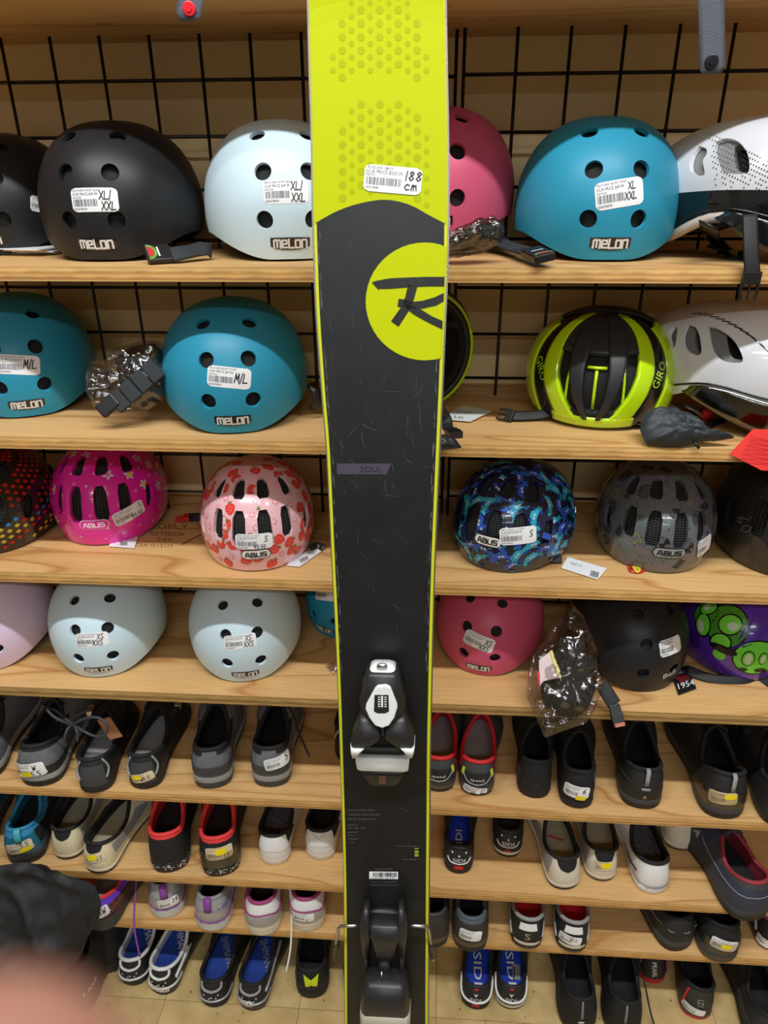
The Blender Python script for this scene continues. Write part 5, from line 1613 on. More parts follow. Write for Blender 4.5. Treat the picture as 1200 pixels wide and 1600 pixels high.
S5('white cycling shoe with a black lining left of its twin', 428, 1353, 9, dict(tanp, W=.090, L=.25), (WH, OFF, OFF, BK2, BK2, K('insole_dotted', (98, 92, 98), .8, rgb2=(60, 56, 62), vscale=150)), wht, shelf=6)
S5('white cycling shoe with a black lining nearest the ski', 499, 1345, 10, dict(tanp, W=.090, L=.25), (WH, OFF, OFF, BK2, BK2, BK2), wht, shelf=6)
sidi = dict(CYC, hc=.062, hs=.048, ht=.066, W=.086, ow=.026, yo=.115)
sd = [Panel('heel_cup', BK, -55, 55, .05, .9, .0014), HeelText(WH, 'SIDI', .50, .026, .008, off=.0024), Dots(WH, [(0, .68), (-16, .80), (16, .80)], .002), Line('badge_edge', WH, ((-24, .55), (-12, .36), (12, .36), (24, .55)), .0012, .0018)]
S5('black race shoe with a blue insole and a red heel block', 716, 1366, 0, sidi, (BK, BK, RUB, BK, BK2, BLU), sd+[InsText(WH, 'SIDI', .05, .014, .06), Patch('heel_block', RED, 0, .12, [(-10, -5), (10, -5), (9, 6), (-9, 6)], .003), Panel('side_panel', WH, -75, -45, .1, .5, .002)], shelf=6)
S5('black and white race shoe pushed to the back of the shelf', 792, 1340, 0, sidi, (BK, OFF, RUB, BK, BK2, BK2), sd+[Panel('side_panel', OFF, 35, 80, .02, .42, .002), Panel('side_panel', OFF, -80, -35, .02, .42, .002), Patch('heel_block', RED, 0, .14, [(-6, -3), (6, -3), (5, 4), (-5, 4)], .003)], shelf=6)
crm2 = [Panel('heel_dip', BK2, -24, 24, lambda u: .55+1.5*(u-.5)**2, 1.0), Panel('side_panel', GRL, -105, -35, .2, .85), Strap(GRL, .6, .2, CHR, -1), Strap(BK, .36, .18)]
S5('off-white cycling shoe with a tan insole right of the black race shoes', 884, 1391, -17, dict(tanp, W=.096), (OFF, OFF, RUB, BK2, BK2, TAN), crm2+[InsText(RED, '/', .02, .03, .10)], shelf=6)
r, sf = S5('off-white cycling shoe with a yellow sticker on the heel', 940, 1378, -11, dict(tanp, W=.090), (OFF, OFF, BRN, BK2, BK2, TAN), crm2, shelf=6)
stick(sf, 945, 1353, .040, .020, 3, paper=M_TAN, yellow=(.05, .1, .5, .6))
S5('white cycling shoe with a black slash on its side', 1022, 1398, -20, dict(tanp, W=.094), (WH, WH, OFF, BK2, BK2, K('insole_dotted', (98, 92, 98), .8)), [Panel('black_slash', BK, -70, -38, lambda u: .26+.1*u, lambda u: .36+.1*u, .0016), Line('seam', GRL, ((-80, .2), (0, .14), (60, .2)), .0008), Line('seam', GRL, ((-80, .1), (0, .07), (60, .1)), .0008), Dots(K('insole_dot', (150, 146, 150), .6), [], .002)], shelf=6)
S5('scuffed off-white shoe pushed back behind the white one', 1062, 1330, -12, dict(tanp, W=.092), (OFF, OFF, BRN, BK2, BK2, BK2), [Panel('black_slash', BK, -50, -20, .7, .86, .0016)], shelf=6)
S5('large navy and black trail shoe with a red lining', 1178, 1440, -33, dict(MTB, L=.30, W=.118, sole=.026, hc=.094, hs=.076), (NAVY, K('sole_char', (58, 58, 62), .6), RUB, K('burgundy', (150, 50, 62), .7), K('burgundy', (150, 50, 62), .7), BK2), [Panel('collar_panel', GRD, -110, 110, .78, .95), Line('seam', GRL, ((-110, .6), (-30, .55), (30, .58)), .0008), Patch('triangle_logo', GRL, -110, .5, [(0, 10), (9, -8), (5, -8), (0, 3), (-5, -8), (-9, -8)]), Tongue(NAVY, .014), Laces(NAVY, 4)], shelf=6)
# ---- shelf 7
r, sf = S5('red and violet running shoe beside the black cloth bundle', 150, 1455, 30, dict(RUN, W=.104), (K('red_stripe', (132, 44, 40), .6, rgb2=(70, 40, 40), vscale=90), GRD, GRD, REDL, INS, INS), [Panel('collar_panel', VIO, -115, 115, .66, .98, .0014), Line('stripe', BRN, ((20, .3), (110, .5)), .0012), Line('stripe', BRN, ((20, .4), (110, .6)), .0012), Panel('heel_stripe', GRD, -40, 40, .0, .2)], shelf=7)
stick(sf, 152, 1428, .046, .024, 20, hand=(('8W', .1, -.2, .5),))
r, sf = S5('silver running shoe with purple trim and laces hanging down', 263, 1435, 3, dict(RUN), (SIL, K('sole_cloud', (206, 210, 212), .5), K('sole_cloud', (206, 210, 212), .5), GRL, BK2, BK2), [HeelTab(PUR, .016), Line('purple_line', PUR, ((-80, .06), (0, .02), (80, .06)), .0014), HeelText(VIO, 'X', .66, .010, .008), Panel('heel_curve', GRL, -45, 45, .5, .56), Laces(PUR, 3, .002, loose=((-.05, .10, .10), (-.062, .03, .06), (-.066, -.02, .02), (-.06, -.05, -.035)))], shelf=7)
stick(sf, 263, 1410, .042, .024, 6, hand=(('39', .2, -.1, .4),))
S5('silver running shoe with purple trim turned to show its side', 330, 1456, 14, dict(RUN), (SIL, K('sole_cloud', (206, 210, 212), .5), K('sole_cloud', (206, 210, 212), .5), GRL, BK2, BK2), [HeelTab(PUR, .016), Line('purple_line', PUR, ((-80, .06), (0, .02), (60, .12), (120, .4)), .0016), HeelText(VIO, 'LIBERTY', .6, .05, .008, d=42), Panel('heel_curve', GRL, -45, 60, .5, .56), Laces(PUR, 3, .002)], shelf=7)
pnk = [Panel('heel_counter', SIL, -52, 52, lambda u: .04+.05*abs(u-.5), lambda u: .50-.5*abs(u-.5)**1.5, .0014), Line('magenta_line', MAG, ((-75, .72), (-30, .56), (10, .58), (40, .44), (75, .62)), .0018)]
S5('white running shoe with magenta trim and a round heel logo', 412, 1463, 3, dict(RUN), (WH, OFF, OFF, MAG, BK2, BK2), pnk+[HeelText(K('logo_rose', (176, 130, 130), .5), 'O', .28, .012, .012), Laces(WH, 3, .002, loose=((.045, .10, .10), (.06, .04, .07), (.058, -.02, .0), (.045, -.05, -.05)))], shelf=7)
r, sf = S5('white running shoe with magenta trim and a white sticker', 480, 1457, 4, dict(RUN), (WH, OFF, OFF, MAG, BK2, BK2), pnk+[Laces(WH, 3, .002)], shelf=7)
stick(sf, 474, 1433, .044, .022, -4, hand=(('8', .15, -.4, .3),))
S5('dark brown shoe behind the ski brake arm', 676, 1482, -3, dict(RUN, W=.096), (K('dark_brown', (56, 50, 48), .65), BRN, RUB, GRD, BK2, BK2), [Laces(GRD, 3)], shelf=7)
r, sf = S5('dark shoe with a slate collar and a big white sticker', 735, 1488, -2, dict(RUN, W=.098), (K('dark_brown', (56, 50, 48), .65), BRN, RUB, K('slate_collar', (86, 98, 108), .7), BK2, BK2), [Panel('collar_panel', K('slate_collar', (86, 98, 108), .7), -100, 100, .82, 1.0), Laces(GRD, 3)], shelf=7)
stick(sf, 735, 1462, .044, .026, -6)
spz = [Panel('heel_reflector', WH, -17, 17, .62, .86, .0018), HeelText(TAN, 'S', .40, .012, .016), Panel('heel_tip', OFF, -22, 22, .02, .16, .0014), Line('silver_line', SIL, ((-70, .5), (-30, .14)), .0022), Line('silver_line', SIL, ((70, .5), (30, .14)), .0022)]
S5('black race shoe with a white reflector and red lining', 822, 1484, -1, dict(tanp, W=.092, hc=.078), (BK, BK, BRN, GRL, RED, RED), spz, shelf=7)
r, sf = S5('black race shoe with a white reflector and a price sticker', 892, 1489, -3, dict(tanp, W=.092, hc=.078), (BK, BK, BRN, GRL, RED, RED), spz, shelf=7)
stick(sf, 891, 1468, .044, .022, -8, hand=(('42.5', .05, .0, .3),))
S5('plain black shoe lying slantwise on the lower shoe shelf', 1066, 1486, -34, dict(MTB, W=.102), (BK, GRD, RUB, BK2, BK2, BK2), [Line('seam', GRL, ((-90, .55), (40, .45)), .0008)]+blk, shelf=7)
r, sf = S5('black shoe with clear tape and a white and yellow sticker', 1126, 1505, -18, dict(MTB, W=.102, hc=.094), (BK2, GRD, BRN, BK2, BK2, BK2), [Panel('clear_tape', CLR, -60, 60, .05, .5, .003)]+blk, shelf=7)
stick(sf, 1132, 1477, .050, .026, -10, yellow=(.08, -.05, .4, .42))
r, sf = S5('black and magenta shoe with silver trim at the right edge', 1212, 1488, -22, dict(tanp, W=.094), (BK, BRN, RUB, MAG, MAG, BK2), [Line('silver_line', SIL, ((-60, .9), (-40, .2)), .003)], shelf=7)
stick(sf, 1193, 1470, .03, .022, 4)
# ---- floor
shi = dict(tanp, W=.094, hc=.074)
sh_w = [Line('heel_crescent', WH, ((-26, .92), (-20, .72), (0, .62), (20, .72), (26, .92)), .003), Dots(WH, [(-14, .42), (0, .36), (12, .46), (-6, .30), (8, .32)], .0016), Line('white_wave', WH, ((-45, .22), (-10, .16), (20, .20), (50, .10)), .0024), InsText(WH, 'SHIMANO', .085, .016, .105, -65, .006), Strap(BK, .55, .2, CHR, 1), Strap(BK, .32, .18)]
sh_s = [Line('heel_crescent', GRL, ((-26, .92), (-20, .72), (0, .62), (20, .72), (26, .92)), .003), Dots(WH, [(-14, .42), (0, .36), (12, .46), (-6, .30), (8, .32)], .0016), Line('silver_wave', SIL, ((-45, .22), (-10, .16), (20, .20), (50, .10)), .0024), InsText(GRL, 'SHIMANO', .085, .016, .105, -65, .006), Strap(BK, .55, .2, GUN, 1), Strap(BK, .32, .18)]
S5('black cycling shoe with a white collar and navy insole beside the boots', 207, 1541, 17, shi, (BK, BK, RUB, WH, WH, BLD), sh_w, shelf=None)
r, sf = S5('black cycling shoe with a white collar and a white side stripe', 252, 1555, 21, shi, (BK, BRN, RUB, WH, WH, BLD), sh_w+[Line('white_stripe', WH, ((34, .45), (75, .75), (85, .8)), .0028), Line('white_stripe', WH, ((34, .38), (85, .62)), .002)], shelf=None)
stick(sf, 250, 1545, .040, .018, -6, hand=(('35', .2, -.3, .5),))
S5('black cycling shoe with a dark collar and blue insole', 333, 1575, 14, shi, (BK, BK, RUB, BK2, BK2, BLD), sh_s, shelf=None)
r, sf = S5('black cycling shoe with silver swoosh and a blue insole', 392, 1580, 15, shi, (BK, BRN, RUB, BK2, BK2, BLD), sh_s+[Line('silver_stripe', SIL, ((34, .5), (80, .8), (110, .7)), .003)], shelf=None)
stick(sf, 381, 1565, .042, .018, 4, hand=(('7.5', .15, -.3, .5),))
yl = [Patch('yellow_heel_shield', YEL, 0, .62, [(-17, 16), (-13, -14), (13, -14), (17, 16), (11, 12), (3, 3), (-3, 3), (-11, 12)], .0018), Line('heel_seam', GRD, ((-50, .30), (50, .30)), .0008), Tongue(BK2, .014), Laces(BK, 3)]
S5('plain black shoe with a fluorescent yellow heel shield', 488, 1561, 2, dict(MTB, W=.096, sole=.018, hc=.082), (BK2, BK, RUB, BK2, BK2, BK2), yl, shelf=None)
S5('black shoe with a yellow heel mostly hidden behind the ski', 562, 1556, 2, dict(MTB, W=.096, sole=.018, hc=.082), (BK2, BRN, RUB, BK2, BK2, BK2), yl, shelf=None)
sd2 = [Panel('heel_cup', BK, -55, 55, .2, .95, .0014), HeelText(WH, 'SIDI', .42, .024, .009, off=.0026), Line('white_chevron', WH, ((-62, .95), (-36, .45), (0, .28), (36, .45), (62, .95)), .0028, .002), Patch('white_arrow', WH, 0, .66, [(-5, 4), (0, 1), (5, 4), (0, -4)], .0026), Patch('red_tab', RED, 0, .95, [(-4, 3), (4, 3), (4, -4), (-4, -4)], .003), InsText(WH, 'SIDI', .075, .018, .075, -85, .0)]
S5('black and white race shoe with bright blue insole, left of its twin', 742, 1578, 3, dict(sidi, W=.094, ow=.030, yo=.13), (BK, BK, RUB, BK, BK2, BLU), sd2+[Panel('side_panel', WH, -90, -50, .02, .4, .002), Patch('heel_block', RED, 0, .08, [(-9, -4), (9, -4), (8, 4), (-8, 4)], .003), Strap(BK, .7, .3, RED, -1)], shelf=None)
S5('black and white race shoe with a bright blue insole and paper note', 797, 1578, -1, dict(sidi, W=.094, ow=.030, yo=.13), (BK, OFF, BRN, BK, BK2, BLU), sd2+[Panel('side_panel', WH, 50, 90, .02, .4, .002), Panel('side_panel', WH, -90, -50, .02, .4, .002), Strap(BK, .7, .3, RED, 1), lambda c: part('insole_note', [V((x, y, c['fz']+.0016)) for x, y in ((.005, .05), (.022, .05), (.022, .085), (.005, .085))], [(0, 1, 2, 3)], GRL, c['insole'], smooth=False)], shelf=None)
big = dict(MTB, L=.29, W=.106, sole=.02, hc=.092, hs=.075, ow=.030)
tab2 = [Line('heel_stripe', GRL, ((-3, .35), (-3, .98)), .001, .001), Line('heel_stripe', GRL, ((3, .35), (3, .98)), .001, .001), Tongue(BK2, .01)]
S5('black shoe with two grey heel stripes and a white emblem', 905, 1612, -10, big, (BK2, BK, RUB, BK2, BK2, BK2), tab2+[Patch('white_emblem', WH, 0, .2, [(-8, 0), (-2, 4), (8, 2), (4, -3), (-4, -3)])], shelf=None)
r, sf = S5('black shoe with grey heel stripes and a loose lace', 972, 1618, -6, big, (BK2, BK, BRN, BK2, BK2, BK2), tab2+[Laces(BK, 3, .002, loose=((.04, .10, .08), (.06, .04, .03), (.075, .0, .006), (.085, -.05, .003)))], shelf=None)
S5('black shoe with pink lines and white lettering pushed far back', 1018, 1537, -8, dict(tanp, W=.092), (BK, RED, RED, BK2, BK2, BK2), [HeelText(WH, 'PEARL', .5, .04, .010, rot=-82), Line('pink_line', MAG, ((-32, .9), (-30, .2)), .002), Line('pink_line', MAG, ((32, .9), (30, .2)), .002)], shelf=None)
r, sf = S5('black and brown shoe with a red heel edge and white sticker', 1088, 1593, -9, dict(tanp, W=.096, hc=.084), (K('dark_brown2', (52, 48, 46), .6), BRN, RED, BK2, BK2, BK2), [Line('red_line', RED, ((-30, .85), (-30, .3)), .0026), HeelText(GRL, 'IZI', .55, .018, .012, rot=-80), Laces(BK, 3)], shelf=None)
stick(sf, 1084, 1578, .046, .020, -8)
S5('large plain black shoe in the lower right corner', 1200, 1640, -20, big, (K('char', (40, 40, 40), .65), RUB, RUB, BK2, BK2, BK2), [Line('seam', GRD, ((-80, .5), (-20, .3)), .0008), Tongue(BK2, .012), Laces(BK, 3)], shelf=None)
# ------------------------------------------------------------------ race helmets
from mathutils import noise as mnoise
def patch(D, fl, fr, t0, t1, th, na=10, nt=14, k=1.0, edge=True):
    """thick piece of a dome between two azimuth curves (degrees, functions of t)"""
    g = G()
    out, inn = [], []
    for j in range(nt+1):
        t = t0+(t1-t0)*j/nt; a, b = fl(t), fr(t)
        out.append([D.P(R(a+(b-a)*i/na), t, k) for i in range(na+1)])
        inn.append([D.P(R(a+(b-a)*i/na), t, k*(1-th/D.a)) for i in range(na+1)])
    g.loft(out, closed_ring=False)
    h = G(); h.loft(inn, closed_ring=False); g.add(h.v, [tuple(reversed(f)) for f in h.f])
    n = na+1; off = (nt+1)*n
    def wall(seq):
        for a, b in zip(seq, seq[1:]): g.f.append((a, off+a, off+b, b)); g.mi.append(0)
    wall([i for i in range(n)]); wall([j*n+na for j in range(nt+1)]); wall([nt*n+na-i for i in range(n)]); wall([(nt-j)*n for j in range(nt+1)])
    return g
def tab(*p): return lambda t: interp(p, t)
def mirror(f): return lambda t: -f(t)
M_GY = mat('neon_gloss', (196, 236, 18), .18, coat=.8); M_GB = mat('matt_black_helmet', (40, 41, 44), .45); M_GK = mat('gloss_black_helmet', (18, 18, 19), .22, coat=.4)
M_STRAP = MATS['strap_black']; M_BUCK = mat('buckle_black', (24, 24, 26), .4)
ROAD = Dome(.118, .125, .152, .055, lambda az: .006+.012*math.exp(-((abs((az+math.pi) % (2*math.pi)-math.pi)/math.pi-.5)/.16)**2), .08, .84)
def road_helmet(label, T):
    root = empty('road_helmet', label, 'helmet', T, 'neon yellow and black road helmets')
    inn = tab((.0, 8), (.06, 12), (.12, 17), (.25, 25), (.40, 31), (.60, 36), (.85, 42), (1, 44)); outr = tab((.0, 26), (.1, 31), (.25, 39), (.40, 45), (.60, 50), (.85, 57), (1, 60))
    st2 = tab((.0, 44), (.1, 49), (.25, 55), (.4, 59), (.6, 64), (.85, 72)); st3 = tab((.0, 74), (.1, 82), (.3, 92), (.6, 98), (.85, 105))
    l = ROAD.shell(48, 18, .02, .90); part('foam_liner', l.v, l.f, MATS['black_foam'], root)
    # the neon loop: one mesh of a front bar and two arms
    g = G()
    q = patch(ROAD, lambda t: -32, lambda t: 32, 0.0, .075, .010, 18, 4); g.add(q.v, q.f)
    for sg in (1, -1):
        fl, fr = (inn, outr) if sg > 0 else (mirror(outr), mirror(inn))
        q = patch(ROAD, fl, fr, .03, .93, .010, 8, 24); g.add(q.v, q.f)
    g.out('neon_loop', M_GY, root)
    for sg in (1, -1):
        a, b = (outr, st2) if sg > 0 else (mirror(st2), mirror(outr))
        s2 = patch(ROAD, a, b, .0, .9, .008, 6, 20, .992).out('side_band', M_GK, root)
        a, b = (st2, st3) if sg > 0 else (mirror(st3), mirror(st2))
        patch(ROAD, a, b, .0, .72, .008, 8, 18).out('side_panel', M_GY, root)
        a, b = (tab((.08, 3), (.12, 5), (.25, 8), (.45, 9.5), (.62, 8), (.95, 5)), tab((.08, 6), (.12, 9), (.25, 15), (.45, 21), (.62, 25), (.95, 30)))
        a, b = (a, b) if sg > 0 else (mirror(b), mirror(a))
        patch(ROAD, a, b, .07, .96, .012, 6, 24, 1.015).out('centre_rib', M_GB, root)
        G().tube([ROAD.P(R(sg*22), t, .93) for t in (.14, .25, .36, .47)], .0022, 6).out('inner_cage', M_GY, root)
    patch(ROAD, lambda t: -44, lambda t: 44, .56, .99, .014, 14, 12, .985).out('crown', M_GB, root)
    patch(ROAD, lambda t: 105, lambda t: 255, .05, .98, .010, 20, 16, .995).out('rear_shell', M_GB, root)
    patch(ROAD, lambda t: -26, lambda t: 26, .05, .12, .020, 10, 3, .97).out('brow_foam', MATS['black_foam'], root)
    G().tube([ROAD.P(0, t, .93) for t in (.14, .25, .36, .45)], .0026, 6).out('inner_cage', M_GY, root)
    G().tube([ROAD.P(R(a), .47, .93) for a in (-8, 0, 8)], .0026, 6).out('inner_cage', M_GY, root)
    me = G(); q = patch(ROAD, lambda t: -110, lambda t: 110, .0, .9, .004, 60, 24, .998)
    sf = Surf(root, [mesh('raw', q.v, q.f, M_GY)])
    return root, sf
fp = onz(938, 673, ZS[2])
T = Matrix.Translation(fp+V((0.016, .112, .012))) @ Matrix.Rotation(R(-16), 4, 'Z') @ Matrix.Rotation(R(6), 4, 'X')
road, sf = road_helmet('neon yellow and black road helmet facing forward on the second shelf', T)
for px, py, rot in ((846, 575, -76), (1030, 586, 70)):
    fr = sf.frame(px, py, rot)
    if fr: sf.decal('side_lettering', fr, *text_fit('GIRO', 0, 0, .040, .014), M_GY, .0012, drop=False)
def buckle(name, M, m, parent, w=.020, l=.026, prongs=True, world=True):
    g = G(); g.box((-w/2, 0, -.004), (w/2, l*.45, .004), M=M)
    if prongs:
        for x in (-w*.42, 0, w*.42):
            g.tube([M @ V((x, l*.4, 0)), M @ V((x*1.15, l*.75, 0)), M @ V((x*.9, l, 0))], .0022 if x else .0016, 6)
    else:
        g.box((-w*.55, l*.4, -.005), (w*.55, l, .005), M=M)
    o = g.out(name, m, parent, smooth=False, world=world); bevel(o, .001)
    return o
def strap(name, pts, w, m, parent, up=(0, -.72, .69), thick=.10):
    return G().tube(crom(pts, 4), w/2, 8, flat=thick, up=up).out(name, m, parent, world=True)
zt = ZS[2]
s1 = strap('chin_strap', [onz(870, 640, zt+.02), onz(845, 648, zt+.010), onz(815, 650, zt+.009), onz(800, 650, zt+.009)], .016, M_STRAP, road)
p = onz(802, 650, zt+.010); d = (onz(772, 645, zt+.010)-p).normalized(); nn = V((0, -.72, .69)); nn = (nn-d*nn.dot(d)).normalized(); buckle('buckle', basis(p, d.cross(nn), d, nn), M_BUCK, s1)
strap('chin_strap', [onz(995, 660, zt+.012), onz(1015, 657, zt+.005), onz(1030, 652, zt+.004)], .014, M_STRAP, road)
# second road helmet, tipped up behind the ski with its hollow side out
c = onz(672, 655, ZS[2])
T = Matrix.Translation(V((c.x-.008, c.y+.045, ZS[2]+.096))) @ Matrix.Rotation(R(22), 4, 'Z') @ Matrix.Rotation(R(-87), 4, 'X') @ Matrix.Scale(.9, 4)
tip = empty('road_helmet', 'neon yellow helmet tipped up behind the ski showing its hollow side', 'helmet', T, 'neon yellow and black road helmets')
HD = Dome(.094, .108, .115, .045, lambda az: .004, .03, .84)
g = HD.shell(64, 20, .010); g.out('shell', M_GY, tip)
g = G(); rg = [[HD.P(2*math.pi*i/48, t, k) for i in range(48)] for t, k in ((.01, .97), (.01, .80), (.2, .80), (.5, .80), (.98, .80))]
g.loft(rg); g.out('foam_liner', MATS['black_foam'], tip)
for az in (-60, -20, 20, 60):
    G().tube([HD.P(R(az), .03, .80), HD.P(R(az), .3, .74), HD.P(R(az), .8, .74), HD.P(R(az+180), .5, .74)], .010, 6, flat=.5).out('padding', mat('pad_grey', (44, 45, 48), .8), tip)
G().tube([HD.P(2*math.pi*k/48, 0, .90) for k in range(48)], .006, 6, closed=True).out('rim_trim', MATS['rim_black'], tip)
G().tube([HD.P(2*math.pi*k/48, .12, 1.012) for k in range(25)], .004, 6).out('black_line', M_GK, tip)
tsf = Surf(tip, [tip.children[0].data])
fr = tsf.frame(722, 630, 52)
if fr: tsf.decal('rim_lettering', fr, *text_fit('RUDY', 0, 0, .06, .010), M_GK, .001, drop=False)
fr = tsf.frame(702, 530, -12)
if fr:
    v_, f_ = grid2d(.03, .026, 4, 4); st = tsf.decal('price_sticker', fr, v_, f_, M_PAPER, .001, drop=False)
    tsf.decal('handwriting', fr, *hand2d('M', -.004, -.004, .008), M_PEN, .002, parent=st)
s1 = strap('chin_strap', [onz(690, 640, zt+.03), onz(698, 655, zt+.012), onz(700, 668, zt+.004), onz(706, 674, zt+.004)], .016, M_STRAP, tip)
p = onz(704, 672, zt+.005); buckle('buckle', basis(p, V((.9, .3, 0)), V((.3, -.9, 0)).normalized(), V((0, 0, 1))), M_BUCK, s1, prongs=False)

# ---- long white helmets at the right edge
def aero(label, T, D, mats, vents, band_t, visor, linercol):
    root = empty('aero_helmet', label, 'helmet', T, 'white aero helmets at the right edge')
    mw, mb, ml = mats
    na, nt = 80, 28
    q = D.shell(na, nt, .006); full = mesh('raw', q.v, q.f, mw)
    sfull = Surf(root, [mesh('raw', q.v[:na*nt], [f for f in q.f if max(f) < na*nt], mw)])
    cg = G()
    for poly in vents:
        pts = []
        for px, py in poly:
            h = sfull.pick(px, py)
            if h: pts.append(h[0])
        if len(pts) > 4: radial(cg, D, pts, .84, 1.08)
        else: print('VENT MISS', poly[0])
    me = cut(full, cg, 0)
    me.materials.append(mb); me.materials.append(ml)
    for p in me.polygons:
        c_ = p.center; az = math.atan2(c_.x, -c_.y)
        zr = D.rim(az); tt = (c_.z-zr)/(D.c-zr) if D.c > zr else 1
        if tt < band_t[0]: p.material_index = 2
        elif tt < band_t[1]: p.material_index = 1
    obj('shell', me, root)
    l = D.shell(60, 20, .02, .93); lme = mesh('foam_liner', l.v, l.f, mat('foam_%d' % linercol, (linercol, linercol, linercol), .85, bump=.3, bscale=400))
    cg = G()
    for poly in vents:
        cx_ = sum(p[0] for p in poly)/len(poly); cy_ = sum(p[1] for p in poly)/len(poly); rx_ = max(p[0] for p in poly)-cx_
        pts = [sfull.pick(cx_+(px-cx_)*.55+rx_*.55, cy_+(py-cy_)*.85) for px, py in poly]
        pts = [h[0] for h in pts if h]
        if len(pts) > 4 and rx_ > 12: radial(cg, D, pts, .70, 1.05)
    obj('foam_liner', cut(lme, cg, 0), root)
    l = D.shell(48, 16, .006, .80); part('inner_dark', l.v, l.f, MATS['black_foam'], root)
    G().tube([D.P(2*math.pi*k/64, .25*band_t[0], 1.002) for k in range(64)], .0016, 6, closed=True).out('split_line', M_GK, root)
    if visor:
        a0, a1, dz, mv = visor; vv, ff = [], []
        for j in range(7):
            for i in range(25):
                az = R(a0+(a1-a0)*i/24); p = D.P(az, .06, 1.02); u = j/6
                edge = abs(i/24-.5)*2
                p.z -= u*dz*(1-edge**4*.8); p.y += u*u*.012
                vv.append(p)
        for j in range(6):
            for i in range(24): k = j*25+i; ff.append((k, k+1, k+26, k+25))
        o = part('visor', vv, ff, mv, root, label='smoked glossy visor'); md = o.modifiers.new('s', 'SOLIDIFY'); md.thickness = .002
    return root, sfull
M_AW = mat('gloss_white_shell', (226, 228, 234), .16, coat=.7); M_AC = mat('gloss_carbon', (20, 24, 28), .10, coat=.8); M_AL = mat('lower_shell_white', (216, 214, 214), .35); M_ALD = mat('lower_shell_dark', (26, 40, 50), .4)
M_VIS = film_mat('smoked_visor', (70, 62, 62), .22, 0.0)
def aero_rim(az):
    a = abs((az+math.pi) % (2*math.pi)-math.pi)/math.pi
    return .004+.030*math.exp(-((a-.50)/.15)**2)
AERO = Dome(.100, .150, .150, .070, aero_rim, .14, .80)
def almond(*p): return [(q.x, q.y) for q in crom(list(p)+[p[0]], 3)[:-1]]
def vent(cx, cy, rx, ry, rot, n=14, sq=.0):
    out = []
    for k in range(n):
        a = 2*math.pi*k/n; x, y = rx*math.cos(a), ry*math.sin(a)*(1-sq*math.cos(a))
        out.append((cx+x*math.cos(R(rot))-y*math.sin(R(rot)), cy+x*math.sin(R(rot))+y*math.cos(R(rot))))
    return out
c = ony(1150, 600, 1.085); c.z = ZS[2]
T = Matrix.Translation(V((c.x+.008, 1.125, ZS[2]+.030))) @ Matrix.Rotation(R(52), 4, 'Z') @ Matrix.Rotation(R(-3), 4, 'X')
ar, asf = aero('glossy white aero helmet with clear smoked visor on the second shelf', T, AERO, (M_AW, M_AW, M_AL),
               [almond((1050, 511), (1058, 512), (1055, 540), (1049, 541), (1044, 530), (1044, 520)), almond((1073, 507), (1086, 511), (1093, 525), (1096, 548), (1092, 555), (1080, 552), (1069, 543), (1066, 525)), almond((1107, 510), (1122, 514), (1142, 527), (1155, 545), (1161, 564), (1148, 567), (1128, 563), (1115, 548), (1110, 530))], (.30, .30), (-100, 62, .046, M_VIS), 120)
g = G()
for k in range(13):                                      # slanted hatch along the brow
    px, py = 1088+k*9.3, 490+k*.9+k*k*.33
    fr = asf.frame(px, py, -30-2*k)
    if fr:
        o_, ok = asf.lay(fr, [(-.007, -.001), (.006, -.0006), (.008, .0012), (-.005, .0010)], .0008); g.add(o_, [(0, 1, 2, 3)])
g.out('hatch_print', M_GK, ar, smooth=False)
zt = ZS[2]
G().tube([onz(1045, 632, zt+.02), onz(1058, 636, zt+.014), onz(1062, 650, zt+.004)], .010, 8, flat=.15).out('fit_band', mat('band_grey', (126, 130, 134), .4), ar, world=True)
G().tube([onz(1072, 634, zt+.024), onz(1086, 640, zt+.018), onz(1095, 650, zt+.006)], .014, 8, flat=.2).out('fit_band', MATS['band_grey'], ar, world=True)
G().tube([onz(1104, 640, zt+.018), onz(1106, 650, zt+.012)], .010, 8).out('fit_dial', RED, ar, world=True)
strap('chin_strap', [onz(1120, 640, zt+.03), onz(1130, 655, zt+.005), onz(1112, 662, zt+.004), onz(1105, 668, zt+.004)], .014, M_STRAP, ar)
c = ony(1165, 330, 1.075)
T = Matrix.Translation(V((c.x+.030, 1.115, ZS[1]+.020))) @ Matrix.Rotation(R(46), 4, 'Z') @ Matrix.Rotation(R(-2), 4, 'X') @ Matrix.Scale(1.06, 4)
ar2, asf2 = aero('white and glossy black aero helmet with dark visor on the top shelf', T, AERO, (mat('white_dotted_shell', (218, 220, 226), .3, coat=.3), M_AC, M_ALD),
                 [almond((1092, 228), (1103, 232), (1104, 240), (1098, 252), (1101, 272), (1090, 274), (1079, 268), (1077, 255), (1082, 240)), almond((1118, 222), (1135, 216), (1155, 222), (1168, 240), (1171, 258), (1168, 270), (1150, 272), (1128, 268), (1120, 252), (1116, 235))], (.30, .92), (-88, 60, .036, M_AC), 140)
g = G(); rd = random.Random(2)
for i in range(24):                                      # dotted fade from white into the black band
    for j in range(11):
        px, py = 1108+i*4.2+j*1.2, 208+j*9+i*2.0
        if rd.random() < j/22: continue
        fr = asf2.frame(px, py, 0)
        if fr is None: continue
        o_, ok = asf2.lay(fr, [(-.0010, 0), (0, -.0010), (.0010, 0), (0, .0010)], .0007); g.add(o_, [(0, 1, 2, 3)])
g.out('dotted_print', M_GK, ar2, smooth=False)['kind'] = 'stuff'
G().tube([AERO.P(R(-a), 0.0, .97) for a in range(60, 140, 6)], .007, 8).out('foam_edge', mat('foam_beige', (196, 182, 172), .8), ar2)
zt = ZS[1]
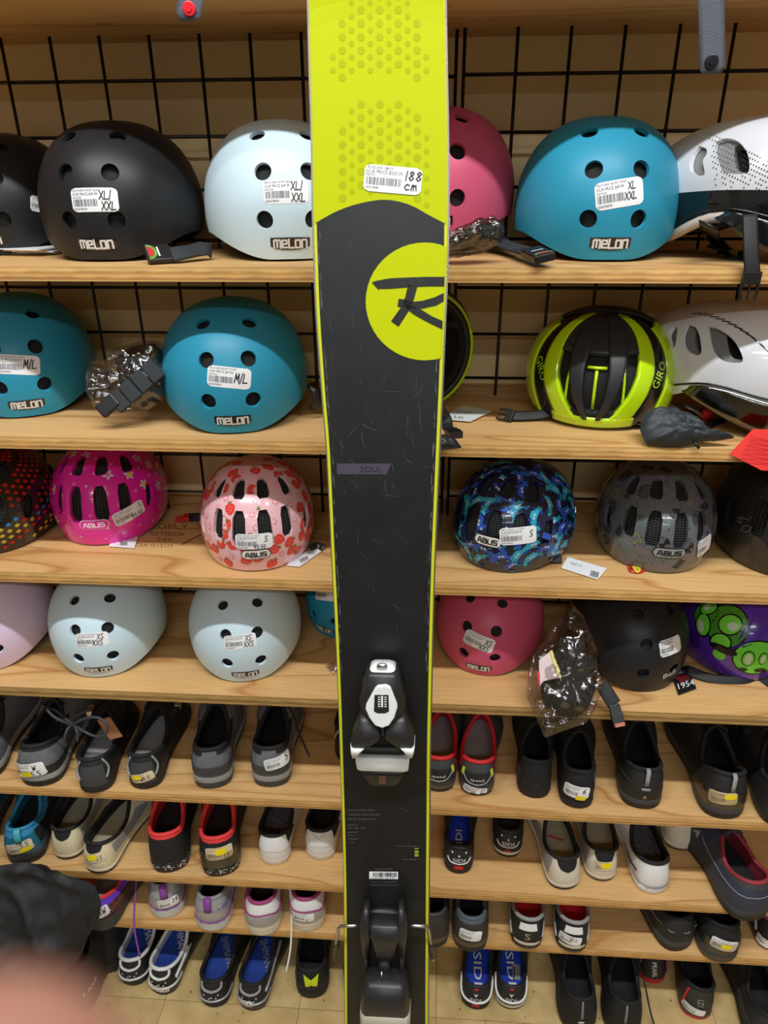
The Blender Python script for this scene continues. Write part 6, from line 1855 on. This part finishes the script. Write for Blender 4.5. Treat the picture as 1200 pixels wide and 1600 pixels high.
s1 = strap('chin_strap', [ony(1172, 335, .985), ony(1173, 375, .972), ony(1174, 405, .966), ony(1176, 428, .964)], .019, M_STRAP, ar2, up=(0, -1, 0))
p = ony(1176, 424, .962); buckle('buckle', basis(p, V((1, 0, 0)), V((0, 0, -1)), V((0, -1, 0))), M_BUCK, s1, .022, .034)
strap('chin_strap', [onz(1100, 370, zt+.03), onz(1125, 392, zt+.006), onz(1150, 402, zt+.004), onz(1170, 398, zt+.006)], .020, M_STRAP, ar2)
strap('fit_band', [onz(1108, 352, zt+.05), onz(1112, 375, zt+.022), onz(1130, 390, zt+.012)], .03, M_BUCK, ar2)

# ------------------------------------------------------------------ soft and crumpled things
def resample(poly, n):
    P = [V(p) for p in poly]; L_ = [0]
    for a, b in zip(P, P[1:]+P[:1]): L_.append(L_[-1]+(b-a).length)
    out = []
    for k in range(n):
        d = L_[-1]*k/n
        for i in range(len(P)):
            if d <= L_[i+1]:
                t = (d-L_[i])/(L_[i+1]-L_[i]); out.append(P[i].lerp(P[(i+1) % len(P)], t)); break
    return out
def pouch(name, outline, nrm, bulge, m, parent=None, seed=0, crumple=.006, nscale=25, n=48, nr=10, back=.4, power=.5, sharp=False, folds=0.0):
    """puffy closed skin stretched over an outline; nrm points out of its face"""
    P = resample(outline, n); nrm = V(nrm).normalized(); c = sum(P, V((0, 0, 0)))/n
    g = G(); rings = []
    off = V((seed*3.1, seed*1.7, seed*.3))
    def disp(q, amp):
        v_ = mnoise.fractal(q*nscale+off, .9, 2.0, 4)
        if sharp: v_ = abs(v_)*2-.5
        e = 0.0
        if folds:
            a_ = (q.x*.8+q.z*.6)*42+2.6*mnoise.noise(q*9+off); e = folds*(1-abs(math.sin(a_)))**2*(.5+.5*mnoise.noise(q*5))
        return v_*amp+e
    for sgn, b in ((1, bulge), (-1, bulge*back)):
        rs = []
        for j in range(nr):
            f = j/nr; r = 1-f
            ring = []
            for p in P:
                q = c+(p-c)*r
                h = b*(max(0, 1-r*r))**power
                ring.append(q+nrm*(sgn*h+(disp(q+V((0, 0, sgn)), crumple) if j else disp(p, crumple*.3))))
            rs.append(ring)
        top = c+nrm*(sgn*b+disp(c, crumple))
        base = len(g.v)
        if sgn < 0: rs = [list(reversed(r_)) for r_ in rs]
        g.loft(rs)
        k0 = base+(nr-1)*n; g.v.append(top); ti = len(g.v)-1
        for i in range(n): g.f.append((k0+i, k0+(i+1) % n, ti)); g.mi.append(0)
    o = g.out(name, m, parent, world=parent is not None)
    return o
FILM = film_mat('clear_bag_film', (236, 234, 238), .15, .8, 15)
FOAM = MATS['black_foam']; PADG = mat('pad_charcoal', (42, 46, 50), .75, bump=.1, bscale=900)
def slant(pts, p0, n): return [onplane(x, y, p0, n) for x, y in pts]
# plastic bag with spare pads hanging over the edge of the fourth shelf
p0 = ony(880, 1095, .968); nb = V((0, -.80, .60))
bag = empty('plastic_bag', 'clear plastic bag of black pads hanging over the edge of the fourth shelf', 'bag', Matrix.Translation(p0))
ol = slant([(893, 941), (912, 962), (932, 1008), (942, 1052), (940, 1080), (928, 1112), (915, 1130), (885, 1140), (850, 1154), (842, 1130), (822, 1088), (826, 1050), (832, 1025), (848, 1005), (870, 975)], p0, nb)
pouch('bag_film', ol, nb, .040, FILM, bag, 3, .014, 14, n=72, nr=14, sharp=True)
pouch('foam_pads', slant([(885, 985), (905, 990), (926, 1030), (934, 1070), (920, 1105), (900, 1122), (868, 1118), (845, 1090), (846, 1060), (852, 1040), (868, 1010)], p0, nb), nb, .026, FOAM, bag, 5, .008, 20)
lb = pouch('paper_label', slant([(842, 1032), (862, 1016), (876, 1058), (850, 1064), (843, 1072)], p0+nb*.030, nb), nb, .002, mat('label_pink', (226, 206, 204), .6), bag, 1, .001)
part('label_stripe', slant([(859, 1017), (863, 1016), (877, 1057), (872, 1059)], p0+nb*.0335, nb), [(3, 2, 1, 0)], mat('label_yellow', (226, 216, 120), .6), lb, smooth=False, world=True)
part('label_red_end', slant([(839, 1048), (843, 1050), (844, 1068), (841, 1068)], p0+nb*.0335, nb), [(3, 2, 1, 0)], RED, lb, smooth=False, world=True)
s1 = strap('pad_strap', [onplane(938, 1068, p0, nb)+nb*.01, onplane(948, 1085, p0, nb)+nb*.01, onplane(958, 1100, p0, nb)+nb*.008], .024, PADG, bag, up=tuple(nb), thick=.22)
p = onplane(957, 1100, p0, nb)+nb*.008; d = (onplane(968, 1142, p0, nb)-onplane(957, 1100, p0, nb)).normalized()
buckle('buckle', basis(p, d.cross(nb), d, nb), M_BUCK, s1, .018, .036, prongs=False)
part('buckle_badge', [p+d*x+d.cross(nb)*y+nb*.0062 for x, y in ((.030, -.008), (.036, -.008), (.036, .008), (.030, .008))], [(0, 1, 2, 3)], mat('badge_melon', (188, 112, 84), .4), s1, smooth=False, world=True)
# bag of pads between the two teal helmets
p0 = onz(205, 600, ZS[2]+.05); p0 = ony(205, 585, 1.06); nb = V((.1, -.93, .35)).normalized()
bag2 = empty('plastic_bag', 'clear plastic bag of black pads between two teal helmets on the second shelf', 'bag', Matrix.Translation(p0))
pouch('bag_film', slant([(140, 566), (165, 562), (185, 545), (215, 534), (245, 532), (262, 545), (268, 585), (262, 620), (230, 642), (200, 644), (165, 648), (145, 636), (133, 610), (134, 580)], p0, nb), nb, .032, FILM, bag2, 8, .010, 26, n=64, nr=12, sharp=True)
pouch('foam_pads', slant([(178, 560), (205, 542), (240, 536), (262, 555), (264, 600), (250, 630), (205, 640), (190, 610)], p0, nb), nb, .024, FOAM, bag2, 9, .008, 30)
q = onplane(222, 606, p0, nb)+nb*.030; dx = (onplane(250, 580, p0, nb)-onplane(195, 628, p0, nb)).normalized(); dy = nb.cross(dx)
for k in range(4):
    M = basis(q+dx*(-.034+.0225*k), dx, dy, nb)
    bevel(G().box((-.0105, -.016, -.004), (.0105, .016, .004), M=M).out('strap_pad', PADG, bag2, smooth=False, world=True), .002)
M = basis(onplane(183, 633, p0, nb)+nb*.030, dx, dy, nb)
bk = bevel(G().box((-.020, -.011, -.006), (.012, .011, .006), M=M).out('buckle', M_BUCK, bag2, smooth=False, world=True), .002)
part('buckle_badge', [M @ V(v_) for v_ in ((-.0205, -.010, -.005), (-.0205, .010, -.005), (-.0205, .010, .005), (-.0205, -.010, .005))], [(0, 1, 2, 3)], MATS['badge_melon'], bk, smooth=False, world=True)
# crumpled wrap under the pink helmet
p0 = ony(738, 372, 1.02); nb = V((0, -.9, .43)).normalized()
wrap = pouch('plastic_wrap', slant([(660, 372), (700, 366), (740, 350), (775, 340), (790, 356), (785, 378), (755, 394), (710, 402), (660, 405)], p0, nb), nb, .030, film_mat('grey_bag_film', (190, 186, 184), .2, .9, 40), None, 12, .012, 26, sharp=True)
tag(wrap, 'crumpled clear plastic wrap under the pink helmet', 'plastic wrap')
inw = pouch('foam_pads', slant([(690, 380), (735, 356), (778, 346), (786, 360), (770, 380), (735, 392), (690, 398)], p0, nb), nb, .02, FOAM, wrap, 13, .006, 30)
# paper sheets under the left black helmet
p = onz(45, 398, ZS[1])
pap = empty('paper_stack', 'few white paper sheets under the leftmost black helmet', 'paper', Matrix.Translation((p.x, p.y, ZS[1])))
for k in range(5):
    M = Matrix.Translation((-.05+.004*(k % 3), .03-.003*k, .0006+.0022*k)) @ Matrix.Rotation(R(8-5*k), 4, 'Z')
    G().box((-.09, -.035, 0), (.09, .05, .0014), M=M).out('paper_sheet', mat('paper_white', (236, 236, 238), .6), pap, smooth=False)
# clips of the skate helmets, with their melon badge
def melon_clip(helmet_label, pts, shelf, flipx=1, dirpx=None):
    root = [o for o in COL.objects if o.get('label') == helmet_label][0]
    z = ZS[shelf]
    P = [onz(x, y, z+h) for x, y, h in pts]
    s = G().tube(P[:-1], .0135, 8, flat=.22, up=(0, -.75, .66)).out('chin_strap', PADG, root, world=True)
    p = P[-2]; d = (P[-1]-P[-2]); l = d.length; d.normalize(); x = d.cross(V((0, -.75, .66))).normalized(); n = x.cross(d)
    if n.z < 0: n = -n; x = -x
    M = basis(p, x, d, n)
    c = bevel(G().box((-.014, -.004, -.005), (.014, l, .006), M=M).out('magnet_clip', M_BUCK, root, smooth=False, world=True), .002)
    def arc(r, m, zz):
        pts_ = [(r*math.cos(math.pi*k/12), l-.002-r*math.sin(math.pi*k/12)) for k in range(13)]
        part('melon_badge', [M @ V((a, b, zz)) for a, b in pts_], [tuple(reversed(range(13)))], m, c, smooth=False, world=True)
    arc(.0125, mat('melon_green', (98, 160, 66), .4), .0064); arc(.0088, mat('melon_red', (196, 50, 56), .4), .0068)
    part('clip_label', [M @ V(v_) for v_ in ((-.008, l*.42, .0064), (.008, l*.42, .0064), (.008, l*.50, .0064), (-.008, l*.50, .0064))], [(0, 1, 2, 3)], M_LOGOL, c, smooth=False, world=True)
melon_clip('matt black helmet on the top shelf with a size XL sticker', [(330, 392, .012), (318, 388, .016), (300, 392, .014), (272, 397, .012), (262, 397, .012), (228, 399, .012)], 1)
melon_clip('teal blue helmet on the top shelf with a size XL sticker', [(775, 372, .02), (785, 380, .016), (800, 386, .014), (822, 392, .014), (830, 394, .014), (852, 404, .012)], 1)
# dial and strap behind the teal helmet of the second shelf
root = [o for o in COL.objects if o.get('label') == 'teal blue helmet on the second shelf with a size M/L sticker'][0]
G().tube([ony(486, 600, 1.09), ony(494, 612, 1.085), ony(495, 630, 1.085), ony(488, 640, 1.085)], .010, 8, flat=.5).out('fit_dial', M_BUCK, root, world=True)
# pouches of dark cloth
CLOTH = mat('dark_pouch_cloth', (44, 50, 54), .55, bump=.15, bscale=900)
zt = ZS[2]
p0 = onz(1070, 675, zt+.02); nb = V((0, -.75, .66)).normalized()
pch = pouch('cloth_pouch', slant([(1003, 652), (1012, 640), (1045, 636), (1075, 650), (1110, 672), (1150, 684), (1120, 689), (1092, 690), (1070, 697), (1040, 698), (1008, 694), (1000, 672)], p0, nb), nb, .022, CLOTH, None, 4, .010, 22, n=64, nr=12, back=.3, sharp=True)
tag(pch, 'crumpled dark cloth pouch in front of the white aero helmet', 'pouch')
for a, b in (((1084, 688), (1092, 700)), ((1080, 688), (1106, 684))):
    G().tube([onz(*a, zt+.012), onz((a[0]+b[0])/2, (a[1]+b[1])/2+1, zt+.008), onz(*b, zt+.003)], .0022, 6).out('drawstring', M_BUCK, pch)
p0 = onz(700, 690, zt+.01)
p2 = pouch('cloth_pouch', slant([(660, 684), (695, 680), (712, 686), (722, 700), (700, 703), (660, 704)], p0, nb), nb, .010, mat('satin_pouch', (36, 36, 44), .3), None, 6, .004, 30)
tag(p2, 'small black satin pouch at the shelf edge beside the ski', 'pouch')
# tags
def hangtag(label, px, z, rgb, lines, name='hang_tag', ink=(60, 60, 64), n=None):
    P = [onz(x, y, z) for x, y in px]; o = sum(P, V((0, 0, 0)))/len(P)
    me = G(); me.add([p-o for p in P]+[p-o+V((0, 0, .0012)) for p in P], [tuple(range(len(P))), tuple(reversed(range(len(P), 2*len(P))))]+[(i, len(P)+i, len(P)+(i+1) % len(P), (i+1) % len(P)) for i in range(len(P))])
    m_ = mesh(name, me.v, me.f, mat('card_%d_%d_%d' % rgb, rgb, .5), False)
    bm = bmesh.new(); bm.from_mesh(m_); bmesh.ops.recalc_face_normals(bm, faces=bm.faces); bm.to_mesh(m_); bm.free()
    t = obj(name, m_, None, Matrix.Translation(o)); t['label'] = label; t['category'] = 'tag'
    TM[t.name] = Matrix.Translation(o)
    for txt, x, y, wd, ht, rot, col in lines:
        vs, fs = text_fit(txt, 0, 0, wd, ht) if txt != '|||' else barcode2d(-wd/2, wd/2, -ht/2, ht/2, 3)
        c_, s_ = math.cos(R(rot)), math.sin(R(rot))
        out = [onz(x+a*c_+b*s_, y+a*s_-b*c_, z+.0016) for a, b in vs]
        part('tag_print', out, fs, mat('ink_%d_%d_%d' % col, col, .5), t, smooth=False, world=True)
    return t
z3 = ZS[3]
hangtag('white barcode tag lying before the blue car helmet', [(887, 871), (948, 889), (934, 906), (877, 888)], z3+.002, (238, 240, 244), [('|||', 929, 897, 13, 9, 17, (40, 40, 44)), ('SMILEY 3.0', 900, 882, 18, 3, 17, (110, 110, 114))])
hangtag('white paper tag beside the tipped yellow helmet', [(703, 646), (722, 634), (768, 643), (735, 659), (700, 656)], ZS[2]+.003, (222, 226, 226), [('RUDY PROJECT', 726, 644, 26, 3, 8, (120, 122, 124)), ('S-M', 716, 652, 14, 4, 8, (80, 80, 84))])
hangtag('white paper tag under the strawberry helmet', [(462, 868), (496, 858), (502, 862), (468, 886), (448, 884)], z3+.002, (232, 232, 236), [('|||', 475, 874, 14, 6, -28, (60, 60, 64))])
hangtag('white paper tag under the magenta helmet', [(178, 838), (216, 838), (210, 857), (170, 854)], z3+.002, (232, 234, 238), [('|||', 193, 849, 12, 6, 0, (60, 60, 64))])
t54 = hangtag('black card tag printed 1954 beside the black helmet', [(1048, 1050), (1074, 1040), (1088, 1076), (1060, 1086)], ZS[4]+.003, (22, 22, 23), [('1954', 1072, 1069, 26, 9, -17, (240, 240, 240)), ('BELL', 1064, 1050, 16, 5, -17, (236, 236, 236)), ('PROVEN', 1067, 1057, 24, 5, -17, (190, 30, 40)), ('SINCE', 1069, 1062, 16, 4, -17, (190, 30, 40))])
# the red card hangs over the shelf edge
P = [ony(1176, 672, .985), ony(1215, 672, .985), ony(1215, 736, .962), ony(1190, 735, .962), ony(1141, 710, .972)]
o = sum(P, V((0, 0, 0)))/5
g = G(); g.add([p-o for p in P]+[p-o+V((0, .0012, .0006)) for p in P], [tuple(reversed(range(5))), tuple(range(5, 10))]+[(i, (i+1) % 5, 5+(i+1) % 5, 5+i) for i in range(5)])
rt = g.out('hang_tag', mat('red_card', (226, 40, 34), .5), None, smooth=False); rt.location = o; TM[rt.name] = Matrix.Translation(o)
tag(rt, 'bright red card tag hanging over the right end of the second shelf', 'tag')
for k in range(6):
    a = ony(1172+k*-3, 682+k*7, .979-.0026*k); b = ony(1205, 690+k*7, .979-.0026*k)
    G().tube([a+V((0, -.0022, .0005)), b+V((0, -.0022, .0005))], .0004, 4).out('printed_line', mat('red_ink', (150, 20, 24), .5), rt, world=True)
# red strap end beside the strawberry helmet, small buckles of the children's helmets
def kroot(lbl): return [o for o in COL.objects if o.get('label', '').startswith(lbl)][0]
kr = kroot('glossy pale pink')
s1 = strap('chin_strap', [onz(340, 800, z3+.02), onz(322, 806, z3+.010), onz(305, 808, z3+.008), onz(292, 808, z3+.006)], .016, M_STRAP, kr)
p = onz(296, 808, z3+.008); d = (onz(268, 812, z3+.006)-p).normalized(); buckle('red_buckle', basis(p, d.cross(V((0, 0, 1))), d, V((0, 0, 1))), mat('buckle_red', (196, 36, 36), .4), s1)
s2 = strap('chin_strap', [onz(482, 858, z3+.016), onz(494, 852, z3+.008), onz(506, 856, z3+.006)], .012, M_BUCK, kr)
kb = kroot('glossy navy')
s1 = strap('chin_strap', [onz(858, 850, z3+.03), onz(866, 858, z3+.016), onz(867, 876, z3+.006)], .012, mat('strap_sky', (96, 140, 184), .6), kb)
p = onz(867, 862, z3+.014); buckle('buckle', basis(p, V((1, 0, 0)), V((0, -.8, -.5)).normalized(), V((0, -.5, .8)).normalized()), M_BUCK, s1, .018, .022, prongs=False)
strap('red_loop', [onz(757, 880, z3+.004), onz(766, 888, z3+.003), onz(782, 888, z3+.003), onz(784, 880, z3+.004)], .006, MATS['buckle_red'], kb)
kg = kroot('glossy grey')
strap('red_loop', [onz(985, 880, z3+.004), onz(986, 892, z3+.003), onz(1004, 892, z3+.003), onz(1005, 884, z3+.004)], .006, MATS['buckle_red'], kg)
strap('yellow_loop', [onz(990, 884, z3+.006), onz(996, 892, z3+.006), onz(999, 886, z3+.006)], .008, mat('strap_yellow', (220, 196, 50), .6), kg)
kp = kroot('glossy purple')
strap('chin_strap', [onz(1072, 1046, ZS[4]+.012), onz(1110, 1060, ZS[4]+.006), onz(1160, 1064, ZS[4]+.004), onz(1185, 1058, ZS[4]+.004), onz(1215, 1076, ZS[4]+.004)], .018, M_STRAP, kp)
# webbing ends hanging from the shelf above
def hanging(label, px, pyend, wpx, mstrap, mstud, lean):
    top = ony(px, 0, .966); zt0 = ZS[0]+.019
    e = ony(px+lean, pyend, .966)
    wd = wpx/FPX*1.0*(top-CAM).length*.93
    P = [V((top.x-.01, 1.05, zt0+.004)), V((top.x-.004, .99, zt0+.004)), V((top.x, .968, zt0-.004)), top, V((e.x, .964, e.z+.006)), V((e.x, .963, e.z))]
    rt_ = empty('hanging_strap', label, 'strap', Matrix.Translation(V((top.x, .966, zt0))), 'webbing straps hanging from the shelf above')
    G().tube(P, [wd/2]*4+[wd/2, wd*.36], 10, flat=.12, up=(0, -1, .02)).out('webbing', mstrap, rt_, world=True)
    c_ = ony(px+lean*.8, pyend-19, .962)
    g = G(); g.prism(circ(0, 0, .0075, 16), .004, basis(c_, V((1, 0, 0)), V((0, 0, 1)), V((0, -1, 0)))); st_ = g.out('snap_stud', mstud, rt_, smooth=False, world=True); bevel(st_, .001)
    g = G(); g.prism(circ(0, 0, .0036, 12), .0055, basis(c_, V((1, 0, 0)), V((0, 0, 1)), V((0, -1, 0)))); g.out('stud_centre', mstud, rt_, smooth=False, world=True)
WEB = mat('webbing_slate', (84, 86, 96), .75, bump=.4, bscale=500)
hanging('grey webbing strap end with a red snap stud at the top', 298, 33, 36, WEB, mat('stud_red', (232, 32, 48), .3), -2)
hanging('long grey webbing strap with a dark snap stud at top right', 1111, 116, 34, WEB, mat('stud_dark', (40, 42, 46), .3, metal=.5), 0)
# scrap of film beside the ski and a small hook under the shelf
sc = pouch('film_scrap', [onz(x, y, ZS[4]+.006) for x, y in ((508, 1040), (522, 1034), (532, 1046), (520, 1052))], (0, -.4, .9), .006, FILM, None, 2, .004, 60, n=20, nr=5, sharp=True); tag(sc, 'tiny scrap of clear plastic beside the ski', 'plastic scrap')
hk = G().tube([ony(917, 1424, 1.02), ony(917, 1434, 1.02), ony(914, 1440, 1.02), ony(910, 1437, 1.02)], .003, 8).out('metal_hook', CHR, None); tag(hk, 'small chrome hook under the middle shoe shelf', 'hook')
# ------------------------------------------------------------------ jacket and boots in the lower left
NYL = mat('black_nylon', (24, 25, 28), .62, bump=.25, bscale=40)
p0 = V((-.5, .90, .25)); nb = V((.18, -.95, .25)).normalized()
jk = pouch('cloth_bundle', [onplane(x, y, p0, nb) for x, y in ((-60, 1345), (0, 1350), (40, 1346), (70, 1352), (112, 1370), (146, 1384), (159, 1410), (154, 1440), (138, 1462), (128, 1490), (96, 1520), (70, 1560), (60, 1640), (-60, 1660), (-140, 1600), (-140, 1420))], nb, .05, NYL, None, 7, .030, 6, n=120, nr=30, folds=.022)
tag(jk, 'black nylon cloth bundle slumped in front of the shelves at lower left', 'cloth')
r, sf = shoe('tall black winter boot with white lettering beside the black bundle', 112, 1588, None, 24, dict(MTB, hc=.150, hs=.140, ht=.165, W=.112, ow=.042, yo=.10, sole=.026), (BK2, BK, RUB, BK2, BK2, BK2), 'shoes on the floor under the shelves', name='boot', cat='boot', extras=[HeelText(WH, 'LAKE', .30, .042, .012, d=40, rot=0), Panel('pull_slot', RUB, 10, 24, .7, .9, .001)])
r, sf = shoe('black winter boot behind the tall one at lower left', 162, 1522, None, 22, dict(MTB, hc=.140, hs=.130, ht=.15, W=.108, ow=.040, yo=.10), (BK2, BK, RUB, BK2, BK2, BK2), 'shoes on the floor under the shelves', name='boot', cat='boot', extras=[Strap(BK, .5, .2)])
# ------------------------------------------------------------------ the photographer's hand: one finger strays in front of the lens
def cs(x, y, z): return CAM+CR*x+CD*y+CF*z
SKIN = mat('skin', (132, 90, 76), .55, var=.06, vscale=300)
def skinmesh(chains, name):
    vs, es, rad = [], [], []
    for base, pts in chains:
        prev = base
        for (p, r) in pts:
            vs.append(tuple(p)); rad.append(r); i = len(vs)-1
            if prev is not None: es.append((prev, i))
            prev = i
    me = bpy.data.meshes.new(name); me.from_pydata(vs, es, [])
    o = bpy.data.objects.new(name, me); COL.objects.link(o)
    md = o.modifiers.new('skin', 'SKIN'); md.use_smooth_shade = True
    me.skin_vertices.new() if not me.skin_vertices else None
    for i, r in enumerate(rad):
        me.skin_vertices[0].data[i].radius = (r, r)
    me.skin_vertices[0].data[0].use_root = True
    sd_ = o.modifiers.new('sub', 'SUBSURF'); sd_.levels = 3; sd_.render_levels = 3
    bpy.context.view_layer.update()
    dg = bpy.context.evaluated_depsgraph_get()
    res = bpy.data.meshes.new_from_object(o.evaluated_get(dg))
    bpy.data.objects.remove(o)
    return res
W0 = (-.030, .190, -.030)
chains = [(None, [(cs(*W0), .022), (cs(-.034, .150, -.020), .024), (cs(-.038, .118, -.006), .022)]),
          (2, [(cs(-.036, .092, .012), .0105), (cs(-.028, .062, .030), .0085), (cs(-.020, .040, .031), .0075), (cs(-.0145, .0235, .0255), .0066), (cs(-.0125, .0185, .0235), .0056)]),
          (2, [(cs(-.050, .100, .010), .0105), (cs(-.056, .074, .032), .0088), (cs(-.050, .056, .040), .0078), (cs(-.042, .046, .036), .0066)]),
          (1, [(cs(-.056, .122, .008), .0100), (cs(-.064, .100, .030), .0084), (cs(-.058, .084, .038), .0076), (cs(-.050, .076, .034), .0062)]),
          (1, [(cs(-.054, .146, .002), .0088), (cs(-.062, .130, .022), .0072), (cs(-.057, .118, .030), .0064), (cs(-.050, .112, .028), .0054)]),
          (1, [(cs(-.010, .130, -.030), .0125), (cs(.004, .104, -.036), .0098), (cs(.008, .080, -.034), .0090), (cs(.006, .064, -.030), .0070)])]
hm = skinmesh(chains, 'hand'); hm.materials.append(SKIN)
hm.polygons.foreach_set('use_smooth', [True]*len(hm.polygons))
inv = Matrix.Translation(cs(*W0)).inverted(); hm.transform(inv)
hand = obj('hand', hm, None, Matrix.Translation(cs(*W0)))
tag(hand, 'blurred bare finger close to the lens in the lower left corner', 'hand')
